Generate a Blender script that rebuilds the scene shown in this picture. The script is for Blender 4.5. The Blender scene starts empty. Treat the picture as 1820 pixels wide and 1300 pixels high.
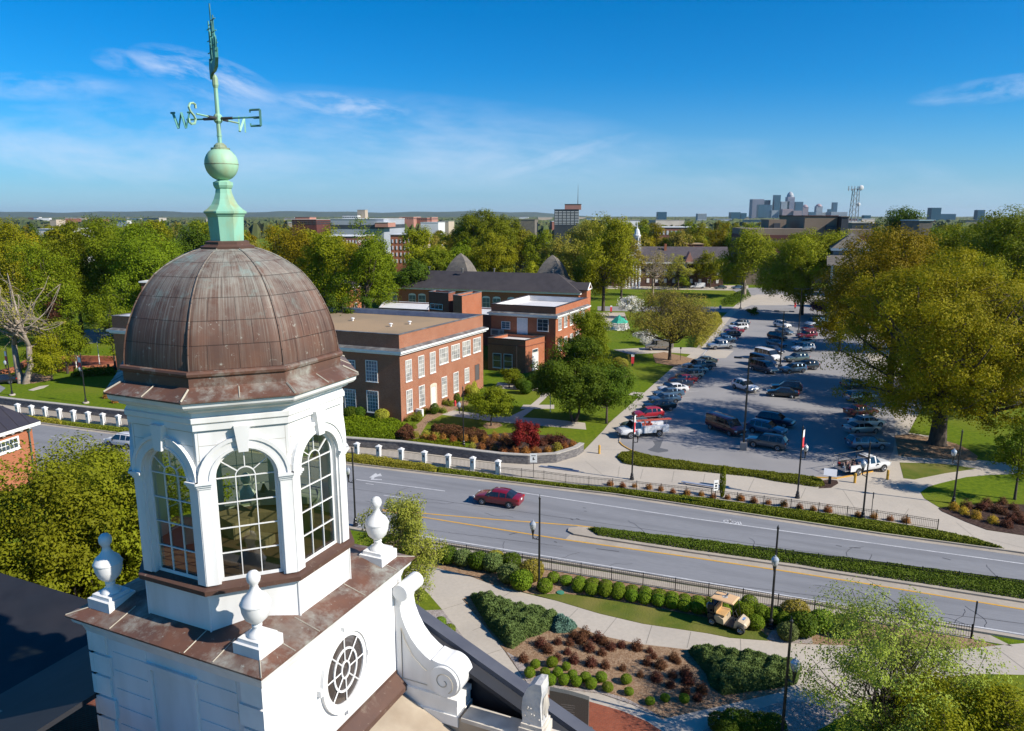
import bpy, math, random
import numpy as np
from mathutils import Vector, Matrix
from mathutils.geometry import tessellate_polygon
S = bpy.context.scene
R = math.radians
# ---------------- camera -------------------------------------------------
CAMZ = 27.0
F_PX, HOR = 1300.0, 384.0            # focal length and horizon row of the 1820 px wide photograph
PITCH = math.atan((650 - HOR) / F_PX)
cam = bpy.data.objects.new('camera', bpy.data.cameras.new('camera'))
S.collection.objects.link(cam); S.camera = cam
cam.location = (0, 0, CAMZ); cam.rotation_euler = (math.pi / 2 - PITCH, 0, 0)
cam.data.sensor_width = 36; cam.data.lens = 36 * F_PX / 1820
cam.data.clip_start = 0.5; cam.data.clip_end = 60000
# ---------------- light --------------------------------------------------
SUN_EL, SUN_AZ = 35.5, -22.5          # azimuth of the direction TOWARDS the sun, from +X, anticlockwise
sd = Vector((math.cos(R(SUN_EL)) * math.cos(R(SUN_AZ)), math.cos(R(SUN_EL)) * math.sin(R(SUN_AZ)), math.sin(R(SUN_EL))))
sun = bpy.data.objects.new('sun', bpy.data.lights.new('sun', 'SUN'))
S.collection.objects.link(sun)
sun.data.energy = 5.0; sun.data.angle = R(0.5); sun.data.color = (1.0, .93, .82)
sun.rotation_euler = (-sd).to_track_quat('-Z', 'Y').to_euler()
W = bpy.data.worlds.new('World'); S.world = W; W.use_nodes = True
nt = W.node_tree; nt.nodes.clear()
def N(tree, t, **kw):
    n = tree.nodes.new(t)
    for k, v in kw.items():
        if k.startswith('i_'):
            n.inputs[k[2:].replace('_', ' ')].default_value = v
        else: setattr(n, k, v)
    return n
sky = N(nt, 'ShaderNodeTexSky', sky_type='NISHITA', sun_disc=False)
sky.sun_elevation = R(SUN_EL); sky.sun_rotation = R(90 - SUN_AZ)
sky.altitude = 150; sky.air_density = 1.0; sky.dust_density = 0.2; sky.ozone_density = 2.5
hs = N(nt, 'ShaderNodeHueSaturation'); hs.inputs['Saturation'].default_value = 1.12; hs.inputs['Value'].default_value = 1.0
tn = N(nt, 'ShaderNodeMix', data_type='RGBA', blend_type='MULTIPLY'); tn.inputs['Factor'].default_value = 1; tn.inputs['B'].default_value = (.40, .93, 1.42, 1)
nt.links.new(sky.outputs[0], tn.inputs['A']); nt.links.new(tn.outputs['Result'], hs.inputs['Color'])
# thin cirrus, laid out by direction in the sky
geo = N(nt, 'ShaderNodeTexCoord')
sep = N(nt, 'ShaderNodeSeparateXYZ'); nt.links.new(geo.outputs['Generated'], sep.inputs[0])
def M_(op, a, b=None, tree=None, clamp=False):
    tree = tree or nt
    n = tree.nodes.new('ShaderNodeMath'); n.operation = op; n.use_clamp = clamp
    for i, v in enumerate((a, b)):
        if v is None: continue
        if isinstance(v, (int, float)): n.inputs[i].default_value = v
        else: tree.links.new(v, n.inputs[i])
    return n.outputs[0]
az = M_('DIVIDE', sep.outputs[0], M_('MAXIMUM', sep.outputs[1], .05))      # tan azimuth
el = M_('DIVIDE', sep.outputs[2], M_('MAXIMUM', sep.outputs[1], .05))      # tan elevation
def cirrus(cx, cy, sx, sy, slope, sc, amt, seed, lo=.45):
    du = M_('SUBTRACT', az, cx); dv = M_('SUBTRACT', M_('SUBTRACT', el, cy), M_('MULTIPLY', du, slope))
    a = M_('POWER', M_('DIVIDE', du, sx), 2.0); b = M_('POWER', M_('DIVIDE', dv, sy), 2.0)
    m = M_('SUBTRACT', 1.0, M_('ADD', a, b), clamp=True)
    co = N(nt, 'ShaderNodeCombineXYZ')
    nt.links.new(M_('MULTIPLY', du, sc), co.inputs[0]); nt.links.new(M_('MULTIPLY', dv, sc * 3.2), co.inputs[1]); co.inputs[2].default_value = seed
    no = N(nt, 'ShaderNodeTexNoise'); no.inputs['Scale'].default_value = 1; no.inputs['Detail'].default_value = 7; no.inputs['Roughness'].default_value = .62
    no.inputs['Distortion'].default_value = .25
    nt.links.new(co.outputs[0], no.inputs['Vector'])
    v = M_('MULTIPLY', M_('SUBTRACT', no.outputs['Fac'], lo), 3.2, clamp=True)
    return M_('MULTIPLY', M_('MULTIPLY', v, M_('POWER', m, .8)), amt)
PX = lambda x: (x - 910) / 1300 * 0.98
PY = lambda y: (384 - y) / 1300 * 1.02
cl = [cirrus(PX(385), PY(158), .10, .030, -.28, 11, .8, 1.3, .38),
      cirrus(PX(625), PY(205), .09, .016, -.12, 13, .8, 4.1, .40),
      cirrus(PX(100), PY(175), .12, .020, .0, 9, .4, 2.2, .42),
      cirrus(PX(255), PY(140), .05, .018, -.2, 14, .4, 7.7, .42),
      cirrus(PX(1760), PY(178), .13, .018, .12, 10, .5, 9.2, .40),
      cirrus(PX(1000), PY(285), .10, .010, .3, 12, .35, 3.3, .40),
      cirrus(PX(500), PY(255), .55, .07, -.04, 5, .42, 5.5, .40),
      cirrus(PX(60), PY(280), .40, .05, -.1, 6, .35, 8.5, .40),
      cirrus(PX(1250), PY(310), .6, .045, -.03, 5, .25, 6.1, .42)]
tot = cl[0]
for c_ in cl[1:]: tot = M_('ADD', tot, c_)
tot = M_('MINIMUM', tot, .85)
mx = N(nt, 'ShaderNodeMix', data_type='RGBA'); nt.links.new(tot, mx.inputs['Factor'])
hzf = M_('MULTIPLY', M_('POWER', M_('SUBTRACT', 1.0, M_('DIVIDE', M_('MAXIMUM', el, 0.0), .185), clamp=True), 1.9), .82)     # pale band of haze low in the sky
hzm = N(nt, 'ShaderNodeMix', data_type='RGBA'); nt.links.new(hzf, hzm.inputs['Factor']); nt.links.new(hs.outputs[0], hzm.inputs['A']); hzm.inputs['B'].default_value = (4.2, 5.9, 7.9, 1)
nt.links.new(hzm.outputs['Result'], mx.inputs['A']); mx.inputs['B'].default_value = (8, 9, 11, 1)
bg = N(nt, 'ShaderNodeBackground'); bg.inputs['Strength'].default_value = 0.066
nt.links.new(mx.outputs['Result'], bg.inputs['Color'])
wo = N(nt, 'ShaderNodeOutputWorld'); nt.links.new(bg.outputs[0], wo.inputs['Surface'])
S.view_settings.view_transform = 'Standard'; S.view_settings.look = 'None'
S.view_settings.exposure = 0.52; S.view_settings.gamma = 1
S.render.engine = 'CYCLES'
S.cycles.max_bounces = 6; S.cycles.transparent_max_bounces = 12
# ---------------- pixel <-> place helpers ---------------------------------
_c, _s = math.cos(PITCH), math.sin(PITCH)
def ray(px, py):
    y = py - 650
    return Vector((px - 910, F_PX * _c - y * _s, -(F_PX * _s + y * _c)))
def G(px, py, z=0.0):
    d = ray(px, py); t = (CAMZ - z) / -d.z
    return Vector((d.x * t, d.y * t, z))
def AT(px, py, Y):                     # the point of that sight line at distance Y
    d = ray(px, py); t = Y / d.y
    return Vector((d.x * t, Y, CAMZ + d.z * t))
def ZAT(py, P): return AT(910, py, P.y).z
def HEAD(a, b):                        # world heading of a line drawn on the ground
    v = G(*b) - G(*a); return math.atan2(v.y, v.x)
# ---------------- object helpers ------------------------------------------
COL = S.collection
def tag(o, label=None, cat=None, group=None, kind=None):
    if label: o['label'] = label
    if cat: o['category'] = cat
    if group: o['group'] = group
    if kind: o['kind'] = kind
    return o
def thing(name, label, cat, loc=(0, 0, 0), rz=0.0, group=None):
    o = bpy.data.objects.new(name, None); COL.objects.link(o); KIDS[o.name] = []
    o.location = loc; o.rotation_euler = (0, 0, rz); o.empty_display_size = .3
    return tag(o, label, cat, group)
KIDS = {}
def discard(o):
    for k in KIDS.pop(o.name, []): discard(k)
    bpy.data.objects.remove(o)
def dup(o, loc, rz=None, scale=None, label=None, group=None, swap=None):
    """copy a thing with its parts and sub-parts; swap = {old material: new material}"""
    def cp(a, par):
        b = a.copy(); COL.objects.link(b); b.parent = par
        if swap and a.type == 'MESH':
            for i, sl in enumerate(a.material_slots):
                m = sl.material
                if m in swap: b.material_slots[i].link = 'OBJECT'; b.material_slots[i].material = swap[m]
        KIDS[b.name] = []
        for k in KIDS.get(a.name, []): KIDS[b.name].append(cp(k, b))
        return b
    r = cp(o, None); r.location = loc
    if rz is not None: r.rotation_euler = (0, 0, rz)
    if scale is not None: r.scale = scale if hasattr(scale, '__len__') else (scale,) * 3
    if label: r['label'] = label
    if group: r['group'] = group
    return r
class MB:
    """collects shapes (in the parent's space) and links them as one mesh object"""
    def __init__(s): s.v = []; s.f = []; s.m = []; s.mi = 0
    def add(s, vs, fs, T=None):
        n = len(s.v)
        s.v += [tuple(T @ Vector(p)) if T is not None else tuple(p) for p in vs]
        s.f += [tuple(i + n for i in f) for f in fs]; s.m += [s.mi] * len(fs); return s
    def box(s, c, d, rz=0.0, T=None):
        x, y, z = d[0] / 2, d[1] / 2, d[2] / 2; ca, sa = math.cos(rz), math.sin(rz)
        vs = [(c[0] + a * ca - b * sa, c[1] + a * sa + b * ca, c[2] + e) for a in (-x, x) for b in (-y, y) for e in (-z, z)]
        return s.add(vs, [(0, 1, 3, 2), (4, 6, 7, 5), (0, 4, 5, 1), (2, 3, 7, 6), (0, 2, 6, 4), (1, 5, 7, 3)], T)
    def prism(s, poly, z0, z1, top=True, bottom=False):
        n = len(poly); a = sum(poly[i][0] * poly[(i + 1) % n][1] - poly[(i + 1) % n][0] * poly[i][1] for i in range(n))
        if a < 0: poly = poly[::-1]
        fz = z0 if callable(z0) else (lambda p: z0); gz = z1 if callable(z1) else (lambda p: z1)
        vs = [(p[0], p[1], fz(p)) for p in poly] + [(p[0], p[1], gz(p)) for p in poly]
        fs = [(i, (i + 1) % n, n + (i + 1) % n, n + i) for i in range(n)]
        tr = tessellate_polygon([[Vector((p[0], p[1], 0)) for p in poly]])
        for t in tr:
            q = [poly[i] for i in t]
            ar = (q[1][0] - q[0][0]) * (q[2][1] - q[0][1]) - (q[2][0] - q[0][0]) * (q[1][1] - q[0][1])
            if ar < 0: t = t[::-1]
            if top: fs.append(tuple(i + n for i in t))
            if bottom: fs.append(tuple(t[::-1]))
        return s.add(vs, fs)
    def tube(s, pts, r, n=6, cap=True):
        pts = [Vector(p) for p in pts]; rs = r if hasattr(r, '__len__') else [r] * len(pts)
        vs = []; up = Vector((0, 0, 1)); prev = None
        for i, p in enumerate(pts):
            d = (pts[min(i + 1, len(pts) - 1)] - pts[max(i - 1, 0)])
            d = d.normalized() if d.length > 1e-9 else up
            if prev is None:
                a = d.cross(up)
                if a.length < .05: a = d.cross(Vector((1, 0, 0)))
            else: a = prev - d * prev.dot(d)
            a.normalize(); prev = a; b = d.cross(a)
            for k in range(n):
                t = 2 * math.pi * k / n; vs.append(p + (a * math.cos(t) + b * math.sin(t)) * rs[i])
        fs = [(i * n + k, i * n + (k + 1) % n, (i + 1) * n + (k + 1) % n, (i + 1) * n + k) for i in range(len(pts) - 1) for k in range(n)]
        if cap: fs += [tuple(range(n))[::-1], tuple((len(pts) - 1) * n + k for k in range(n))]
        return s.add(vs, fs)
    def lathe(s, prof, n=16, c=(0, 0, 0), rot=0.0, cap=True):
        """prof = [(radius, z)...] bottom to top"""
        vs = [(c[0] + r * math.cos(rot + 2 * math.pi * k / n), c[1] + r * math.sin(rot + 2 * math.pi * k / n), c[2] + z) for r, z in prof for k in range(n)]
        m = len(prof)
        fs = [(i * n + k, i * n + (k + 1) % n, (i + 1) * n + (k + 1) % n, (i + 1) * n + k) for i in range(m - 1) for k in range(n)]
        if cap: fs += [tuple(range(n))[::-1], tuple((m - 1) * n + k for k in range(n))]
        return s.add(vs, fs)
    def sphere(s, c, r, n=10, m=7):
        r = r if hasattr(r, '__len__') else (r, r, r)
        pr = [(math.sin(math.pi * i / m), -math.cos(math.pi * i / m)) for i in range(m + 1)]
        vs = [(c[0] + r[0] * q * math.cos(2 * math.pi * k / n), c[1] + r[1] * q * math.sin(2 * math.pi * k / n), c[2] + r[2] * z) for q, z in pr for k in range(n)]
        fs = [(i * n + k, i * n + (k + 1) % n, (i + 1) * n + (k + 1) % n, (i + 1) * n + k) for i in range(m) for k in range(n)]
        return s.add(vs, fs)
    def extr(s, poly, O, U, V, t):
        """a closed outline in the plane O + a*U + b*V given the thickness vector t"""
        n = len(poly); O, U, V, t = Vector(O), Vector(U), Vector(V), Vector(t)
        P = [O + U * a + V * b for a, b in poly]; vs = P + [p + t for p in P]
        tr = tessellate_polygon([[Vector((a, b, 0)) for a, b in poly]])
        fs = [(i, (i + 1) % n, n + (i + 1) % n, n + i) for i in range(n)]
        fs += [tuple(q) for q in tr] + [tuple(i + n for i in q[::-1]) for q in tr]
        return s.add(vs, fs)
    def build(s, name, mats, parent=None, smooth=False, loc=None, angle=None, world=False):
        if world and parent is not None:
            L = parent.location; rz = parent.rotation_euler[2]; ca, sa = math.cos(-rz), math.sin(-rz)
            s.v = [((x - L.x) * ca - (y - L.y) * sa, (x - L.x) * sa + (y - L.y) * ca, z - L.z) for x, y, z in s.v]
        elif loc is not None and parent is None:
            s.v = [(x - loc[0], y - loc[1], z - loc[2]) for x, y, z in s.v]
        me = bpy.data.meshes.new(name); me.from_pydata(s.v, [], s.f); me.update()
        for m in (mats if isinstance(mats, (list, tuple)) else [mats]): me.materials.append(m)
        if any(s.m): me.polygons.foreach_set('material_index', s.m)
        nl = len(me.loops); co = np.empty(len(me.vertices) * 3); me.vertices.foreach_get('co', co); co = co.reshape(-1, 3)
        vi = np.empty(nl, dtype=np.int32); me.loops.foreach_get('vertex_index', vi)
        no = np.empty(len(me.polygons) * 3); me.polygons.foreach_get('normal', no); no = no.reshape(-1, 3)
        lt = np.empty(len(me.polygons), dtype=np.int32); me.polygons.foreach_get('loop_total', lt)
        ln = np.repeat(no, lt, axis=0); p = co[vi]
        up = np.abs(ln[:, 2]) > .75
        h = np.maximum(np.hypot(ln[:, 0], ln[:, 1]), 1e-6)
        u = np.where(up, p[:, 0], (-ln[:, 1] * p[:, 0] + ln[:, 0] * p[:, 1]) / h); v = np.where(up, p[:, 1], p[:, 2])
        uv = me.uv_layers.new(name='UVMap'); uv.data.foreach_set('uv', np.stack([u, v], 1).ravel())
        if smooth: me.polygons.foreach_set('use_smooth', [True] * len(me.polygons))
        o = bpy.data.objects.new(name, me); COL.objects.link(o); KIDS[o.name] = []
        if parent is not None: o.parent = parent; KIDS.setdefault(parent.name, []).append(o)
        elif loc is not None: o.location = loc
        if smooth and angle:
            try:
                md = o.modifiers.new('edges', 'EDGE_SPLIT'); md.split_angle = R(angle)
            except Exception: pass
        return o
def struct(name, mb, m, **k): return tag(mb.build(name, m, **k), kind='structure')
# ---------------- materials -------------------------------------------------
MATS = {}
def lk(t, a, b): t.links.new(a, b)
def mat(name, c1, c2=None, scale=3.0, rough=.8, bump=0.0, bscale=None, metal=0.0, spec=.5, c3=None, s3=.3, a3=.6, coord='Object', detail=4, coat=0.0, stretch=None, rot=None):
    """two tones mixed by fine noise, a third by broad noise, optional bump"""
    m = bpy.data.materials.new(name); m.use_nodes = True; t = m.node_tree; b = t.nodes['Principled BSDF']
    b.inputs['Roughness'].default_value = rough; b.inputs['Metallic'].default_value = metal
    b.inputs['Specular IOR Level'].default_value = spec
    if coat: b.inputs['Coat Weight'].default_value = coat; b.inputs['Coat Roughness'].default_value = .05
    tc = N(t, 'ShaderNodeTexCoord'); vec = tc.outputs[coord]
    if stretch:
        mp = N(t, 'ShaderNodeMapping'); mp.inputs['Scale'].default_value = stretch if rot is None else tuple(1 / q for q in stretch)
        if rot is not None: mp.vector_type = 'TEXTURE'; mp.inputs['Rotation'].default_value = (0, 0, R(rot))
        lk(t, vec, mp.inputs[0]); vec = mp.outputs[0]
    c2 = c2 or tuple(x * .8 for x in c1)
    n1 = N(t, 'ShaderNodeTexNoise'); n1.inputs['Scale'].default_value = scale; n1.inputs['Detail'].default_value = detail; lk(t, vec, n1.inputs['Vector'])
    r1 = N(t, 'ShaderNodeMapRange'); r1.inputs['From Min'].default_value = .35; r1.inputs['From Max'].default_value = .65; lk(t, n1.outputs['Fac'], r1.inputs[0])
    mxx = N(t, 'ShaderNodeMix', data_type='RGBA'); lk(t, r1.outputs[0], mxx.inputs['Factor'])
    mxx.inputs['A'].default_value = (*c1, 1); mxx.inputs['B'].default_value = (*c2, 1); out = mxx.outputs['Result']
    if c3:
        n3 = N(t, 'ShaderNodeTexNoise'); n3.inputs['Scale'].default_value = s3; n3.inputs['Detail'].default_value = 5; lk(t, vec, n3.inputs['Vector'])
        r3 = N(t, 'ShaderNodeMapRange'); r3.inputs['From Min'].default_value = .45; r3.inputs['From Max'].default_value = .68; r3.inputs['To Max'].default_value = a3; lk(t, n3.outputs['Fac'], r3.inputs[0])
        m3 = N(t, 'ShaderNodeMix', data_type='RGBA'); lk(t, r3.outputs[0], m3.inputs['Factor']); lk(t, out, m3.inputs['A']); m3.inputs['B'].default_value = (*c3, 1); out = m3.outputs['Result']
    lk(t, out, b.inputs['Base Color'])
    if bump:
        nb = N(t, 'ShaderNodeTexNoise'); nb.inputs['Scale'].default_value = bscale or scale * 3; nb.inputs['Detail'].default_value = 5; lk(t, vec, nb.inputs['Vector'])
        bp = N(t, 'ShaderNodeBump'); bp.inputs['Strength'].default_value = 1; bp.inputs['Distance'].default_value = bump; lk(t, nb.outputs['Fac'], bp.inputs['Height']); lk(t, bp.outputs[0], b.inputs['Normal'])
    MATS[name] = m; return m
def brickmat(name, a, b_, mortar, w=.22, h=.075, ms=.012, big=None):
    m = bpy.data.materials.new(name); m.use_nodes = True; t = m.node_tree; b = t.nodes['Principled BSDF']; b.inputs['Roughness'].default_value = .9; b.inputs['Specular IOR Level'].default_value = .2
    tc = N(t, 'ShaderNodeTexCoord'); br = N(t, 'ShaderNodeTexBrick'); lk(t, tc.outputs['UV'], br.inputs['Vector'])
    br.inputs['Color1'].default_value = (*a, 1); br.inputs['Color2'].default_value = (*b_, 1); br.inputs['Mortar'].default_value = (*mortar, 1)
    br.inputs['Scale'].default_value = 1; br.inputs['Brick Width'].default_value = w; br.inputs['Row Height'].default_value = h; br.inputs['Mortar Size'].default_value = ms; br.inputs['Mortar Smooth'].default_value = .3
    n = N(t, 'ShaderNodeTexNoise'); n.inputs['Scale'].default_value = .45; n.inputs['Detail'].default_value = 6; n.inputs['Roughness'].default_value = .7; lk(t, tc.outputs['Object'], n.inputs['Vector'])
    r = N(t, 'ShaderNodeMapRange'); r.inputs['From Min'].default_value = .4; r.inputs['From Max'].default_value = .65; r.inputs['To Max'].default_value = .38; lk(t, n.outputs['Fac'], r.inputs[0])
    x = N(t, 'ShaderNodeMix', data_type='RGBA'); lk(t, r.outputs[0], x.inputs['Factor']); lk(t, br.outputs['Color'], x.inputs['A']); x.inputs['B'].default_value = (*(big or tuple(q * .6 for q in a)), 1)
    n2 = N(t, 'ShaderNodeTexNoise'); n2.inputs['Scale'].default_value = 9; n2.inputs['Detail'].default_value = 3; lk(t, tc.outputs['Object'], n2.inputs['Vector'])
    hs_ = N(t, 'ShaderNodeHueSaturation'); rr = N(t, 'ShaderNodeMapRange'); rr.inputs['To Min'].default_value = .75; rr.inputs['To Max'].default_value = 1.25; lk(t, n2.outputs['Fac'], rr.inputs[0]); lk(t, rr.outputs[0], hs_.inputs['Value']); lk(t, x.outputs['Result'], hs_.inputs['Color'])
    lk(t, hs_.outputs[0], b.inputs['Base Color'])
    return m
def leafmat(name, a, b_, c_=None, trans=.35):
    """leaf: tone varies per clump (attribute tint), per tree and with noise; lets some light through"""
    m = bpy.data.materials.new(name); m.use_nodes = True; t = m.node_tree; t.nodes.clear()
    at = N(t, 'ShaderNodeAttribute'); at.attribute_name = 'tint'
    oi = N(t, 'ShaderNodeObjectInfo'); tc = N(t, 'ShaderNodeTexCoord')
    n = N(t, 'ShaderNodeTexNoise'); n.inputs['Scale'].default_value = .7; n.inputs['Detail'].default_value = 3; lk(t, tc.outputs['Object'], n.inputs['Vector'])
    f = M_('ADD', M_('MULTIPLY', at.outputs['Fac'], .55, t), M_('MULTIPLY', n.outputs['Fac'], .45, t), t)
    x = N(t, 'ShaderNodeMix', data_type='RGBA'); lk(t, f, x.inputs['Factor']); x.inputs['A'].default_value = (*a, 1); x.inputs['B'].default_value = (*b_, 1)
    h = N(t, 'ShaderNodeHueSaturation'); lk(t, x.outputs['Result'], h.inputs['Color'])
    lk(t, M_('ADD', .485, M_('MULTIPLY', oi.outputs['Random'], .03, t), t), h.inputs['Hue'])
    lk(t, M_('ADD', .85, M_('MULTIPLY', oi.outputs['Random'], .3, t), t), h.inputs['Value'])
    d = N(t, 'ShaderNodeBsdfPrincipled'); d.inputs['Roughness'].default_value = .65; d.inputs['Specular IOR Level'].default_value = .12; lk(t, h.outputs[0], d.inputs['Base Color'])
    tr = N(t, 'ShaderNodeBsdfTranslucent'); lk(t, h.outputs[0], tr.inputs['Color'])
    ms = N(t, 'ShaderNodeMixShader'); ms.inputs[0].default_value = trans; lk(t, d.outputs[0], ms.inputs[1]); lk(t, tr.outputs[0], ms.inputs[2])
    o = N(t, 'ShaderNodeOutputMaterial'); lk(t, ms.outputs[0], o.inputs['Surface'])
    MATS[name] = m; return m
def glassmat(name, c=(.02, .03, .04), rough=.05, spec=.9):
    m = mat(name, c, tuple(x * 1.6 for x in c), .8, rough, spec=spec); return m
white = mat('white_paint', (.75, .745, .735), (.69, .685, .675), 1.6, .5, c3=(.50, .485, .45), s3=1.5, a3=.5, stretch=(1, 1, .22), detail=8)
trimw = mat('trim_white', (.78, .77, .74), (.70, .69, .66), 2, .55)
black = mat('black_metal', (.012, .012, .014), (.02, .02, .022), 5, .4)
brickA = brickmat('red_brick', (.36, .130, .066), (.28, .097, .052), (.34, .24, .17), ms=.010)
brickB = brickmat('dark_red_brick', (.27, .075, .04), (.21, .06, .035), (.2, .13, .1))
brickO = brickmat('orange_brick', (.42, .125, .052), (.34, .10, .045), (.34, .22, .15), ms=.009)
roofdark = mat('dark_roof', (.035, .030, .034), (.048, .042, .046), .6, .8, bump=.01, bscale=6, c3=(.06, .05, .05), s3=.12, a3=.5)
roofgrey = mat('grey_shingle', (.16, .14, .12), (.10, .09, .08), 1.5, .9, bump=.02, c3=(.2, .17, .13), s3=.3)
rooftan = mat('gravel_roof', (.36, .245, .135), (.30, .205, .115), 6, .95, c3=(.22, .165, .10), s3=.10, a3=.8)
roofwhite = mat('membrane_roof', (.68, .66, .64), (.6, .58, .56), .7, .6, c3=(.45, .43, .42), s3=.15, a3=.5)
concrete = mat('concrete', (.46, .405, .335), (.42, .37, .305), 4, .85, bump=.003, bscale=30, c3=(.33, .295, .25), s3=.22, a3=.45)
concrete2 = mat('gutter_concrete', (.40, .345, .275), (.35, .30, .24), 3, .9, c3=(.28, .245, .2), s3=.4, a3=.6)
asphalt = mat('asphalt', (.225, .228, .24), (.193, .196, .208), 14, .85, bump=.004, bscale=60, c3=(.152, .155, .165), s3=.9, a3=.7, stretch=(.09, .95, 1), rot=-20.4, detail=9)
asphalt2 = mat('lot_asphalt', (.285, .275, .272), (.25, .24, .238), 15, .88, bump=.004, bscale=60, c3=(.20, .194, .197), s3=.10, a3=.75, detail=9)
grass = mat('grass', (.125, .175, .007), (.075, .125, .006), 2.2, .95, bump=.05, bscale=9, spec=.1, c3=(.16, .17, .02), s3=.07, a3=.7, detail=8)
grass2 = mat('dry_grass', (.12, .135, .022), (.075, .11, .015), 1.4, .95, bump=.04, bscale=9, spec=.1, c3=(.20, .17, .05), s3=.35, a3=.7, detail=8)
mulch = mat('mulch', (.34, .22, .13), (.17, .095, .055), 14, .95, bump=.05, bscale=26, spec=.1, c3=(.44, .32, .21), s3=5, a3=.6, detail=8)
darkmulch = mat('dark_mulch', (.075, .045, .035), (.03, .02, .018), 14, .95, bump=.05, bscale=26, spec=.1, c3=(.13, .085, .065), s3=4, a3=.6)
gravel = mat('gravel', (.38, .33, .30), (.20, .165, .15), 16, .95, bump=.05, bscale=20, spec=.2, c3=(.5, .45, .42), s3=7, a3=.6)
stone = mat('stack_stone', (.16, .15, .15), (.08, .075, .078), 3.2, .9, bump=.05, bscale=5, c3=(.25, .23, .21), s3=2.2, a3=.6, stretch=(1, 1, 3))
yellow = mat('yellow_paint', (.62, .33, .035), (.52, .28, .04), 5, .8, c3=(.36, .27, .14), s3=1.5, a3=.5)
linew = mat('line_white', (.58, .58, .58), (.46, .46, .47), 6, .8, c3=(.28, .28, .3), s3=1.2, a3=.5)
bark = mat('bark', (.085, .062, .045), (.045, .034, .026), 4, .95, bump=.03, stretch=(1, 1, .25))
palebark = mat('pale_bark', (.34, .28, .22), (.16, .125, .095), 2.5, .9, bump=.02, stretch=(1, 1, .4))
L_green = leafmat('leaf_green', (0.095, 0.135, 0.005), (0.255, 0.3, 0.01))
L_olive = leafmat('leaf_olive', (0.145, 0.155, 0.005), (0.34, 0.335, 0.01))
L_yell = leafmat('leaf_yellow_olive', (.150, .130, .004), (.37, .30, .008))
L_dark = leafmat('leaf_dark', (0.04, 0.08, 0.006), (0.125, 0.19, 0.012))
L_pale = leafmat('leaf_pale', (0.22, 0.25, 0.03), (0.42, 0.46, 0.07))
L_twig = leafmat('leaf_budding', (0.24, 0.21, 0.03), (0.42, 0.37, 0.05))
L_red = leafmat('leaf_crimson', (0.121, 0.011, 0.019), (0.324, 0.030, 0.047))
L_hedge = leafmat('leaf_hedge', (0.11, 0.14, 0.01), (0.21, 0.235, 0.018), trans=.2)
L_yhedge = leafmat('leaf_yellow_hedge', (0.230, 0.243, 0.027), (0.405, 0.351, 0.041), trans=.2)
L_med = leafmat('leaf_median', (0.06, 0.095, 0.008), (0.15, 0.19, 0.015), trans=.2)
L_deep = leafmat('leaf_deep_green', (.05, .085, .006), (.145, .21, .012))
L_near = leafmat('leaf_near_olive', (.115, .128, .006), (.275, .275, .012))
L_box = leafmat('leaf_boxwood', (0.1, 0.17, 0.008), (0.2, 0.28, 0.016), trans=.2)
L_jun = leafmat('leaf_juniper', (0.075, 0.11, 0.03), (0.17, 0.22, 0.06), trans=.15)
L_blue = leafmat('leaf_blue_juniper', (0.095, 0.189, 0.135), (0.189, 0.311, 0.230), trans=.15)
L_rust = leafmat('leaf_rusty', (0.270, 0.115, 0.027), (0.405, 0.176, 0.041), trans=.25)
L_brown = leafmat('leaf_brown', (.075, .028, .016), (.16, .062, .03), trans=.2)
L_white = leafmat('blossom_white', (.6, .58, .52), (.8, .78, .72), trans=.3)
L_purple = leafmat('blossom_purple', (.16, .05, .11), (.26, .09, .17), trans=.3)
L_gold = leafmat('leaf_gold', (.38, .25, .02), (.5, .34, .03), trans=.25)
# ---------------- foliage builders -----------------------------------------
def leafmesh(name, P, Nn, size, tint, rng, aspect=.62):
    """one small bent-card leaf (a quad) per point"""
    n = len(P)
    Nn = Nn / np.maximum(np.linalg.norm(Nn, axis=1, keepdims=True), 1e-6)
    a = rng.normal(size=(n, 3)); a -= Nn * (a * Nn).sum(1, keepdims=True); a /= np.maximum(np.linalg.norm(a, axis=1, keepdims=True), 1e-6)
    b = np.cross(Nn, a); s = size[:, None] if hasattr(size, '__len__') else size
    a = a * s; b = b * s * aspect
    V = np.empty((n, 4, 3), dtype=np.float32); V[:, 0] = P - a; V[:, 1] = P - b * .9; V[:, 2] = P + a; V[:, 3] = P + b * .9
    me = bpy.data.meshes.new(name); me.vertices.add(4 * n); me.loops.add(4 * n); me.polygons.add(n)
    me.vertices.foreach_set('co', V.ravel()); me.loops.foreach_set('vertex_index', np.arange(4 * n, dtype=np.int32))
    me.polygons.foreach_set('loop_start', np.arange(0, 4 * n, 4, dtype=np.int32))
    try: me.polygons.foreach_set('loop_total', np.full(n, 4, dtype=np.int32))
    except Exception: pass
    me.update(calc_edges=True)
    at = me.attributes.new('tint', 'FLOAT', 'POINT'); at.data.foreach_set('value', np.repeat(tint, 4).astype(np.float32))
    return me
def unit(rng, n):
    v = rng.normal(size=(n, 3)); return v / np.linalg.norm(v, axis=1, keepdims=True)
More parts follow.
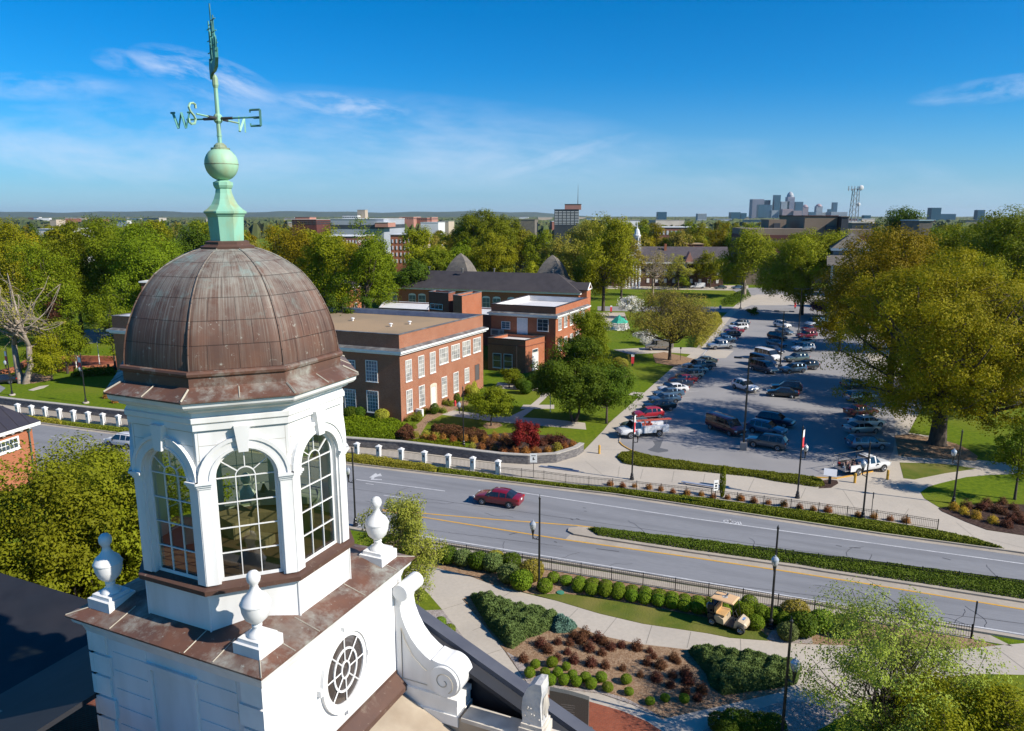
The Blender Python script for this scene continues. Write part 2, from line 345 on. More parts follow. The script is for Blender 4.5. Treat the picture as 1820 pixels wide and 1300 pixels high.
def crown_pts(rng, R_, z0, z1, ncl, per, cr, power=1.0, flat=.8, hollow=.35, boughs=(12, 17)):
    """clumps spread through a lumpy crown; returns leaf points, normals, tints, clump centres"""
    H = z1 - z0; C = []; cz = (z0 + z1) / 2
    nb = int(rng.integers(*boughs)); bc = unit(rng, nb) * rng.uniform(.50, .78, (nb, 1)); bc[:, 2] = np.clip(bc[:, 2], -.55, .62); bc[0] = (0, 0, .55); bc[1] = (0, 0, 0); br = rng.uniform(.26, .46, nb)
    bc[:, :2] *= np.where(bc[:, 2] < 0, 1.08, 1.0)[:, None]
    while len(C) < ncl:                                   # clumps gather into a dozen boughs of different reach
        i = rng.integers(nb); u = unit(rng, 1)[0]; p = bc[i] + u * br[i] * rng.uniform(hollow, 1) ** .5
        C.append(np.array([p[0] * R_, p[1] * R_, cz + p[2] * H / 2]))
    C = np.array(C); cen = np.array([0, 0, cz])
    rc = cr * rng.uniform(.6, 1.3, ncl)
    k = np.repeat(np.arange(ncl), per)
    u = unit(rng, ncl * per); rr = rng.uniform(.25, 1, (ncl * per, 1)) ** .6
    P = C[k] + u * rr * rc[k][:, None] * np.array([1, 1, flat])
    out = P - cen; out /= np.maximum(np.linalg.norm(out, axis=1, keepdims=True), 1e-6)
    Nn = u * .9 + out * .6 + rng.normal(size=P.shape) * .55 + np.array([0, 0, .35])
    t = np.clip(rng.uniform(0, 1, ncl)[k] * .7 + rng.uniform(0, .3, len(k)), 0, 1)
    return P, Nn, t, C
def limb(mb, a, b, r0, r1, rng, sag=.12, n=5, k=5):
    a, b = np.array(a, float), np.array(b, float); L = np.linalg.norm(b - a); pts = []; rad = []
    for i in range(n):
        t = i / (n - 1); p = a + (b - a) * t; p = p + np.array([0, 0, -sag * L * math.sin(math.pi * t) * (1 if b[2] > a[2] else -1)])
        if 0 < i < n - 1: p = p + rng.normal(size=3) * L * .035
        pts.append(p); rad.append(r0 + (r1 - r0) * t)
    mb.tube(pts, rad, k)
def tree(label, loc, R_, top, z0, ncl, per, leafs, lm, bm=None, seed=1, cr=None, trunk=.35, group=None, nlimb=14, cat='tree', name='broadleaf_tree', trunks=1, flat=.8, hollow=.35, lean=(0, 0), twigs=0, fork=.45, leafname='crown', rz=0, boughs=(12, 17)):
    rng = np.random.default_rng(seed)
    root = thing(name, label, cat, loc, rz, group)
    P, Nn, t, C = crown_pts(rng, R_, z0, top, ncl, per, cr or R_ * .24, flat=flat, hollow=hollow, boughs=boughs)
    P[:, 0] += lean[0]; P[:, 1] += lean[1]; C[:, 0] += lean[0]; C[:, 1] += lean[1]
    me = leafmesh(leafname, P, Nn, leafs * rng.uniform(.6, 1.3, len(P)), t, rng); me.materials.append(lm)
    o = bpy.data.objects.new(leafname, me); COL.objects.link(o); o.parent = root
    mb = MB()
    for q in range(trunks):
        off = np.array([0, 0, 0]) if trunks == 1 else np.array([math.cos(q * 2.4) * trunk * 1.2, math.sin(q * 2.4) * trunk * 1.2, 0])
        fk = z0 + (top - z0) * fork * .35; tp = np.array([lean[0] * .5 + off[0] * 3, lean[1] * .5 + off[1] * 3, fk])
        mb.tube([off + (0, 0, -.2), off + (0, 0, .25), off * 1.4 + tp * .45 * np.array([1, 1, 0]) + (0, 0, fk * .45), tp], [trunk * 1.55, trunk * 1.08, trunk * .9, trunk * .75], 9)
        mb.tube([tp, tp + (C.mean(0) - tp) * .55 + rng.normal(size=3) * .3, np.array([lean[0], lean[1], z0 + (top - z0) * .82])], [trunk * .75, trunk * .42, trunk * .08], 7)
        idx = rng.choice(ncl, min(nlimb, ncl), replace=False)
        for i in idx:
            h = rng.uniform(.0, .75); st = tp + (C.mean(0) - tp) * h * .8
            if C[i][2] < st[2] - .5: st = tp
            limb(mb, st, C[i], trunk * rng.uniform(.25, .5), trunk * .05, rng, sag=.10)
        for i in range(twigs):
            a = C[rng.integers(ncl)]; b = P[rng.integers(len(P))]
            if np.linalg.norm(a - b) < R_ * .9: limb(mb, a, b, trunk * .10, trunk * .02, rng, .02, 4, 4)
    tr = mb.build('trunk', bm or bark, root, smooth=True)
    KIDS[root.name] = [o, tr]
    return root
def inpoly(x, y, poly):
    c = False; n = len(poly)
    for i in range(n):
        x1, y1 = poly[i][0], poly[i][1]; x2, y2 = poly[(i + 1) % n][0], poly[(i + 1) % n][1]
        if (y1 > y) != (y2 > y) and x < (x2 - x1) * (y - y1) / (y2 - y1) + x1: c = not c
    return c
def hedge(name, poly, h, n, leafs, lm, label, cat='hedge', kind=None, seed=3, lump=.25, group=None, edge=.5, strands=False, z=0.0, core=None):
    """low planting that fills an outline: a dense rounded mat of leaves over a dark core"""
    rng = np.random.default_rng(seed); xs = [p[0] for p in poly]; ys = [p[1] for p in poly]; P = []
    A = np.array([(p[0], p[1]) for p in poly]); B = np.roll(A, -1, axis=0)
    import itertools
    while len(P) < n:
        q = rng.uniform((min(xs), min(ys)), (max(xs), max(ys)), (4 * n, 2))
        for a, b in q:
            if inpoly(a, b, poly): P.append((a, b))
            if len(P) >= n: break
    P = np.array(P[:n])
    # distance to outline for rounded shoulders
    dmin = np.full(n, 1e9)
    for a, b in zip(A, B):
        ab = b - a; t = np.clip(((P - a) @ ab) / max(ab @ ab, 1e-9), 0, 1); dmin = np.minimum(dmin, np.linalg.norm(P - (a + t[:, None] * ab), axis=1))
    prof = np.clip(dmin / edge, 0, 1) ** .5
    g = np.sin(P[:, 0] * 2.1 + 1.3 * np.sin(P[:, 1] * 1.7)) * np.sin(P[:, 1] * 2.3 + 1.1 * np.sin(P[:, 0] * 1.9))
    g2 = np.sin(P[:, 0] * 5.3 + P[:, 1] * 2.2) * np.sin(P[:, 1] * 6.1 - P[:, 0] * 1.7)
    top = h * prof * (1 + lump * g * .6 + lump * g2 * .4)
    zz = top * (1 - rng.uniform(0, 1, n) ** 2.2 * .75) + rng.normal(size=n) * .02
    pts = np.column_stack([P, np.maximum(zz, .02) + z])
    Nn = rng.normal(size=(n, 3)) * .6 + np.array([0, 0, .9])
    L = Vector((A[:, 0].mean(), A[:, 1].mean(), 0))
    pts[:, 0] -= L.x; pts[:, 1] -= L.y
    me = leafmesh(name, pts, Nn, leafs * rng.uniform(.6, 1.4, n), np.clip(.5 + .3 * g + .2 * rng.normal(size=n), 0, 1), rng, aspect=.35 if strands else .6); me.materials.append(lm)
    o = bpy.data.objects.new(name, me); COL.objects.link(o); o.location = L
    tag(o, label, cat, group, kind)
    return o
def shrub_mesh(seed, r, h, n, leafs, ball=True):
    rng = np.random.default_rng(seed); u = unit(rng, n); u[:, 2] = np.abs(u[:, 2]) * 1.0 if not ball else u[:, 2]
    lob = unit(rng, 9); f = 1 + sum(.10 * np.maximum(0, u @ l) ** 5 for l in lob)
    if not ball: f = f * rng.uniform(.35, 1.12, n)
    P = u * f[:, None] * rng.uniform(.82, 1.02, (n, 1)) * np.array([r, r, h / 2 if ball else h]) + np.array([0, 0, h / 2 if ball else .03])
    P[:, 2] = np.maximum(P[:, 2], .02)
    return leafmesh('foliage', P, u + rng.normal(size=(n, 3)) * .45 + np.array([0, 0, .2]), leafs * rng.uniform(.6, 1.4, n), np.clip(rng.normal(.5, .25, n), 0, 1), rng)
SHR = {}
def shrub(kind, loc, sc, lm, label, group=None, cat='shrub', name='shrub', rz=0):
    if kind not in SHR:
        a = dict(box=(11, .55, .95, 2600, .045, True), box2=(12, .55, .9, 2600, .045, True), loose=(13, .6, .8, 900, .07, False), loose2=(14, .6, .9, 700, .07, False), cone=(15, .45, 1.3, 1500, .06, True), big=(16, 1.0, 1.7, 3200, .085, True), tuft=(17, .5, .55, 420, .06, False))[kind]
        me = shrub_mesh(*a); sm = MB()
        for k in range(6):
            an = k * 1.05; sm.tube([(0, 0, -.05), (math.cos(an) * a[1] * .3, math.sin(an) * a[1] * .3, a[2] * .35), (math.cos(an) * a[1] * .6, math.sin(an) * a[1] * .6, a[2] * .72)], [.025, .018, .008], 4)
        s = sm.build('stem', bark); sme = s.data; bpy.data.objects.remove(s)
        SHR[kind] = (me, sme)
    me, sme = SHR[kind]
    if not me.materials: me.materials.append(lm)
    r = thing(name, label, cat, loc, rz, group); r.scale = sc if hasattr(sc, '__len__') else (sc,) * 3
    o = bpy.data.objects.new('foliage', me); COL.objects.link(o); o.parent = r
    o.material_slots[0].link = 'OBJECT'; o.material_slots[0].material = lm
    p = bpy.data.objects.new('stem', sme); COL.objects.link(p); p.parent = r
    KIDS[r.name] = [o, p]
    return r
def sheet(name, pix, z, m, kind='structure', label=None, cat=None, h=None, world=False):
    """a flat area of ground given by its outline in the photograph, z metres up; h gives it a solid rim"""
    P = [(p[0], p[1]) for p in pix] if world else [tuple(G(*p))[:2] for p in pix]
    mb = MB(); mb.prism(P, -.12, z)
    o = mb.build(name, m, loc=(P[0][0], P[0][1], 0)); return tag(o, label, cat, None, kind)
def strip(mb, pts, w, z, side=0.0, pix=True, h=None):
    """a band of width w along a line on the ground"""
    P = [G(*p) for p in pts] if pix else [Vector((p[0], p[1], 0)) for p in pts]
    vs = []; n = len(P)
    for i, p in enumerate(P):
        d = (P[min(i + 1, n - 1)] - P[max(i - 1, 0)]); d.z = 0; d.normalize(); q = Vector((-d.y, d.x, 0))
        vs += [tuple(p + q * (side + w / 2))[:2] + (z,), tuple(p + q * (side - w / 2))[:2] + (z,)]
    if h is None:
        return mb.add(vs, [(2 * i, 2 * i + 1, 2 * i + 3, 2 * i + 2) for i in range(n - 1)])
    lo = [(a, b, -.05) for a, b, c in vs]; m = len(vs); fs = []
    for i in range(n - 1):
        a, b, c, d = 2 * i, 2 * i + 1, 2 * i + 3, 2 * i + 2
        fs += [(a, b, c, d), (b, b + m, c + m, c), (a, d, d + m, a + m)]
    fs += [(0, m, m + 1, 1), (2 * n - 2, 2 * n - 1, 2 * n - 1 + m, 2 * n - 2 + m)]
    return mb.add(vs + lo, fs)
# ---------------- ground, road, pavements -----------------------------------
mb = MB(); rs = [0, 60, 150, 400, 1000, 3000, 9000, 26000]; nv = 48
vs = [(0, 60, 0)] + [(r * math.cos(2 * math.pi * k / nv), 60 + r * math.sin(2 * math.pi * k / nv), 0) for r in rs[1:] for k in range(nv)]
fs = [(0, 1 + k, 1 + (k + 1) % nv) for k in range(nv)] + [(1 + i * nv + k, 1 + (i + 1) * nv + k, 1 + (i + 1) * nv + (k + 1) % nv, 1 + i * nv + (k + 1) % nv) for i in range(len(rs) - 2) for k in range(nv)]
mb.add(vs, fs); struct('ground', mb, grass)
def X(a, b, t):                       # a + (b-a)*t on the ground
    A, B = G(*a), G(*b); v = A + (B - A) * t; return (v.x, v.y)
def gp(pts): return [tuple(G(*p))[:2] for p in pts]
# road between its two kerbs, running far out of the picture both ways
NK = [(69, 753), (620, 825), (1095, 881), (1566, 951), (1788, 981)]
nk = [X((620, 825), (69, 753), 4.5)] + gp(NK) + [X((1095, 881), (1788, 981), 4)]
sk = [X((1820, 1137), (777, 966), 6)] + gp([(777, 966), (1220, 1038), (1448, 1074), (1820, 1137)]) + [X((777, 966), (1820, 1137), 3)]
sheet('road', nk + sk[::-1], .012, asphalt, world=True)
# side street on the left joining the road
sheet('side_street', [(-200, 640), (-60, 655), (10, 690), (-20, 715), (-300, 730)], .011, asphalt)
sheet('far_street', [(110, 590), (200, 583), (250, 590), (250, 612), (205, 606), (150, 612), (112, 606)], .011, asphalt)
# gutters and kerbs
mb = MB(); strip(mb, nk, .55, .018, side=-.2, pix=False); strip(mb, nk, .16, .15, side=.1, pix=False, h=1); struct('north_kerb', mb, concrete2)
mb = MB(); strip(mb, sk, .5, .018, side=.2, pix=False); strip(mb, sk, .16, .15, side=-.1, pix=False, h=1); struct('south_kerb', mb, concrete2)
YS = [(679, 908), (715, 914), (774, 923.5), (1004, 960), (1220, 990), (1420, 1019.5), (1532, 1037), (1820, 1084)]
YN = [(679, 906), (778, 915.5), (874, 923.5), (1028, 935), (1181, 953.5), (1335, 972.5), (1560, 1001), (1820, 1034)]
tan = gp(YS[3:]) + [X(YS[-2], YS[-1], 3)] + [X(YN[-2], YN[-1], 3)] + gp(YN[3:][::-1])
sheet('median_apron', tan, .017, concrete2, world=True)
MN = [(1011, 941), (1030, 939), (1060, 941), (1220, 960), (1338, 975), (1560, 1003), (1820, 1037)]
MS = [(1009, 946), (1020, 952), (1055, 958), (1220, 983), (1420, 1011), (1462, 1018), (1635, 1044), (1820, 1073)]
med = gp(MN) + [X(MN[-2], MN[-1], 3)] + [X(MS[-2], MS[-1], 3)] + gp(MS[::-1])
sheet('median', med, .15, concrete2, world=True)
mb = MB()
for ln in (YS, YN): strip(mb, ln + [], .2, .026)
for ln in (YS, YN):
    a, b = G(*ln[-2]), X(ln[-2], ln[-1], 3); c = G(*ln[-1]); mb2 = strip(mb, [(c.x, c.y), b], .2, .026, pix=False)
struct('yellow_lines', mb, yellow)
mb = MB()
strip(mb, [(916, 874.5), (1200, 917.5), (1220, 920.7), (1820, 1003)], .16, .026)
strip(mb, [(633, 853), (791, 873.5)], .16, .026); strip(mb, [(650, 860), (664, 862)], .11, .026); strip(mb, [(682, 881), (752, 891)], .15, .026)
strip(mb, [(620, 932), (777, 957.7), (1220, 1030), (1448, 1068), (1820, 1128.5)], .16, .026)
strip(mb, [(90, 776), (220, 793)], .11, .026)
# turn arrow
def flat(mb, pts, z=.027):
    P = [G(*p) for p in pts]; tr = tessellate_polygon([[Vector((p.x, p.y, 0)) for p in P]])
    mb.add([(p.x, p.y, z) for p in P], [t for t in tr])
flat(mb, [(656, 849.5), (668, 841.5), (671, 844.5), (676, 842), (679, 847), (672, 847.5), (666, 849), (664, 852), (678, 852.5), (679, 854), (659, 853.5), (660, 850)])
# bicycle marking: two wheels and a frame
def ring(mb, c, a, b, w=.16):
    C_ = G(*c); u = (G(c[0] + 10, c[1] + 1.4) - C_).normalized(); v = Vector((-u.y, u.x, 0)); n = 14
    vs = []
    for k in range(n):
        t = 2 * math.pi * k / n
        for q in (1, .72): p = C_ + u * a * math.cos(t) * q + v * b * math.sin(t) * q; vs.append((p.x, p.y, .027))
    mb.add(vs, [(2 * k, 2 * k + 1, (2 * k + 3) % (2 * n), (2 * k + 2) % (2 * n)) for k in range(n)])
ring(mb, (1292, 927.5), .34, .34); ring(mb, (1303, 929.5), .34, .34); strip(mb, [(1292, 927.5), (1297, 925.5), (1303, 929.5)], .1, .027); strip(mb, [(1297, 928.5), (1298.5, 924)], .1, .027)
for dx in (0, 4): strip(mb, [(1311 + dx, 928), (1313.5 + dx, 933)], .12, .027)
struct('white_lines', mb, linew)
# sealed cracks and patches in the road surface
tar = mat('tar', (.03, .03, .034), (.05, .05, .055), 3, .7); patch = mat('asphalt_patch', (.085, .09, .10), (.11, .115, .125), 8, .9)
mb = MB()
strip(mb, [(929, 1000), (937, 993), (945, 995), (1013, 1006), (1011, 1011)], .05, .024)
for a in [[(1036, 903), (1041, 904)], [(1038, 909), (1043, 909.5)], [(1014, 923), (1019, 925)], [(1024, 922), (1030, 924)], [(1486, 970), (1496, 972)], [(1510, 974), (1530, 975)], [(1675, 992), (1690, 996)], [(985, 963), (990, 965)], [(1060, 976), (1100, 981)], [(905, 951), (925, 946)]]: strip(mb, a, .07, .024)
rr = random.Random(4)
for u_, v_ in (((620, 868), (1790, 1030)), ((700, 935), (1000, 972)), ((640, 952), (1820, 1110))):          # seams between paving passes
    A, B = G(*u_), G(*v_); n_ = 60; strip(mb, [(A.x + (B.x - A.x) * i / n_ + rr.uniform(-.03, .03), A.y + (B.y - A.y) * i / n_ + rr.uniform(-.05, .05)) for i in range(n_ + 1)], .035, .023, pix=False)
for i in range(26):                                                                                         # hairline cracks
    x_, y_ = rr.uniform(640, 1800), 0; y_ = 850 + (x_ - 640) * .135 + rr.choice([rr.uniform(20, 55), rr.uniform(95, 125)]); A = G(x_, y_); a_ = R(-20 + rr.choice([0, 90]) + rr.uniform(-14, 14)); P_ = []
    for k in range(9): P_.append((A.x, A.y)); A = A + Vector((math.cos(a_), math.sin(a_), 0)) * .38; a_ += rr.uniform(-.5, .5)
    strip(mb, P_, .03, .023, pix=False)
struct('road_cracks', mb, tar)
# concrete pavement north of the fence and round the parking lot
wallbase = [(-120, 700), (37, 723), (227, 744), (619, 793), (714, 800), (818, 814), (890, 823), (938, 826), (987, 823), (1030, 808)]
fl = [(1666, 942), (1560, 925), (1397, 904), (1248, 885), (1110, 869), (1020, 861), (885, 845), (635, 811), (212, 757), (57, 740), (-120, 716)]
walkN = gp(wallbase) + gp([(1040, 799), (1072, 766), (1083, 752), (1135, 707), (1200, 650), (1231, 627), (1286, 562), (1330, 522), (1500, 522), (1600, 640), (1640, 720), (1700, 730), (1721, 800), (1735, 818), (1820, 826), (1960, 850), (1990, 1010), (1820, 985), (1788, 979)]) + gp(fl)
sheet('pavement', walkN, .030, concrete, world=True)
# parking lot surface
lot = [(1099, 781), (1101, 787), (1107, 793), (1116, 798.5), (1127, 804), (1151, 811), (1187, 818.5), (1251, 827.5), (1340, 838), (1443, 849.5), (1487, 851.5), (1523, 845), (1551, 839), (1577, 828), (1588, 800), (1592, 770), (1588, 735), (1570, 690), (1545, 640), (1520, 600), (1492, 566), (1470, 556), (1440, 543), (1335, 543), (1318, 549), (1300, 563), (1252, 626), (1221, 652), (1157, 712), (1106, 762)]
sheet('parking_lot', lot, .036, asphalt2)
mb = MB(); strip(mb, lot[1:13], .14, .13, h=1); struct('yellow_kerb', mb, yellow)
mb = MB(); strip(mb, lot[1:2] + lot[::-1][:3] + [(1157, 712), (1221, 652), (1252, 626), (1300, 563)][0:0], .14, .1, h=1)
strip(mb, [(1101, 785), (1106, 762), (1157, 712), (1221, 652), (1240, 635)], .15, .12, h=1); struct('lot_kerb', mb, concrete2)
mb = MB()
strip(mb, [(1205, 656), (1243, 640)], .1, .042); strip(mb, [(1249, 632), (1256, 623)], .14, .042)
struct('lot_marks', mb, linew)
mb = MB(); flat(mb, [(1250, 629), (1262, 622), (1304, 624), (1290, 637), (1262, 638)], .040); struct('lot_apron', mb, concrete)
mb = MB(); flat(mb, [(1160, 784), (1178, 783.5), (1173, 797), (1187, 800), (1188, 803), (1170, 805.5), (1155, 802), (1151, 800), (1160, 796), (1164, 791)], .041); struct('lot_stain', mb, patch)
# faint bay lines
mb = MB()
for i in range(9):
    a = G(1195 + 0, 742); x = i / 9.0
    p = (1200 + 95 * x, 738 - 96 * x); q = (p[0] - 46 + 14 * x, p[1] + 5 - 2 * x); strip(mb, [q, p], .09, .041)
struct('bay_lines', mb, linew)
# control joints sawn in the pavement
jt = mat('joint', (.16, .145, .12), (.2, .18, .15), 4, .9); mb = MB()
for a in [[(1101, 830), (1098, 850)], [(1143, 834), (1138, 852)], [(1198, 838), (1194, 858)], [(1253, 843), (1248, 866)], [(1340, 852), (1330, 873)], [(1432, 868), (1423, 887)], [(1520, 905), (1498, 872)], [(1600, 928), (1615, 905)], [(1760, 960), (1820, 975)], [(1700, 930), (1760, 978)], [(1040, 820), (1075, 848)], [(960, 845), (1010, 838)], [(1060, 800), (1120, 800)], [(1075, 770), (1100, 775)], [(1688, 850), (1700, 860)], [(1738, 828), (1745, 838)], [(1660, 862), (1690, 862)]]: strip(mb, a, .035, .034)
struct('pavement_joints', mb, jt)
# lawns and beds laid over the pavement
sheet('lawn_strip', [(1599, 823), (1606, 851), (1625, 853), (1680, 842), (1735, 834), (1700, 828), (1671, 825)], .050, grass2)
sheet('east_lawn', [(1636, 876), (1650, 866), (1671, 860), (1717, 849), (1760, 845), (1820, 843), (1960, 850), (1970, 985), (1820, 953), (1754, 943), (1717, 929), (1671, 904), (1643, 887)], .050, grass)
sheet('east_bed', [(1668, 905), (1690, 901), (1721, 899), (1758, 896), (1820, 898), (1940, 905), (1940, 975), (1820, 953), (1754, 943), (1717, 929), (1674, 910)], .066, darkmulch)
sheet('tree_bed', [(1590, 775), (1597, 811), (1615, 813), (1735, 820), (1738, 812), (1721, 800), (1700, 790), (1660, 780), (1620, 772)], .056, mulch)
sheet('grass_bank', [(1640, 722), (1720, 722), (1960, 735), (1960, 826), (1820, 826), (1736, 818), (1728, 804), (1700, 790), (1650, 775), (1615, 770)], .048, grass)
# lawns west of the lot are the ground itself; paths cross them
for i, p in enumerate([
    [(735, 722), (760, 724), (830, 733), (885, 740), (975, 745), (1040, 752), (1042, 764), (960, 757), (880, 750), (820, 742), (750, 733)],
    [(905, 741), (935, 727), (960, 706), (965, 690), (985, 690), (978, 700), (955, 722), (925, 745)],
    [(930, 720), (985, 720), (985, 727), (925, 727)],
    [(1117, 702), (1125, 697), (1150, 699), (1140, 706)],
    [(1090, 622), (1150, 618), (1228, 618), (1262, 620), (1250, 632), (1228, 630), (1190, 627), (1120, 630)],
    [(1062, 545), (1330, 546), (1330, 556), (1062, 553)],
    [(1040, 505), (1330, 508), (1330, 517), (1040, 513)],
    [(1060, 556), (1110, 556), (1120, 585), (1075, 588)],
    [(885, 680), (970, 690), (970, 697), (880, 690)]]):
    sheet('path' if i != 5 else 'campus_street', p, .014 + .003 * i, concrete if i not in (5,) else asphalt2)
sheet('crossing', [(1330, 531), (1345, 524), (1470, 524), (1480, 533), (1450, 536), (1330, 537)], .050, concrete)
sheet('drive', [(1300, 515), (1335, 512), (1500, 512), (1510, 523), (1345, 526), (1318, 524)], .047, asphalt2)
for i, p in enumerate([[(717, 770), (745, 752), (765, 730), (775, 722), (800, 716), (835, 712), (830, 722), (790, 735), (760, 752), (748, 772), (740, 790)], [(858, 757), (865, 752), (888, 752), (893, 757), (880, 762), (864, 762)], [(1160, 630), (1180, 626), (1215, 634), (1238, 640), (1200, 652), (1165, 645)], [(1094, 668), (1098, 665), (1112, 665), (1118, 669), (1107, 672), (1096, 671)]]):
    sheet('mulch_bed', p, .040, mulch)
sheet('shrub_bed', [(830, 800), (850, 775), (900, 770), (1000, 776), (1032, 790), (1034, 798), (987, 812), (938, 815), (890, 813), (820, 805)], .042, darkmulch)
# south side of the road
fs_ = [(700, 969), (780, 982), (1000, 1018), (1220, 1054), (1397, 1083), (1725, 1136), (1800, 1150)]
sheet('south_verge', gp([(700, 957), (777, 969), (1220, 1041), (1448, 1077), (1760, 1130)]) + gp(fs_[::-1]), .034, concrete2, world=True)
psouth = [(640, 985), (700, 998), (778, 1011), (835, 1025), (874, 1040), (912, 1050), (951, 1060), (989, 1069), (1066, 1092), (1143, 1110), (1258, 1127), (1297, 1135), (1364, 1140), (1430, 1146), (1560, 1150), (1700, 1156), (1767, 1149), (1800, 1146), (1850, 1142), (2100, 1180), (2100, 1240), (1820, 1201), (1739, 1199), (1600, 1216), (1520, 1262), (1400, 1330), (1170, 1500), (900, 1500), (850, 1300), (851, 1169), (785, 1085), (730, 1027), (600, 1000)]
sheet('walkway', psouth, .034, concrete)
sheet('corner_lawn', [(640, 1010), (730, 1027), (760, 1055), (786, 1085), (700, 1088), (600, 1070)], .050, grass)
sheet('gravel_bed', [(600, 1070), (700, 1088), (786, 1085), (851, 1169), (900, 1235), (880, 1270), (700, 1150)], .047, gravel)
sheet('south_bed', [(640, 985), (700, 960), (780, 983), (1000, 1019), (1220, 1055), (1397, 1084), (1725, 1137), (1770, 1148), (1700, 1156), (1560, 1150), (1430, 1146), (1364, 1140), (1345, 1115), (1200, 1088), (1100, 1070), (1040, 1058), (945, 1057), (912, 1050), (874, 1040), (835, 1025), (778, 1011)], .052, mulch)
sheet('curved_lawn', [(951, 1059), (1000, 1056), (1100, 1071), (1200, 1089), (1345, 1116), (1368, 1136), (1364, 1140), (1297, 1135), (1258, 1127), (1143, 1110), (1066, 1092), (989, 1069)], .062, grass2)
sheet('gravel_patch', [(1362, 1138), (1372, 1122), (1440, 1125), (1445, 1146), (1400, 1144)], .064, gravel)
bedS = [(822, 1066), (835, 1060), (912, 1083), (1024, 1115), (1066, 1131), (1135, 1146), (1220, 1156), (1297, 1162), (1389, 1175), (1389, 1231), (1178, 1279), (1124, 1254), (1066, 1234), (1000, 1225), (945, 1226), (932, 1208), (897, 1158)]
sheet('planting_bed', bedS, .060, mulch)
sheet('gravel_border', [(900, 1160), (925, 1175), (945, 1200), (955, 1216), (1000, 1222), (1066, 1230), (1110, 1242), (1150, 1262), (1178, 1279), (1124, 1254), (1066, 1234), (1000, 1226), (945, 1227), (932, 1208)], .070, gravel)
brickpave = brickmat('brick_paving', (.30, .075, .035), (.24, .06, .03), (.20, .12, .085), w=.2, h=.1, ms=.01)
sheet('brick_plaza', [(930, 1236), (966, 1235), (1039, 1246), (1105, 1265), (1150, 1284), (1190, 1310), (1230, 1400), (900, 1400)], .052, brickpave)
sheet('south_lawn', [(1470, 1500), (1400, 1330), (1520, 1262), (1600, 1216), (1739, 1199), (1820, 1201), (2100, 1240), (2100, 1600)], .046, grass)
sheet('lower_bed', [(1250, 1300), (1330, 1268), (1400, 1245), (1500, 1262), (1440, 1310), (1420, 1420), (1240, 1420)], .056, gravel)
mb = MB()
for a in [[(1027, 1083), (1003, 1107)], [(1096, 1099), (1071, 1130)], [(1159, 1112), (1148, 1146)], [(1228, 1124), (1221, 1153)], [(1316, 1137), (1317, 1160)], [(910, 1052), (880, 1070)], [(785, 1085), (826, 1072)], [(851, 1169), (893, 1155)], [(1389, 1232), (1450, 1290)], [(1767, 1150), (1820, 1190)], [(840, 1122), (862, 1112)]]: strip(mb, a, .03, .040)
struct('walkway_joints', mb, jt)
# planting mats
fence_line = fl
verge = [(520, 795), (520, 810), (635, 824.5), (700, 833), (778, 841), (900, 858), (1095, 878), (1220, 897), (1400, 922), (1566, 947), (1788, 978), (1720, 955), (1666, 944), (1560, 928), (1400, 905), (1250, 887), (1110, 871), (1020, 864), (960, 856), (885, 846), (778, 832), (635, 812)]
def hp(pts): return gp(pts)
hedge('ground_cover', hp([(778, 833), (885, 848), (960, 858), (1020, 865), (1110, 872), (1250, 889), (1400, 907), (1560, 930), (1666, 946), (1720, 957), (1786, 976), (1566, 946), (1400, 921), (1220, 896), (1095, 877), (900, 857), (778, 842)]), .32, 60000, .075, L_hedge, 'green ground cover filling the verge between the road kerb and the black fence', 'ground cover', kind='stuff', seed=5, edge=.3)
hedge('yellow_hedge', hp([(560, 803), (635, 813), (700, 822), (776, 833), (776, 843), (700, 834), (635, 826), (560, 817)]), .62, 16000, .07, L_yhedge, 'low yellow-green hedge between the road and the fence with white piers', 'hedge', seed=6)
hedge('clipped_hedge', hp([(30, 741), (57, 744), (110, 750), (110, 757), (69, 752), (30, 747)]), .6, 3500, .08, L_yhedge, 'short yellow-green hedge beside the road next to the black metal roof', 'hedge', seed=7)
hedge('ground_cover', hp([(110, 751), (212, 761), (300, 772), (300, 780), (200, 769), (110, 757)]), .3, 4500, .09, L_hedge, 'green ground cover between the road and the white piers left of the tower', 'ground cover', kind='stuff', seed=8)
hedge('ground_cover', gp([(1045, 943), (1060, 943), (1220, 962), (1338, 977), (1560, 1005), (1820, 1039)]) + [X(MN[-2], MN[-1], 1.8), X(MS[-2], MS[-1], 1.8)] + gp([(1820, 1069), (1635, 1040), (1462, 1014), (1420, 1007), (1220, 979), (1062, 955)]), .32, 60000, .065, L_med, 'dark green ground cover filling the kerbed road median', 'ground cover', kind='stuff', seed=9, z=.15, edge=.35)
hedge('ground_cover', hp([(1096, 814), (1102, 807), (1123, 805), (1180, 818), (1266, 830), (1340, 839), (1380, 844), (1444, 850), (1462, 856), (1466, 865), (1451, 867), (1380, 857), (1340, 849), (1223, 837), (1137, 830), (1108, 825)]), .34, 40000, .07, L_hedge, 'green ground cover on the long rounded island at the lot entrance', 'ground cover', kind='stuff', seed=10, edge=.3, z=.03)
sheet('island_tip', [(1462, 855), (1474, 853), (1488, 855), (1490, 860), (1477, 868), (1455, 869)], .06, darkmulch)
hedge('spreading_juniper', hp([(835, 1062), (850, 1062), (912, 1083), (970, 1096), (1000, 1104), (985, 1118), (960, 1130), (935, 1138), (912, 1156), (900, 1152), (868, 1117)]), .85, 34000, .085, L_jun, 'wedge of spreading juniper pointing left between the two converging walks', 'juniper', seed=12, strands=True, edge=.45, lump=.4)
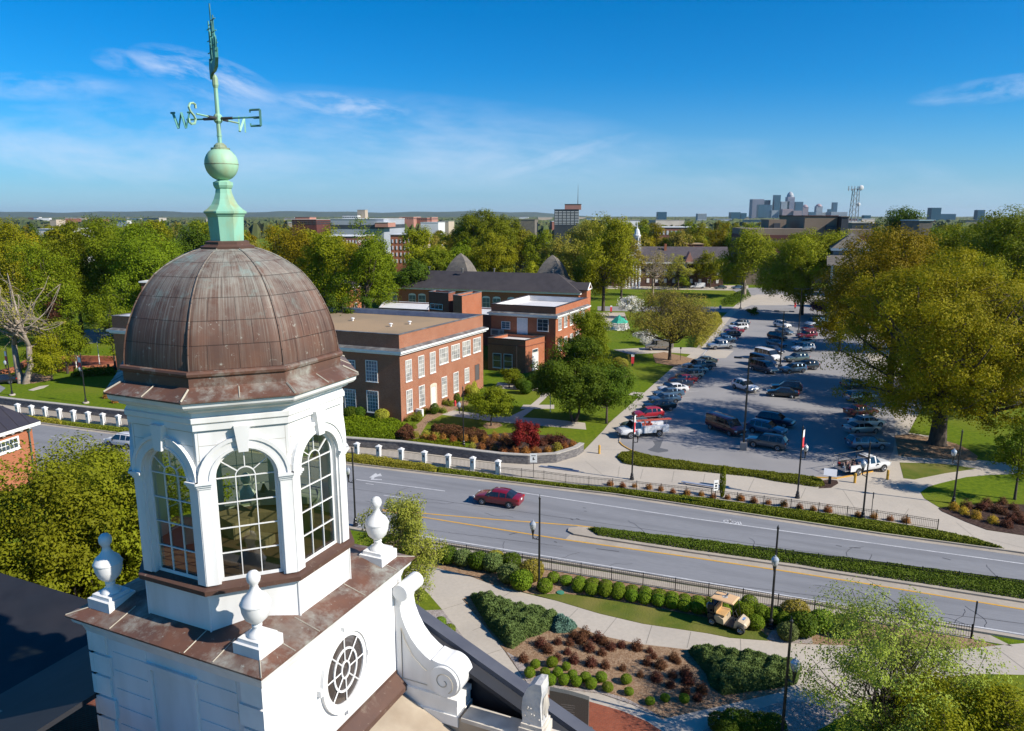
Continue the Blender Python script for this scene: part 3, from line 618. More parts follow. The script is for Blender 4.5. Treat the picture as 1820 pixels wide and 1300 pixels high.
hedge('blue_juniper', hp([(985, 1103), (1010, 1108), (1026, 1116), (1015, 1126), (990, 1128), (975, 1118)]), .7, 4500, .09, L_blue, 'small blue-green juniper at the right end of the juniper wedge', 'juniper', seed=13, strands=True, edge=.5, lump=.5)
hedge('spreading_juniper', hp([(1222, 1160), (1260, 1158), (1297, 1164), (1389, 1178), (1425, 1190), (1415, 1218), (1375, 1226), (1330, 1232), (1285, 1238), (1262, 1222), (1255, 1200)]), .8, 42000, .085, L_jun, 'broad mass of spreading juniper left of the street lamp, beside the shaded walk', 'juniper', seed=14, strands=True, edge=.5, lump=.45)
hedge('hedge_block', hp([(560, 745), (640, 744), (700, 748), (722, 757), (725, 772), (700, 781), (640, 777), (560, 765)]), .55, 16000, .10, L_green, 'wide low block of clipped green shrubs in front of the brick corner building', 'hedge', seed=15, edge=.5, lump=.5)
hedge('ground_cover', hp([(722, 785), (760, 780), (820, 788), (832, 798), (800, 801), (730, 792)]), .3, 6000, .08, L_green, 'green ground cover between the stone wall and the brown hedge', 'ground cover', kind='stuff', seed=16)
hedge('brown_hedge', hp([(765, 763), (800, 765), (850, 772), (868, 778), (865, 787), (820, 783), (770, 775)]), .9, 9000, .09, L_brown, 'long dark brown hedge behind the lamp post near the stone wall', 'hedge', seed=17, edge=.4)
hedge('brown_hedge', hp([(700, 778), (722, 760), (735, 765), (738, 780), (722, 788)]), .8, 4000, .09, L_brown, 'dark brown shrubs at the right end of the clipped green block', 'hedge', seed=18, edge=.4)
# ---------------- cupola tower ------------------------------------------------
TX, TY, TR = -6.0186, 15.6828, R(-24)
def TW(x, y): ca, sa = math.cos(TR), math.sin(TR); return (TX + x * ca - y * sa, TY + x * sa + y * ca)
def copper(name, base, dark, pale, amount, coordkind='UV', seams=None, stretch=(7, .45, 1), top=None):
    m = bpy.data.materials.new(name); m.use_nodes = True; t = m.node_tree; b = t.nodes['Principled BSDF']; b.inputs['Roughness'].default_value = .6; b.inputs['Metallic'].default_value = .05; b.inputs['Specular IOR Level'].default_value = .35
    tc = N(t, 'ShaderNodeTexCoord'); mp = N(t, 'ShaderNodeMapping'); mp.inputs['Scale'].default_value = stretch; lk(t, tc.outputs[coordkind], mp.inputs[0])
    def noise(vec, sc, lo, hi, det=6, ro=.6, mx_=1.0):
        n = N(t, 'ShaderNodeTexNoise'); n.inputs['Scale'].default_value = sc; n.inputs['Detail'].default_value = det; n.inputs['Roughness'].default_value = ro; lk(t, vec, n.inputs['Vector'])
        r = N(t, 'ShaderNodeMapRange'); r.inputs['From Min'].default_value = lo; r.inputs['From Max'].default_value = hi; r.inputs['To Max'].default_value = mx_; lk(t, n.outputs['Fac'], r.inputs[0]); return r.outputs[0]
    def mix(f, a, c):
        x = N(t, 'ShaderNodeMix', data_type='RGBA')
        lk(t, f, x.inputs['Factor'])
        for v, k in ((a, 'A'), (c, 'B')):
            if isinstance(v, tuple): x.inputs[k].default_value = (*v, 1)
            else: lk(t, v, x.inputs[k])
        return x.outputs['Result']
    col = mix(noise(tc.outputs['Object'], 1.4, .35, .65), base, dark)
    st = noise(mp.outputs[0], 1.0, .60 - amount * .12, .78 - amount * .08, 8, .72, .85)      # long rain streaks
    br_ = noise(tc.outputs['Object'], .8, .38, .6, 3)
    zed = None
    if top is not None:
        sp = N(t, 'ShaderNodeSeparateXYZ'); lk(t, tc.outputs['Object'], sp.inputs[0])
        r = N(t, 'ShaderNodeMapRange'); r.inputs['From Min'].default_value = top[0]; r.inputs['From Max'].default_value = top[1]; lk(t, sp.outputs[2], r.inputs[0]); zed = r.outputs[0]
    f = M_('MULTIPLY', st, M_('ADD', .25, M_('MULTIPLY', br_, .75, t), t), t)
    if zed is not None: f = M_('MULTIPLY', f, M_('ADD', .45, M_('MULTIPLY', zed, .9, t), t), t, True)
    col = mix(f, col, pale)
    sp_ = noise(tc.outputs['Object'], 7.5, .62, .72, 5, .7, .7); col = mix(sp_, col, pale)          # spots
    if zed is not None:
        g = noise(tc.outputs['Object'], 3.0, .35, .6, 6, .7, .8); col = mix(M_('MULTIPLY', M_('POWER', zed, 1.6, t), g, t), col, (.30, .31, .27))
        g2 = noise(tc.outputs['Object'], 2.2, .55, .7, 5, .7, .7); col = mix(M_('MULTIPLY', zed, g2, t), col, (.22, .36, .33))
    if seams:
        br = N(t, 'ShaderNodeTexBrick'); br.offset = .5; br.inputs['Scale'].default_value = 1; br.inputs['Brick Width'].default_value = seams[0]; br.inputs['Row Height'].default_value = seams[1]; br.inputs['Mortar Size'].default_value = .008; br.inputs['Mortar Smooth'].default_value = .1
        br.inputs['Color1'].default_value = (.92, .92, .92, 1); br.inputs['Color2'].default_value = (1.07, 1.06, 1.06, 1); br.inputs['Mortar'].default_value = (.5, .5, .5, 1); lk(t, tc.outputs['UV'], br.inputs['Vector'])
        x = N(t, 'ShaderNodeMix', data_type='RGBA', blend_type='MULTIPLY'); x.inputs['Factor'].default_value = 1; lk(t, col, x.inputs['A']); lk(t, br.outputs['Color'], x.inputs['B']); col = x.outputs['Result']
        bp = N(t, 'ShaderNodeBump'); bp.inputs['Distance'].default_value = .02; bp.invert = True; lk(t, br.outputs['Fac'], bp.inputs['Height']); lk(t, bp.outputs[0], b.inputs['Normal'])
    lk(t, col, b.inputs['Base Color']); return m
cop_dome = copper('aged_copper_dome', (.135, .066, .043), (.088, .048, .036), (.42, .42, .36), 1.02, seams=(.62, .47), stretch=(24, .42, 1), top=(24.6, 26.4))
cop_roof = copper('aged_copper_roof', (.15, .070, .045), (.10, .055, .042), (.40, .43, .38), 1.1, 'Object', stretch=(1.2, 1.2, 1))
cop_plain = copper('brown_copper', (.105, .056, .040), (.08, .044, .034), (.3, .26, .2), .1, 'Object', stretch=(1, 1, 1))
def verdi(name, a, b_, c_):
    m = mat(name, a, b_, 2.2, .6, c3=c_, s3=3.5, a3=.75, stretch=(1, 1, .35)); return m
green = verdi('verdigris', (.27, .52, .38), (.20, .43, .32), (.30, .30, .14))
greend = verdi('dark_verdigris', (.10, .36, .30), (.05, .20, .18), (.03, .08, .08))
greenb = verdi('ball_verdigris', (.33, .55, .36), (.27, .48, .33), (.33, .33, .17))
mossy = verdi('mossy_copper', (.20, .22, .13), (.30, .42, .28), (.12, .10, .07))
def panes(name, tint, refl=.10):
    m = bpy.data.materials.new(name); m.use_nodes = True; t = m.node_tree; t.nodes.clear()
    a = N(t, 'ShaderNodeBsdfTransparent'); a.inputs['Color'].default_value = (*tint, 1); g = N(t, 'ShaderNodeBsdfGlossy'); g.inputs['Roughness'].default_value = .02; g.inputs['Color'].default_value = (1, 1, 1, 1)
    fr = N(t, 'ShaderNodeLayerWeight'); fr.inputs['Blend'].default_value = .5; mx_ = N(t, 'ShaderNodeMixShader'); lk(t, M_('ADD', M_('MULTIPLY', M_('POWER', fr.outputs['Facing'], 3.0, t), .6, t), refl + .03, t), mx_.inputs[0]); lk(t, a.outputs[0], mx_.inputs[1]); lk(t, g.outputs[0], mx_.inputs[2])
    o = N(t, 'ShaderNodeOutputMaterial'); lk(t, mx_.outputs[0], o.inputs['Surface']); return m
clear = panes('clear_glass', (.66, .72, .60), .03)
T = thing('cupola_tower', 'white octagonal cupola with brown copper dome and green weather vane on a square white base', 'tower', (TX, TY, 0), TR)
r8 = R(22.5)
def sq(h, z): return [(-h, -h, z), (h, -h, z), (h, h, z), (-h, h, z)]
def loft(mb, rings, cap=True):
    n = len(rings[0]); vs = [p for r in rings for p in r]; m = len(rings)
    fs = [(i * n + k, i * n + (k + 1) % n, (i + 1) * n + (k + 1) % n, (i + 1) * n + k) for i in range(m - 1) for k in range(n)]
    if cap: fs += [tuple(range(n))[::-1], tuple((m - 1) * n + k for k in range(n))]
    return mb.add(vs, fs)
siding = mat('white_siding', (.75, .745, .735), (.70, .695, .685), 1.2, .5, c3=(.53, .515, .48), s3=1.2, a3=.5, stretch=(1, 1, .22), detail=8)
# square base
mb = MB(); loft(mb, [sq(2.4, 12.5), sq(2.4, 18.25)]); base = mb.build('base_wall', siding, T)
mb = MB()
gap = .012
for i in range(12):                    # siding boards on the two faces that show
    z = 13.0 + i * .44
    mb.box((-1.235, -2.408, z + .21), (1.03, .02, .405)); mb2 = MB() if i == 0 else mb2; mb2.box((1.235, -2.408, z + .21), (1.03, .02, .405))
mb.build('siding', siding, T); mb2.build('siding', siding, T)
for sx, sy in ((1, -1), (-1, -1), (1, 1)):
    mb = MB()
    for i in range(9):
        z0_ = 18.2 - (i + 1) * .52
        w = .62 if i % 2 else .54
        mb.box((sx * 2.4 - sx * w / 2 + sx * .045, sy * 2.4 + sy * .0, z0_ + .26), (w, .11, .46))
        if not (sx == 1): mb.box((sx * 2.4, sy * 2.4 - sy * w / 2 + sy * .06, z0_ + .26), (.11, w, .46))
    mb.build('quoins', trimw, T)
mb = MB()
for sx in (-1, 1): mb.box((sx * .62, -2.43, 15.2), (.10, .07, 5.1))
mb.box((0, -2.43, 17.79), (1.44, .08, .12)); mb.box((0, -2.405, 15.2), (1.12, .02, 5.0)); mb.build('wall_panel', siding, T)
mb = MB(); loft(mb, [sq(2.44, 18.12), sq(2.47, 18.2), sq(2.5, 18.3), sq(2.62, 18.42), sq(2.66, 18.54)]); mb.build('base_cornice', white, T)
mb = MB(); loft(mb, [sq(2.70, 18.545), sq(2.72, 18.60), sq(1.6, 18.90)]); mb.build('base_roof', cop_roof, T)
mb = MB()
pale = mat('solder', (.42, .38, .30), (.3, .27, .22), 3, .8)
for u in (-1.5, -.2, 1.1): mb.box((u, -2.36, 18.697), (.035, .74, .012), T=Matrix.Rotation(0, 4, 'Z'))
mb = MB()
def seamline(a, b): 
    def zz(p): h = max(abs(p[0]), abs(p[1])); return 18.60 + (2.72 - h) / 1.12 * .30 + .006
    mb.tube([(a[0], a[1], zz(a)), ((a[0] + b[0]) / 2, (a[1] + b[1]) / 2, zz(((a[0] + b[0]) / 2, (a[1] + b[1]) / 2))), (b[0], b[1], zz(b))], .014, 4)
for u in (-1.35, .75): seamline((u, -2.7), (u, -2.05))
for u in (-1.0, .6, 1.9): seamline((2.7, u), (2.06, u))
seamline((2.7, -1.75), (2.1, -1.75)); seamline((1.5, -2.7), (1.5, -2.1))
for sx, sy in ((1, -1), (-1, -1), (1, 1)): seamline((sx * 2.7, sy * 2.7), (sx * 1.75, sy * 1.75))
mb.build('roof_seams', pale, T)
# octagonal lantern
mb = MB(); mb.lathe([(2.27, 18.7), (2.27, 19.6)], 8, rot=r8); mb.build('lantern_base', white, T)
mb = MB()
for k in range(8):
    a = r8 + k * math.pi / 4; mb.tube([(2.275 * math.cos(a), 2.275 * math.sin(a), 18.72), (2.275 * math.cos(a), 2.275 * math.sin(a), 19.6)], .022, 6)
mb.build('corner_bead', white, T)
mb = MB(); mb.lathe([(2.30, 19.56), (2.40, 19.60), (2.41, 19.70), (2.1, 19.76)], 8, rot=r8); mb.build('lantern_sill', cop_plain, T)
RW = 2.24; AP = RW * math.cos(r8); SD = 2 * RW * math.sin(r8)   # wall plane distance and face width
SPR, RAD, WT = 21.93, .60, .16
arc = lambda r, a0=0, a1=180, n=18: [(r * math.cos(R(a0 + (a1 - a0) * i / n)), SPR + r * math.sin(R(a0 + (a1 - a0) * i / n))) for i in range(n + 1)]
for k in range(8):
    a = k * math.pi / 4; Nn = Vector((math.cos(a), math.sin(a), 0)); U_ = Vector((-math.sin(a), math.cos(a), 0)); Z_ = Vector((0, 0, 1))
    O = Nn * AP; q = MB(); h = SD / 2 - .002
    top_ = [(-h, SPR), (-h, 23.35), (h, 23.35), (h, SPR)] + arc(RAD)
    q.extr(top_, O, U_, Z_, -Nn * WT)
    for s_ in (-1, 1): q.extr([(s_ * RAD, 19.74), (s_ * h, 19.74), (s_ * h, SPR), (s_ * RAD, SPR)], O, U_, Z_, -Nn * WT)
    q.build('lantern_wall', white, T)
    q = MB()                                                    # archivolt, pilasters, imposts, keystone
    for r0, r1, t_ in ((.63, .86, .055), (.80, .87, .085), (.62, .67, .075)):
        q.extr(arc(r1) + arc(r0)[::-1], O + Nn * .001, U_, Z_, Nn * t_)
    q.build('arch_moulding', white, T)
    for s_ in (-1, 1):
        q = MB()
        q.extr([(s_ * .645, 19.76), (s_ * (SD / 2 + .01), 19.76), (s_ * (SD / 2 + .01), 21.80), (s_ * .645, 21.80)], O, U_, Z_, Nn * .05)
        for z0_, z1_, o_ in ((21.80, 21.85, .07), (21.85, 21.90, .10), (21.90, 21.95, .135)):
            q.extr([(s_ * (.645 - o_ * .25), z0_), (s_ * (SD / 2 + .01 + o_ * .41), z0_), (s_ * (SD / 2 + .01 + o_ * .41), z1_), (s_ * (.645 - o_ * .25), z1_)], O, U_, Z_, Nn * o_)
        q.build('pilaster', white, T)
    q = MB(); q.extr([(-.09, 22.50), (.09, 22.50), (.15, 23.02), (-.15, 23.02)], O, U_, Z_, Nn * .15); q.build('keystone', white, T)
    # panel lines in the spandrel
    q = MB(); q.mi = 0
    for s_ in (-1, 1): q.extr([(s_ * .80, 22.1), (s_ * .806, 22.1), (s_ * .806, 22.93), (s_ * .80, 22.93)], O, U_, Z_, Nn * .003)
    for z_ in (22.35, 22.65, 22.93): 
        for s_ in (-1, 1): q.extr([(s_ * .17 if z_ > 22.6 else s_ * .80, z_), (s_ * (.80 if z_ > 22.6 else .83), z_), (s_ * (.80 if z_ > 22.6 else .83), z_ + .007), (s_ * .17 if z_ > 22.6 else s_ * .80, z_ + .007)], O, U_, Z_, Nn * .003)
    q.build('panel_joint', pale, T)
    w = MB(); F0 = O - Nn * .10
    w.extr([(-.6, 19.76), (-.6, SPR)] + arc(.6)[::-1][1:] + [(.6, 19.76), (.545, 19.82), (.545, SPR)] + arc(.545)[1:] + [(-.545, 19.82)], F0, U_, Z_, -Nn * .05)
    w.extr([(-.6, 19.76), (.6, 19.76), (.545, 19.83), (-.545, 19.83)], F0, U_, Z_, Nn * .02)
    win = w.build('window', white, T)
    w = MB()
    for u_ in (-.185, .185): w.extr([(u_ - .009, 19.8), (u_ + .009, 19.8), (u_ + .009, SPR), (u_ - .009, SPR)], F0 + Nn * .005, U_, Z_, -Nn * .03)
    for i_ in range(1, 5): z_ = 19.82 + i_ * .5275; w.extr([(-.55, z_ - .009), (.55, z_ - .009), (.55, z_ + .009), (-.55, z_ + .009)], F0 + Nn * .009, U_, Z_, -Nn * .03)
    w.extr(arc(.195) + arc(.175)[::-1], F0 + Nn * .005, U_, Z_, -Nn * .03)
    for an in (38, 90, 142):
        c0, s0 = math.cos(R(an)), math.sin(R(an)); p0 = (.19 * c0, SPR + .19 * s0); p1 = (.56 * c0, SPR + .56 * s0); nx, nz = -s0 * .009, c0 * .009
        w.extr([(p0[0] - nx, p0[1] - nz), (p1[0] - nx, p1[1] - nz), (p1[0] + nx, p1[1] + nz), (p0[0] + nx, p0[1] + nz)], F0 + Nn * .005, U_, Z_, -Nn * .03)
    w.build('glazing_bars', white, win)
    w = MB(); pts = [(-.56, 19.8)] + [(-.56, SPR)] + arc(.56)[::-1][1:-1] + [(.56, SPR), (.56, 19.8)]
    tr = tessellate_polygon([[Vector((a_, b_, 0)) for a_, b_ in pts]]); P_ = [F0 - Nn * .02 + U_ * a_ + Z_ * b_ for a_, b_ in pts]; w.add(P_, [tuple(x) for x in tr]); w.build('glass_pane', clear, win)
# lantern floor, ceiling and what stands inside
floorm = mat('lantern_floor', (.34, .32, .26), (.24, .22, .18), 3, .8, c3=(.3, .27, .2), s3=1.2); wood = mat('raw_wood', (.24, .17, .10), (.17, .12, .075), 4, .8, stretch=(1, 6, 1))
mb = MB(); mb.lathe([(2.1, 19.58), (2.1, 19.64)], 8, rot=r8); mb.build('lantern_floor', floorm, T)
mb = MB(); mb.lathe([(2.15, 23.3), (2.15, 23.35)], 8, rot=r8); mb.build('lantern_ceiling', floorm, T)
mb = MB(); mb.box((.35, .75, 19.95), (1.3, .5, .62), .5); mb.box((-.55, .2, 19.9), (.9, .7, .5), -.3); mb.box((.5, -.2, 19.82), (.5, .4, .3), .2); mb.build('wooden_crate', wood, T)
mb = MB(); mb.box((.25, 1.0, 20.42), (1.5, .55, .16), .5); mb.box((-1.0, -.6, 20.0), (.5, .3, .7), .9); mb.build('equipment_case', mat('case_grey', (.30, .33, .30), (.2, .22, .2), 2), T)
mb = MB(); mb.lathe([(.34, 19.64), (.36, 20.0), (.22, 20.3), (.10, 20.5), (.02, 20.7)], 14, c=(-.35, .9, 0)); mb.build('reflection_shape', mat('reflection_teal', (.05, .14, .13), (.03, .08, .08), 3, .4, metal=.5), T, smooth=True)  # added teal shape, stands in for a reflection in the panes
# entablature
mb = MB(); mb.lathe([(2.26, 22.97), (2.30, 22.97), (2.30, 23.10), (2.34, 23.13), (2.34, 23.22), (2.29, 23.24), (2.29, 23.32), (2.36, 23.35), (2.42, 23.38), (2.42, 23.43), (2.55, 23.45), (2.60, 23.50), (2.62, 23.58), (2.2, 23.6)], 8, rot=r8, cap=False); mb.build('cornice', white, T)
mb = MB(); mb.lathe([(2.62, 23.585), (2.675, 23.60), (2.675, 23.63), (2.31, 23.80), (2.285, 23.82), (2.285, 24.0), (2.33, 24.03), (2.345, 24.08), (2.33, 24.12), (2.2, 24.14)], 8, rot=r8, cap=False); mb.build('eaves_roof', cop_roof, T)
mb = MB()
for k in range(8):
    a = r8 + k * math.pi / 4; c0, s0 = math.cos(a), math.sin(a); mb.tube([(2.66 * c0, 2.66 * s0, 23.645), (2.33 * c0, 2.33 * s0, 23.80)], .022, 4)
    a = k * math.pi / 4; c0, s0 = math.cos(a), math.sin(a); f8 = math.cos(r8); mb.tube([(2.66 * f8 * c0, 2.66 * f8 * s0, 23.642), (2.33 * f8 * c0, 2.33 * f8 * s0, 23.797)], .014, 4)
mb.build('eaves_seam', pale, T)
# dome: eight curved faces with softened hips
prof = [(2.24, 24.13), (2.23, 24.3), (2.20, 24.5), (2.165, 24.68), (2.115, 24.87), (2.045, 25.05), (1.95, 25.26), (1.84, 25.46), (1.69, 25.67), (1.52, 25.86), (1.33, 26.0), (1.12, 26.12), (.92, 26.215), (.72, 26.29), (.53, 26.34)]
n_ = 64; mb = MB(); vs = []; uvs = []; arcl = 0
for i, (r_, z_) in enumerate(prof):
    if i: arcl += math.hypot(prof[i][0] - prof[i - 1][0], prof[i][1] - prof[i - 1][1])
    for k in range(n_):
        th = 2 * math.pi * k / n_; d = (th + r8) % (math.pi / 4) - r8; oc = math.cos(r8) / math.cos(d); rr_ = r_ * (oc * .86 + .14 * 1.0); vs.append((rr_ * math.cos(th), rr_ * math.sin(th), z_)); uvs.append((th * 2.3, arcl, d))
fs = [(i * n_ + k, i * n_ + (k + 1) % n_, (i + 1) * n_ + (k + 1) % n_, (i + 1) * n_ + k) for i in range(len(prof) - 1) for k in range(n_)]
mb.add(vs, fs); dome = mb.build('dome', cop_dome, T, smooth=True)
uvl = dome.data.uv_layers['UVMap'].data
for p in dome.data.polygons:
    ks = [v % n_ for v in p.vertices]
    for li, v in zip(p.loop_indices, p.vertices):
        k = v % n_; th = 2 * math.pi * (n_ if (k == 0 and max(ks) == n_ - 1) else k) / n_; uvl[li].uv = (th * 2.3, uvs[v][1])
mb = MB()
for k in range(8):                                              # ribs where the faces meet
    a = r8 + k * math.pi / 4; mb.tube([((r_ * 1.0 + .004) * math.cos(a), (r_ * 1.0 + .004) * math.sin(a), z_) for r_, z_ in prof], .016, 5)
mb.build('dome_rib', cop_dome, T)
mb = MB(); mb.lathe([(0.561, 26.30), (0.580, 26.37), (0.514, 26.39), (0.468, 26.42), (0.468, 26.47), (0.393, 26.49)], 8, rot=r8); mb.build('dome_collar', cop_plain, T)
mb = MB(); mb.lathe([(0.351, 26.47), (0.383, 26.98), (0.402, 27.0), (0.421, 27.04), (0.449, 27.05), (0.453, 27.09), (0.374, 27.14), (0.281, 27.23), (0.220, 27.34), (0.178, 27.46), (0.164, 27.55), (0.187, 27.57), (0.210, 27.62), (0.210, 27.68), (0.159, 27.70), (0.131, 27.72)], 8, rot=r8); mb.build('finial_pedestal', green, T)
mb = MB(); mb.lathe([(.333 * math.sin(math.pi * i / 16) + .001, 28.05 - .34 * math.cos(math.pi * i / 16)) for i in range(17)], 28); mb.build('finial_ball', greenb, T, smooth=True)
mb = MB(); mb.lathe([(0.334, 28.035), (0.338, 28.04), (0.338, 28.05), (0.334, 28.055)], 28, cap=False); mb.lathe([(0.187, 28.33), (0.187, 28.37), (0.131, 28.38), (0.122, 28.42), (0.065, 28.47)], 16); mb.build('ball_collar', mossy, T)
# weather vane
mb = MB(); mb.tube([(0, 0, 28.4), (0, 0, 28.9)], .042, 8); mb.tube([(0, 0, 28.9), (0, 0, 29.72)], [.042, .04], 8)
mb.lathe([(.055, 28.86), (.085, 28.9), (.085, 29.0), (.055, 29.04)], 8); mb.lathe([(.045, 29.55), (.06, 29.6), (.055, 29.74), (.02, 29.8)], 8); mb.lathe([(.05, 28.6), (.05, 28.63)], 8)
vane = mb.build('weather_vane', green, T)
NA, EA = R(79) - TR, R(-14) - TR
def dirv(a): return Vector((math.cos(a), math.sin(a), 0))
letters = dict(N=(dirv(NA), .90), E=(dirv(EA), .86), S=(-dirv(NA), .86), W=(-dirv(EA), .86))
for ch, (dv, L_) in letters.items():
    mb = MB(); zc = 28.94; C_ = dv * L_; hh, wd, tk = .155, .115, .03
    def stroke(a, b, w=.034): 
        p, q = C_ + dv * a[0] + Vector((0, 0, zc + a[1])), C_ + dv * b[0] + Vector((0, 0, zc + b[1])); mb.tube([p, q], w * .62, 4)
    if ch == 'E': stroke((wd, -hh), (wd, hh), .05); stroke((wd, hh), (-wd, hh)); stroke((wd, -hh), (-wd, -hh)); stroke((wd, 0), (-.04, 0)); stroke((-wd, hh), (-wd, hh - .05)); stroke((-wd, -hh), (-wd, -hh + .05))
    if ch == 'N': stroke((-wd, -hh), (-wd, hh)); stroke((wd, -hh), (wd, hh)); stroke((-wd, -hh), (wd, hh), .05)
    if ch == 'W': stroke((.2, hh), (.09, -hh), .05); stroke((.09, -hh), (0, hh)); stroke((0, hh), (-.09, -hh), .05); stroke((-.09, -hh), (-.2, hh)); stroke((.25, hh), (.15, hh)); stroke((-.25, hh), (-.15, hh))
    if ch == 'S':
        pts = [C_ + dv * (x_) + Vector((0, 0, zc + z_)) for x_, z_ in [(-.12, .11), (-.12, .18), (-.05, .20), (.05, .18), (.10, .11), (.06, .03), (-.04, -.03), (-.09, -.10), (-.05, -.18), (.05, -.20), (.12, -.17), (.12, -.10)]]
        mb.tube(pts, .024, 5)
    if ch in 'EW': mb.tube([dv * .3 + Vector((0, 0, 28.95)), dv * (L_ - .12 if ch == 'W' else L_ + .1) + Vector((0, 0, 28.95))], .018, 4)
    else: mb.tube([dv * .3 + Vector((0, 0, 28.95)), dv * (L_ - .13) + Vector((0, 0, 28.95))], .018, 4)
    mb.build('letter', green if ch in 'SN' else greend, vane)
mb = MB()
for ch, (dv, L_) in letters.items(): mb.tube([dv * .05 + Vector((0, 0, 28.95)), dv * .34 + Vector((0, 0, 28.95))], .03, 5)
mb.build('arm', mat('dark_iron', (.03, .035, .05), (.05, .04, .035), 4, .6), vane)
# sailing-ship vane, a cut-out plate seen almost along its keel
sdv = dirv(R(-63) - TR); su = Vector((0, 0, 1)); q3 = Vector((-sdv.y, sdv.x, 0)); mb = MB()
hull = [(-.62, -.10), (-.35, -.02), (.1, -.05), (.45, -.02), (.62, .12), (.66, .30), (.5, .28), (.42, .18), (-.2, .14), (-.42, .26), (-.58, .30), (-.66, .12)]
mb.extr([(a_, b_) for a_, b_ in hull], q3 * -.03 + Vector((0, 0, 29.9)), sdv, su, q3 * .06)
mb.build('ship_hull', greend, vane)
mb = MB()
for mx0, top_ in ((-.42, .95), (.02, 1.18), (.42, .88)):
    b0 = Vector((0, 0, 29.95)); mb.tube([b0 + sdv * mx0, b0 + sdv * mx0 + su * top_], .014, 5)
    for zz in (.35, .58, .8):
        if zz < top_ - .05: w_ = .17 * (1.15 - zz * .5); mb.tube([b0 + sdv * mx0 + su * zz - (sdv + q3 * .2) * w_, b0 + sdv * mx0 + su * zz + (sdv + q3 * .2) * w_], .012, 4)
for a_, b_ in (((-.42, .95), (-.62, .2)), ((.02, 1.18), (-.3, .2)), ((.02, 1.18), (.35, .2)), ((.42, .88), (.72, .25)), ((.42, .88), (.2, .15)), ((.62, .2), (.82, .42))):
    mb.tube([Vector((0, 0, 29.9)) + sdv * a_[0] + su * a_[1], Vector((0, 0, 29.9)) + sdv * b_[0] + su * b_[1]], .007, 3)
mb.build('ship_mast', greend, vane)
mb = MB()
for mx0, z0_, z1_, w_ in ((-.40, .22, .52, .16), (.04, .22, .55, .19), (.04, .60, .85, .14), (.44, .22, .5, .15), (-.40, .56, .76, .11)):
    O_ = Vector((0, 0, 29.93)) + sdv * mx0; mb.extr([(-w_, z0_), (w_, z0_), (w_ * .8, z1_), (-w_ * .8, z1_)], O_, sdv, su, q3 * .02)
mb.build('ship_sail', greend, vane)
# oval window in the right face
oc_ = Vector((2.4, .10, 16.98)); U_ = Vector((0, 1, 0)); Z_ = Vector((0, 0, 1)); Nn = Vector((1, 0, 0))
def ell(a, b, n=40): return [(a * math.cos(2 * math.pi * i / n), b * math.sin(2 * math.pi * i / n)) for i in range(n)]
def ering(mb, a, b, w, off, th):
    n = 40; O, I = ell(a, b, n), ell(a - w, b - w, n); vs = []
    for k in range(n):
        for (x_, z_), e in ((O[k], 0), (O[k], th), (I[k], th), (I[k], 0)): vs.append(oc_ + U_ * x_ + Z_ * z_ + Nn * (off + e))
    mb.add(vs, [(4 * k + j, 4 * ((k + 1) % n) + j, 4 * ((k + 1) % n) + (j + 1) % 4, 4 * k + (j + 1) % 4) for k in range(n) for j in range(4)])
mb = MB(); ering(mb, .86, .98, .10, 0.0, .09); ering(mb, .78, .90, .12, 0.0, .055)
for a_, b_, w_, h_ in ((0, .97, .14, .22), (0, -.97, .14, .22), (.86, 0, .20, .14), (-.86, 0, .20, .14)): mb.box(oc_ + U_ * a_ + Z_ * b_ + Nn * .05, (.12, w_, h_))
ow = mb.build('oval_window', white, T)
mb = MB(); mb.add([oc_ + Nn * .012 + U_ * a_ + Z_ * b_ for a_, b_ in ell(.7, .82)], [tuple(range(40))]); mb.build('glass_pane', glassmat('dark_glass', (.05, .04, .035)), ow)
mb = MB(); ering(mb, .43, .52, .045, .02, .03); ering(mb, .16, .22, .04, .02, .03)
for k in range(8):
    a = math.pi / 8 + k * math.pi / 4 if 0 else k * math.pi / 4; ca_, sa_ = math.cos(a), math.sin(a); r0 = (.14, .2) if 1 else 0
    mb.tube([oc_ + Nn * .035 + U_ * ca_ * .14 + Z_ * sa_ * .2, oc_ + Nn * .035 + U_ * ca_ * .68 + Z_ * sa_ * .80], .018, 4)
mb.build('glazing_bars', white, ow)
mb = MB(); mb.box((2.405, 0, 15.62), (.03, 4.8, .12)); loft(mb, [[(2.4, -2.6, 15.35), (2.72, -2.6, 15.22), (2.72, -2.6, 15.36), (2.42, -2.6, 15.6)], [(2.4, 2.15, 15.35), (2.72, 2.15, 15.22), (2.72, 2.15, 15.36), (2.42, 2.15, 15.6)]])
mb.build('wall_flashing', cop_plain, T)
# scroll bracket
mb = MB()
def sp(cx, cz, r0, a0, a1, n=14, k=0.0): return [(cx + (r0 - k * abs(a - a0)) * math.cos(R(a)), cz + (r0 - k * abs(a - a0)) * math.sin(R(a))) for a in [a0 + (a1 - a0) * i / n for i in range(n + 1)]]
side = [(2.41, 15.32), (2.41, 17.85)] + sp(2.62, 17.88, .20, 175, -60, 16) + [(2.62, 17.64), (2.56, 17.45), (2.60, 17.2), (2.70, 16.95), (2.85, 16.68), (3.04, 16.46), (3.26, 16.29), (3.46, 16.18), (3.44, 16.24), (3.62, 16.20)] + sp(3.80, 15.76, .44, 100, -80, 18) + [(3.6, 15.32)]
mb.extr(side, (0, 2.18, 0), (1, 0, 0), (0, 0, 1), (0, .66, 0)); sb = mb.build('scroll_bracket', white, T)
mb = MB(); mb.extr(sp(3.80, 15.76, .40, 0, 340, 26), (0, 2.10, 0), (1, 0, 0), (0, 0, 1), (0, .08, 0)); mb.build('scroll_volute', white, sb); mb = MB()
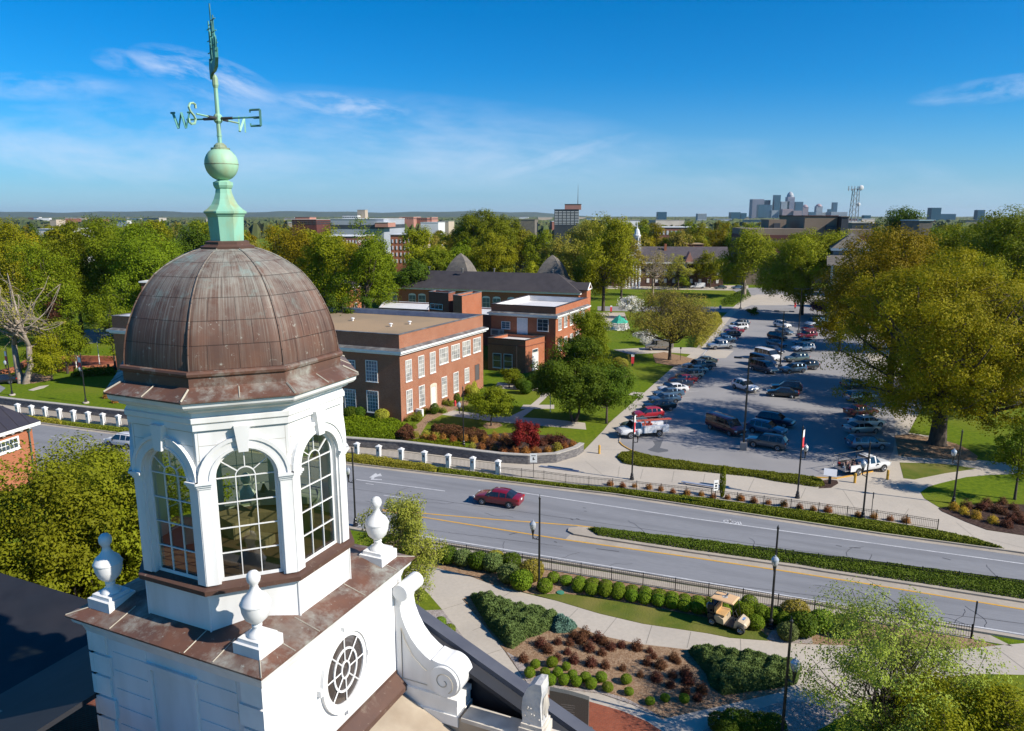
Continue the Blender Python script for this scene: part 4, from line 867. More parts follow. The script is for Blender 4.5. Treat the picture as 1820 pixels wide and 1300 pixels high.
mb.extr(sp(2.62, 17.88, .17, 0, 340, 20), (0, 2.13, 0), (1, 0, 0), (0, 0, 1), (0, .05, 0)); mb.tube([(2.62, 2.10, 17.88), (2.62, 2.9, 17.88)], .21, 20)
mb.build('scroll_volute', white, sb)
mb = MB(); mb.tube([(x_, 2.095, z_) for x_, z_ in sp(3.80, 15.76, .30, -60, 420, 40, .00052)], .013, 4)
mb.tube([(x_, 2.125, z_) for x_, z_ in sp(2.62, 17.88, .14, 90, 500, 30, .00025)], .012, 4)
mb.tube([(2.58, 2.17, 15.5), (2.58, 2.17, 16.9), (2.68, 2.17, 16.6), (2.9, 2.17, 16.2), (3.2, 2.17, 15.95), (3.3, 2.17, 15.9)], .012, 4); mb.tube([(2.58, 2.17, 15.5), (3.3, 2.17, 15.5)], .012, 4)
mb.build('scroll_groove', pale, sb)
mb = MB(); mb.box((3.28, 2.51, 15.25), (1.78, .76, .16)); mb.box((3.28, 2.51, 15.03), (1.74, .72, .28)); mb.box((3.28, 2.51, 14.75), (1.80, .80, .28)); mb.build('bracket_plinth', trimw, sb)
# urns on the four corners, one part each
prf = [(.20, 0), (.20, .03), (.16, .07), (.11, .12), (.085, .18), (.10, .20), (.10, .23), (.07, .25), (.12, .28), (.22, .38), (.27, .52), (.285, .66), (.285, .67), (.30, .68), (.28, .71), (.24, .80), (.15, .88), (.09, .97), (.07, 1.06), (.085, 1.075), (.085, 1.09), (.12, 1.13), (.135, 1.20), (.125, 1.27), (.08, 1.33), (.01, 1.36)]
for sx, sy in ((1, -1), (-1, -1), (1, 1), (-1, 1)):
    mb = MB(); mb.lathe(prf, 24, c=(sx * 2.06, sy * 2.06, 18.98)); u = mb.build('corner_urn', white, T, smooth=True)
    mb = MB(); mb.box((sx * 2.06, sy * 2.06, 18.78), (.66, .66, .26)); mb.box((sx * 2.06, sy * 2.06, 18.945), (.52, .52, .08)); mb.build('urn_plinth', white, u)
# ---------------- the hall below the tower --------------------------------------
Hh = thing('gabled_hall', 'roof, coping and tan flat deck of the hall that carries the white cupola tower', 'building', (TX, TY, 0), TR)
slate = mat('slate', (.016, .018, .024), (.011, .012, .017), 1.5, .75, c3=(.026, .024, .028), s3=.6)  # slate darkened: the tower's shade on the roof is in this colour
coping = mat('lead_coping', (.085, .088, .105), (.065, .068, .085), 1.5, .45)
stucco = mat('stucco', (.40, .335, .25), (.34, .28, .21), 2.5, .9, bump=.004, c3=(.26, .20, .14), s3=.9, a3=.75, detail=7)
limest = mat('limestone', (.60, .55, .47), (.50, .45, .38), 3, .85, c3=(.30, .28, .26), s3=1.6, a3=.6, detail=7)
rz_ = lambda x: 17.72 - .445 * abs(x)
def plate(mb, P, t=.12):
    n = len(P); vs = [tuple(p) for p in P] + [(p[0], p[1], p[2] - t) for p in P]; mb.add(vs, [tuple(range(n)), tuple(n + i for i in range(n))[::-1]] + [(i, n + i, n + (i + 1) % n, (i + 1) % n) for i in range(n)])
mb = MB(); plate(mb, [(-2.4, 3.0, rz_(2.4)), (-8.6, 3.0, rz_(8.6)), (-8.6, -22, rz_(8.6)), (-2.4, -22, rz_(2.4))]); plate(mb, [(2.4, 3.0, rz_(2.4)), (2.4, 2.62, rz_(2.4)), (9.6, 2.62, rz_(9.6)), (9.6, 3.0, rz_(9.6))])
plate(mb, [(-8.6, 3.4, 13.92), (-34, 3.4, 13.92), (-34, -9, 9.2), (-8.6, -9, 9.2)]); mb.build('slate_roof', slate, Hh)
mb = MB()
for s_ in (-1, 1):
    mb = MB()
    for i in range(1):
        x0, x1 = (2.0, 9.8); loft(mb, [[(s_ * x, 3.0, rz_(x) - .1), (s_ * x, 3.42, rz_(x) - .1), (s_ * x, 3.40, rz_(x) + .14), (s_ * x, 3.02, rz_(x) + .14)] for x in (x0, x1)])
    mb.build('gable_coping', coping, Hh)
mb = MB(); plate(mb, [(2.4, 2.1, 15.2), (2.4, -15, 15.2), (4.6, -15, 14.25), (4.6, 2.1, 14.25)], .2); plate(mb, [(4.6, 2.1, 14.25), (4.6, -15, 14.25), (9.2, -15, 14.1), (9.2, 2.1, 14.1)], .2); mb.build('deck', stucco, Hh)
mb = MB(); mb.box((6.0, 2.36, 14.1), (7.2, .42, 1.45)); mb.box((9.2, -6.5, 14.3), (.45, 17.2, .9)); mb.build('parapet', stucco, Hh)
mb = MB(); mb.box((6.95, 2.34, 14.90), (5.3, .56, .10)); mb.box((9.2, -6.5, 14.8), (.56, 17.2, .10)); mb.box((6.6, -1.6, 14.25), (2.9, 3.6, .22), .1); mb.build('parapet_cap', limest, Hh)
mb = MB(); loft(mb, [[(-24, 3.3, 0), (9.5, 3.3, 0), (9.5, -22, 0), (-24, -22, 0)], [(-24, 3.3, 9.0), (9.5, 3.3, 13.2), (9.5, -22, 13.2), (-24, -22, 9.0)]]); mb.build('brick_wall', brickB, Hh)
mb = MB(); mb.extr([(-8.6, 13.2), (8.6, 13.2), (8.6, rz_(8.6)), (0, rz_(0)), (-8.6, rz_(8.6))], (0, 3.02, 0), (1, 0, 0), (0, 0, 1), (0, .3, 0)); mb.build('gable_wall', slate, Hh)
mb = MB(); mb.box((-20, -9.4, 8.6), (26, 1.2, .5)); mb.build('lower_ledge', stucco, Hh)
mb = MB(); mb.prism([(p.x, p.y) for p in (G(-80, 1235, 14.95), G(0, 1262, 14.95), (G(62, 1284, 14.95)), G(100, 1302, 14.95), G(120, 1420, 14.95), G(-80, 1420, 14.95))], 14.3, 14.95); mb.build('low_roof', stucco, Hh, world=True)
# carved stone at the foot of the gable
A_ = thing('carved_finial_stone', 'weathered carved limestone finial block with a rounded top on the deck parapet', 'stone carving', (*TW(6.15, 2.36), 14.95), TR)
mb = MB(); mb.box((0, 0, .12), (.62, .62, .24)); mb.box((0, 0, .29), (.54, .54, .10)); mb.build('plinth', limest, A_)
mb = MB(); pr = [(-.24, .34), (-.27, .7), (-.24, 1.0), (-.12, 1.28), (.06, 1.42), (.22, 1.44), (.24, 1.2), (.20, .9), (.24, .34)]
mb.extr(pr, (0, -.22, 0), (1, 0, 0), (0, 0, 1), (0, .44, 0)); mb.build('block', mat('worn_limestone', (.62, .58, .52), (.42, .42, .43), 2.2, .85, bump=.03, bscale=9, c3=(.22, .23, .25), s3=2.6, a3=.6), A_)
mb = MB(); rr = random.Random(8)
for i in range(9): a = -.15 + .05 * i; mb.tube([(.245, a, .5 + .1 * math.sin(i)), (.25, a * .8, .75), (.235, a * .5 + .02, 1.0)], .012, 4)
for i in range(10): mb.sphere((rr.uniform(-.18, .18), -.225, rr.uniform(.45, .8)), .022, 6, 4)
mb.build('carving', limest, A_)
# ---------------- buildings -----------------------------------------------------
gl_dark = glassmat('window_glass', (.03, .045, .055)); gl_blue = glassmat('blue_glass', (.06, .11, .15), .1)
gl_blind = mat('window_blind', (.42, .40, .36), (.30, .29, .27), 1.5, .35, c3=(.10, .11, .12), s3=.8, a3=.9)
def V2(p): return Vector((p[0], p[1], 0))
def hit(P0, P1, px, py):
    """where a sight line meets the upright plane over P0-P1: distance along it and height"""
    d = ray(px, py); P0, P1 = V2(P0), V2(P1); u = (P1 - P0).normalized(); n = Vector((-u.y, u.x, 0))
    t = P0.dot(n) / (d.x * n.x + d.y * n.y); q = Vector((d.x * t, d.y * t, 0)); return (q - P0).dot(u), CAMZ + d.z * t
def outn(P0, P1):
    u = (V2(P1) - V2(P0)).normalized(); n = Vector((u.y, -u.x, 0)); return n if n.dot(V2(P0)) < 0 else -n
def window(root, P0, P1, px, t, b, w, glass=None, arch=False, frame=.09, cols=2, rows=3, fm=None, name='window', uz=None, sill=True):
    if uz: u, z1, z0 = uz
    else: (u, z1), (_, z0) = hit(P0, P1, px, t), hit(P0, P1, px, b)
    U_ = (V2(P1) - V2(P0)).normalized(); n = outn(P0, P1); O = V2(P0) + U_ * u; L = root.location; O = O - Vector((L.x, L.y, L.z)); Zv = Vector((0, 0, 1)); h = w / 2
    mb = MB(); f = frame
    for a, b_, c, d in ((-h - f, -h, z0 - f, z1 + f), (h, h + f, z0 - f, z1 + f), (-h, h, z1, z1 + f), (-h - .05 if 0 else -h, h, z0 - f, z0)):
        mb.extr([(a, c), (b_, c), (b_, d), (a, d)], O + n * .003, U_, Zv, n * .07)
    if sill: mb.extr([(-h - f - .05, z0 - f - .08), (h + f + .05, z0 - f - .08), (h + f + .05, z0 - f - .002), (-h - f - .05, z0 - f - .002)], O + n * .003, U_, Zv, n * .12)
    if arch: mb.extr([(-h - f, z1 + f + .002)] + [((h + f) * -math.cos(math.pi * i / 10), z1 + f + .002 + h * .45 * math.sin(math.pi * i / 10)) for i in range(1, 10)] + [(h + f, z1 + f + .002)], O + n * .003, U_, Zv, n * .06)
    for i in range(1, cols): x = -h + w * i / cols; mb.extr([(x - .022, z0), (x + .022, z0), (x + .022, z1), (x - .022, z1)], O + n * .022, U_, Zv, n * .018)
    for i in range(1, rows):
        z = z0 + (z1 - z0) * i / rows; e = .035 if (rows % 2 == 0 and i == rows // 2) else .018; mb.extr([(-h, z - e), (h, z - e), (h, z + e), (-h, z + e)], O + n * .024, U_, Zv, n * .02)
    wo_ = mb.build(name, fm or trimw, root)
    mb = MB(); mb.extr([(-h, z0), (h, z0), (h, z1), (-h, z1)], O + n * .004, U_, Zv, n * .012); g = mb.build('pane', glass or gl_dark, wo_)
    return wo_
def rel(root, pts): L = root.location; return [(p[0] - L.x, p[1] - L.y) for p in pts]
def off(P, d):
    """offset a footprint outwards by d (any winding)"""
    n = len(P); A = [V2(p) for p in P]; ar = sum(A[i].x * A[(i + 1) % n].y - A[(i + 1) % n].x * A[i].y for i in range(n)); s = 1 if ar > 0 else -1; out = []
    for i in range(n):
        a = (A[i] - A[i - 1]).normalized(); b = (A[(i + 1) % n] - A[i]).normalized(); na, nb = Vector((a.y, -a.x, 0)) * s, Vector((b.y, -b.x, 0)) * s; m = (na + nb); m = m / max(m.dot(na), .3); v = A[i] + m * d; out.append((v.x, v.y))
    return out
def ringprism(mb, P, a, b, z0, z1):
    """a band from offset a (inner) to offset b (outer) round a footprint"""
    I, O = off(P, a), off(P, b); n = len(P)
    vs = [(x, y, z) for z in (z0, z1) for Q in (I, O) for x, y in Q]
    fs = []
    for i in range(n):
        j = (i + 1) % n; fs += [(n + i, n + j, 3 * n + j, 3 * n + i), (i, 2 * n + i, 2 * n + j, j), (2 * n + i, 3 * n + i, 3 * n + j, 2 * n + j), (i, j, n + j, n + i)]
    mb.add(vs, fs)
def flatblock(name, label, P, z0, h, wm, rm=None, par=.5, copm=None, cat='building', cornice=None, group=None):
    """flat-roofed block: walls, parapet with coping, roof deck, optional projecting cornice (zlow, zhigh, out)"""
    c = V2(P[0]); root = thing(name, label, cat, (c.x, c.y, 0), 0, group); Q = rel(root, P)
    mb = MB(); mb.prism(Q, z0, h - par, top=False); I = off(Q, -.3)
    ringprism(mb, Q, -.3, 0, h - par, h); mb.build('wall', wm, root)
    mb = MB(); mb.prism(off(Q, -.28), h - par - .15, h - par); mb.build('roof', rm or rooftan, root)
    mb = MB(); ringprism(mb, Q, -.36, .06, h + .002, h + .09); mb.build('coping', copm or concrete, root)
    if cornice:
        a, b, o = cornice; mb = MB(); ringprism(mb, Q, .003, o * .6, a, a + (b - a) * .5); ringprism(mb, Q, .003, o, a + (b - a) * .5, b); mb.build('cornice', trimw, root)
        mb = MB(); n = len(Q); O, I = off(Q, o + .02), off(Q, .01); vs = [(x, y, b + .004) for x, y in O] + [(x, y, b + .28) for x, y in I]; mb.add(vs, [(i, (i + 1) % n, n + (i + 1) % n, n + i) for i in range(n)]); mb.build('cornice_flashing', roofgrey_f, root)
    return root, Q
roofgrey_f = mat('sheet_flashing', (.13, .12, .12), (.09, .085, .085), 1.2, .6, c3=(.3, .3, .28), s3=.8)
silver = mat('silver_flashing', (.30, .33, .40), (.22, .25, .33), 1.0, .5)
# A: corner block by the road
base = G(712, 750); hA = ZAT(596, base); A0, A1, A3 = G(709, 596, hA), G(858, 560, hA), G(198, 562, hA); A2 = A3 + A1 - A0
PA = [(A3.x, A3.y), (A0.x, A0.y), (A1.x, A1.y), (A2.x, A2.y)]; zc = ZAT(628, base)
bA, QA = flatblock('brick_hall', 'two-storey red brick hall with tan gravel flat roof right of the copper dome', PA, 0, hA, brickA, rooftan, .75, roofgrey_f, cornice=(zc - .25, zc + .30, .65))
mb = MB(); ringprism(mb, QA, -.5, -.305, hA - .72, hA + .0); mb.build('parapet_lining', silver, bA)
for px, t, b, w, c, r_ in [(725.4, 641, 677, 1.25, 3, 5), (747.9, 633.5, 669, 1.25, 3, 5), (768.3, 627, 662, 1.25, 3, 5), (788, 619.5, 645.5, 2.2, 4, 3), (809, 613.5, 638.5, 2.2, 4, 3), (828.5, 607, 631.5, 2.2, 4, 3), (847.2, 601.5, 625, 2.2, 4, 3), (726.8, 694, 732, 1.25, 3, 5), (749, 686.5, 722, 1.25, 3, 5), (789, 671, 704.5, 1.25, 3, 5), (809.8, 663, 696, 1.25, 3, 5), (829.2, 655.5, 679, 1.2, 3, 5)]:
    window(bA, A0, A1, px, t, b, w, gl_blind, cols=c, rows=r_)
d = window(bA, A0, A1, 770, 688, 722, 1.15, mat('white_door', (.72, .71, .69), (.66, .65, .63), 3, .5), arch=True, frame=.28, cols=1, rows=2, fm=mat('door_surround', (.62, .54, .42), (.5, .43, .34), 2, .8), name='door', sill=False)
window(bA, A0, A1, 847.5, 648, 676, 1.3, mat('louvre', (.10, .09, .09), (.07, .065, .065), 3, .7, stretch=(1, 1, 20)), cols=1, rows=1, fm=brickA, frame=.02, name='louvre', sill=False)
for px, t, b in ((660, 642, 677.5), (661.7, 696, 732), (622, 693, 725), (621, 641, 671), (560, 640, 676), (500, 640, 676)): window(bA, A3, A0, px, t, b, 1.65, gl_blue, cols=4, rows=6)
mb = MB()
for px, py in ((627, 570), (694.5, 580), (728, 576)): q = G(px, py, hA - .7); mb.lathe([(.16, 0), (.16, .32), (.30, .34), (.30, .46), (.05, .52)], 10, c=(q.x - bA.location.x, q.y - bA.location.y, hA - .75))
mb.build('roof_vent', trimw, bA)
# C: flat-roofed block behind it
cb = G(986, 655); hC = ZAT(547, cb); C0, C1, C3 = G(988, 547, hC), G(1044, 530, hC), G(873, 541, hC); C2 = C3 + C1 - C0
PC = [(C3.x, C3.y), (C0.x, C0.y), (C1.x, C1.y), (C2.x, C2.y)]; zc2 = ZAT(563, cb)
bC, QC = flatblock('white_roofed_block', 'two-storey brick block with a white flat roof behind the feathery green tree', PC, 0, hC, brickO, roofwhite, 1.0, roofdark, cornice=(zc2 - .35, zc2 + .15, .6))
mb = MB(); ringprism(mb, QC, -.5, -.305, hC - .97, hC); mb.build('parapet_lining', roofwhite, bC)
for px, t, b, w in ((899, 572.5, 584, 1.6), (964.8, 568, 588, 2.0)): window(bC, C3, C0, px, t, b, w, gl_blue if w < 2 else gl_dark)
window(bC, C3, C0, 928.5, 566, 596, 1.9, mat('pale_door', (.66, .66, .66), (.6, .6, .6), 3), cols=2, rows=1, name='door', sill=False)
for px, t, b in ((995, 567, 586), (1005, 563, 581), (1015.4, 558.5, 577), (1025.7, 554.5, 572), (1036, 551, 567), (994.5, 604, 623), (1005, 599, 617), (1015.4, 594, 611), (1026, 589, 605)): window(bC, C0, C1, px, t, b, 1.5, gl_blind)
# D: low annex
db = G(934, 664); hD = ZAT(606, db); D0, D1, D3 = G(934, 606, hD), G(968, 598, hD), G(867, 601, hD); D2 = D3 + D1 - D0
PD = [(D3.x, D3.y), (D0.x, D0.y), (D1.x, D1.y), (D2.x, D2.y)]
bD, QD = flatblock('brick_annex', 'low dark brick annex with a white door between the brick hall and the feathery tree', PD, 0, hD, brickO, roofwhite, .5, roofdark)
for px, t, b in ((883.5, 629, 653), (903, 630.5, 654.5)): window(bD, D3, D0, px, t, b, 1.5, gl_dark, cols=1, rows=2)
window(bD, D0, D1, 951, 628, 656, 1.5, trimw, cols=2, rows=2, name='door', sill=False, frame=.2); window(bD, D0, D1, 951, 621, 626.5, 1.5, gl_dark, cols=1, rows=1, sill=False)
mb = MB(); ringprism(mb, QD, .003, .08, hD - 1.1, hD - .95); mb.build('string_course', brickB, bD)
q = G(886, 594, hD - .3); ac = thing('air_conditioner', 'boxy beige air handling unit on the roof of the low brick annex', 'air conditioner', (q.x, q.y, hD - .5), R(-20))
mb = MB(); mb.box((0, 0, .6), (2.6, 1.5, 1.2)); mb.build('casing', mat('beige_metal', (.42, .40, .34), (.36, .34, .29), 2, .6), ac); mb = MB(); mb.box((-.4, -.76, .6), (1.3, .03, .8)); mb.box((.9, -.76, .7), (.5, .03, .6)); mb.build('grille', roofgrey_f, ac)
# E: stair tower and lift block rising between the wings
hE = hC + 1.6
for nm, lb, pts, mt in (('stair_tower', 'brick stair tower nearest the tan gravel roof, with a small window', ((762, 519), (797, 522), (809, 519)), brickB), ('lift_block', 'orange brick roof block with a white top between the stair tower and the white-roofed block', ((805, 525), (821, 527), (856, 519.5)), brickO)):
    e3, e0, e1 = [G(a, b, hE) for a, b in pts]; e2 = e3 + e1 - e0; P_ = [(e3.x, e3.y), (e0.x, e0.y), (e1.x, e1.y), (e2.x, e2.y)]
    bE, _q = flatblock(nm, lb, P_, 0, hE, brickO if nm == 'lift_block' else brickB, roofwhite, .5, roofgrey_f)
    if nm == 'stair_tower': window(bE, e3, e0, 776, 541, 549, 3.0, gl_dark, cols=3, rows=1)
# low white roof link
lk_ = [G(674, 549, 7.2), G(762, 553, 7.2), G(770, 541, 7.2), G(684, 537, 7.2)]; flatblock('link_roof', 'low white-roofed brick link in front of the arched windows, left of the stair tower', [(p.x, p.y) for p in lk_], 0, 7.4, brickB, roofwhite, .2, roofwhite)
lk_ = [G(850, 560, 6.4), G(905, 566, 6.4), G(905, 552, 6.4), G(846, 548, 6.4)]; flatblock('link_roof', 'low white-roofed link between the lift block and the white-roofed block', [(p.x, p.y) for p in lk_], 0, 6.6, brickB, roofwhite, .2, roofwhite)
# B: long hipped hall with two tall pyramid roofs
hB = ZAT(514, G(1059, 556)); hr = hB + 4.6
f0, f1, r0, r1 = G(685, 510, hB), G(1031, 521.5, hB), G(712, 482, hr), G(991, 486.5, hr)
u = (f1 - f0).normalized(); n = Vector((-u.y, u.x, 0)); dep = 2 * (r1 - f1).dot(n); rr0 = f0 + u * ((r0 - f0).dot(u)) + n * dep / 2; rr1 = f0 + u * ((r1 - f0).dot(u)) + n * dep / 2; b0, b1 = f0 + n * dep, f1 + n * dep
bB = thing('hipped_brick_hall', 'long brick hall with a dark hipped roof and arched windows, under two grey pyramid roofs', 'building', (f0.x, f0.y, 0)); L = bB.location
PB = [(f0.x, f0.y), (f1.x, f1.y), (b1.x, b1.y), (b0.x, b0.y)]; QB = rel(bB, PB)
mb = MB(); mb.prism(off(QB, -.5), 0, hB - .3, top=False); mb.build('wall', brickO, bB)
mb = MB(); ringprism(mb, QB, -.497, .02, hB - .45, hB - .03); mb.build('eaves', trimw, bB)
mb = MB(); E_ = [V2(p) for p in QB]; e_ = off(QB, .25); T0, T1 = rr0 - L, rr1 - L
vs = [(e_[0][0], e_[0][1], hB), (e_[1][0], e_[1][1], hB), (e_[2][0], e_[2][1], hB), (e_[3][0], e_[3][1], hB), (T0.x, T0.y, hr), (T1.x, T1.y, hr)]
mb.add(vs, [(0, 1, 5, 4), (1, 2, 5), (2, 3, 4, 5), (3, 0, 4), (3, 2, 1, 0)]); mb.build('roof', roofdark, bB)
for px, t, b in ((699, 523, 537.5), (732.7, 525, 540.5), (750, 525.5, 541), (864, 530, 547), (882.8, 531, 545), (908.8, 532, 546), (935, 533, 548)): window(bB, f0 + n * .5, f1 + n * .5, px, t, b, 2.1, gl_blue, arch=True, rows=2)
for dd in (.2, .4, .6, .8):
    window(bB, f1 - u * .5, b1 - u * .5, 0, 0, 0, 1.6, gl_dark, arch=True, rows=3, uz=((b1 - f1).length * dd, hB - 1.6, hB - 4.0)); window(bB, f1 - u * .5, b1 - u * .5, 0, 0, 0, 1.6, gl_dark, rows=3, uz=((b1 - f1).length * dd, 3.4, 1.2))
# gabled east porch
gx = f1 + n * dep * .78; mb = MB(); O = gx - L; U2 = n; w2 = 3.4
def gable(root, O, along, wdir, half, h0, h1, length, wallm, roofm, trim=True, z0=0):
    mb = MB(); mb.extr([(-half, z0), (half, z0), (half, h0), (0, h1), (-half, h0)], O, wdir, (0, 0, 1), along * length); mb.build('wing_wall', wallm, root)
    mb = MB()
    for s_ in (-1, 1):
        a, b = O + wdir * s_ * (half + .35) + Vector((0, 0, h0 - .05 * 0 + .02)) - along * .3, O + Vector((0, 0, h1 + .22)) - along * .3; c, d_ = b + along * (length + .6), a + along * (length + .6); plate(mb, [a, b, c, d_] if s_ > 0 else [b, a, d_, c], .12)
    mb.build('wing_roof', roofm, root)
    if trim:
        mb = MB()
        for s_ in (-1, 1):
            e = O + along * (length + .31); mb.tube([e + wdir * s_ * (half + .3) + Vector((0, 0, h0)), e + Vector((0, 0, h1 + .12))], .16, 4)
        mb.tube([O + along * (length + .1) + wdir * -half + Vector((0, 0, h0 - .1)), O + along * (length + .1) + wdir * half + Vector((0, 0, h0 - .1))], .2, 4); mb.build('wing_trim', trimw, root)
gable(bB, V2(f1 + n * dep * .36 - L - u * 8), u, n, 2.4, hB + .7, hB + 2.3, 9.4, brickO, roofdark)
for ax, ay, bl, br in ((819, 450.4, 792, 848), (982, 453.5, 956, 1012)):
    Yp = rr1.y + 7 if ax > 900 else rr0.y + (rr1.y - rr0.y) * .4 + 7; ap = AT(ax, ay, Yp); half = (br - bl) / 1300 * Yp / 2 * 1.0 / .97; an = math.atan2(u.y, u.x) + math.pi / 4
    zb = AT(ax, 486, Yp).z - 1; Hh_ = ap.z - zb; mb = MB(); mb.lathe([(half * 1.15 * q_, zb + Hh_ * z_) for q_, z_ in ((1.25, -.25), (1.03, .0), (.92, .2), (.77, .42), (.57, .64), (.33, .83), (.02, 1))], 4, c=(ap.x - L.x, ap.y - L.y, 0), rot=an); mb.build('pyramid_roof', roofgrey, bB)
mb = MB()
for ax, br, bl in ((819, 848, 792), (982, 1012, 956)):
    Yp = rr1.y + 7 if ax > 900 else rr0.y + (rr1.y - rr0.y) * .4 + 7; ap = AT(ax, 470, Yp); half = (br - bl) / 1300 * Yp / 2 * 1.2; zb = AT(ax, 488, Yp).z - 1.8; mb.box((ap.x - L.x, ap.y - L.y, zb / 2), (half * 1.5, half * 1.5, zb), math.atan2(u.y, u.x))
mb.build('tower_wall', brickO, bB)
mb = MB()
for px, py in ((763, 480), (822, 483), (878, 483.5), (982, 485.5)): q = G(px, py, hr) - L; mb.lathe([(.25, hr - .3), (.25, hr + .8), (.4, hr + .82), (.4, hr + 1.0)], 8, c=(q.x, q.y, 0))
mb.build('roof_vent', roofgrey_f, bB)
# simple blocks further off, each a thing of its own
def block(name, label, pxl, pxr, top, Y, depth, wm, rm=None, bands=None, cat='building', rz=-.1, z0=0, group=None, wins=None, winm=None, into=None):
    """upright block whose front spans pxl..pxr at distance Y, as tall as the row 'top'"""
    a, b = AT(pxl, 384, Y), AT(pxr, 384, Y); zt = AT(910, top, Y).z; w = b.x - a.x; c = ((a.x + b.x) / 2, Y + depth / 2)
    if into is not None:                    # a storey, wing or plant room that belongs to a building already made
        mb = MB(); mb.box((c[0], c[1], (zt + z0) / 2), (w, depth, zt - z0), rz); mb.build(name, wm, into, world=True)
        if rm: mb = MB(); mb.box((c[0], c[1], zt + .15), (w + .6, depth + .6, .3), rz); mb.build(name + '_roof', rm, into, world=True)
        return into
    root = thing(name, label, cat, (c[0], c[1], 0), rz, group); mb = MB(); mb.box((0, 0, (zt + z0) / 2), (w, depth, zt - z0)); mb.build('wall', wm, root)
    if rm: mb = MB(); mb.box((0, 0, zt + .15), (w + .6, depth + .6, .3)); mb.build('roof', rm, root)
    if bands:
        for (t, b_, m_, nm) in bands: z1_, z0_ = AT(910, t, Y).z, AT(910, b_, Y).z; mb = MB(); mb.box((0, 0, (z1_ + z0_) / 2), (w + .3, depth + .3, z1_ - z0_)); mb.build(nm, m_, root)
    if wins:
        nc, nr, zt_, zb_, fx, fz = wins; mb = MB()
        zA, zB = AT(910, zt_, Y).z, AT(910, zb_, Y).z; cw = w / nc; rh = (zA - zB) / nr
        for i in range(nc):
            for j in range(nr): mb.box((-w / 2 + cw * (i + .5), -depth / 2 - .02, zB + rh * (j + .5)), (cw * fx, .3, rh * fz))
        ns = max(2, int(nc * depth / w))
        for i in range(ns):
            for j in range(nr):
                for sx in (-1, 1): mb.box((sx * (w / 2 + .02), -depth / 2 + depth / ns * (i + .5), zB + rh * (j + .5)), (.3, depth / ns * fx, rh * fz))
        mb.build('windows', winm or gl_dark, root)
    return root
greym = mat('grey_panel', (.34, .36, .40), (.30, .32, .36), .05, .6); tanm = mat('tan_concrete', (.46, .38, .29), (.40, .33, .25), .06, .85); brownm = mat('brown_concrete', (.22, .165, .12), (.185, .14, .10), .12, .85, stretch=(1, 1, .2)); maroon = mat('maroon_brick', (.11, .030, .022), (.08, .025, .02), .3, .8); pinkm = mat('salmon_brick', (.42, .20, .15), (.35, .17, .13), .1, .8); redb = mat('far_red_brick', (.27, .11, .08), (.23, .095, .07), .1, .85); whitef = mat('far_white', (.66, .66, .66), (.58, .58, .58), .1, .7); darkf = mat('far_dark', (.05, .055, .065), (.035, .04, .05), .1, .5); concf = mat('far_concrete', (.40, .37, .32), (.34, .31, .27), .1, .85)
apt = block('apartment_tower', 'dark banded apartment tower with a salmon-red rooftop block and tall thin antenna', 988, 1031, 373, 620, 26, darkf, darkf, cat='tower block', wins=(6, 9, 375, 400, .8, .35), winm=whitef)
M_t = block('rooftop_block', 'salmon-red plant block standing on the dark apartment tower', 1005, 1034, 363.5, 628, 14, pinkm, roofgrey, z0=AT(910, 373, 620).z, into=apt)
mb = MB(); p = AT(1027, 363, 635); mb.tube([(p.x, p.y, p.z), (p.x, p.y, AT(910, 328, 635).z)], [.35, .08], 5); mb.build('antenna', roofgrey_f, apt, world=True)
arn = block('arena', 'long grey flat-topped arena left of the far red brick complex', 593, 690, 390, 520, 60, greym, whitef, [(400, 407, darkf, 'dark_band')], cat='arena')
block('arena_wing', 'red-ended pale wing at the right end of the grey arena', 668, 692, 396, 512, 20, pinkm, whitef, z0=AT(910, 404, 512).z, into=arn)
block('office_tower', 'narrow tan concrete tower on the left horizon above the arena', 636, 650, 373.5, 1500, 20, tanm, tanm, cat='tower block')
block('low_office', 'white and dark low office beside the narrow tan tower', 610, 637, 383, 1480, 40, whitef, darkf, wins=(8, 2, 385, 392, .6, .5))
gar = block('parking_garage', 'dark brown parking garage with orange roof plant left of the arena', 522, 567, 391, 560, 40, maroon, concf, wins=(6, 2, 393, 400, .8, .45))
block('garage_plant', 'orange plant rooms on top of the dark brown parking garage', 525, 552, 386.5, 570, 14, pinkm, roofgrey, z0=AT(910, 391, 560).z, into=gar)
for i, (a, b, t, m_, lb) in enumerate(((690, 712, 387.5, redb, 'leftmost red block of the far low brick complex on the horizon'), (712, 738, 386, pinkm, 'salmon block of the far low brick complex, second from its left end'), (738, 762, 387.5, redb, 'third red block of the far low brick complex'), (761, 770, 386.5, pinkm, 'right-hand salmon tower of the far low brick complex'))): block('brick_block', lb, a, b, t, 900 + 15 * i, 40, m_, concf, wins=(6, 1, t + 2, t + 4, .6, .6))
block('white_shed', 'low white flat building below the far red brick complex', 750, 782, 396, 640, 30, whitef, whitef)
block('pale_shed', 'cream low building with small roof stacks right of the white shed', 780, 800, 394, 700, 30, tanm, concf)
block('long_white_roof', 'long brick building with a white flat roof behind the trees right of the finial', 560, 640, 421, 330, 25, redb, whitef, wins=(14, 3, 425, 455, .4, .6), winm=whitef)
block('brick_dormitory', 'tall red brick building with many white windows beyond the hipped hall', 697, 748, 418, 300, 22, brickO, whitef, wins=(7, 4, 423, 470, .34, .55), winm=whitef)
block('far_barn', 'wide tan gabled roof on the horizon right of the tall round tree', 915, 955, 391, 600, 40, roofgrey, roofgrey)
block('black_roof_hall', 'black flat roofed hall half hidden behind the trees above the right pyramid roof', 922, 998, 437, 300, 30, darkf, roofdark, wins=(8, 1, 445, 460, .5, .5))
block('warehouse', 'white warehouse far left of the copper dome behind the trees', 62, 108, 408, 420, 30, whitef, whitef)
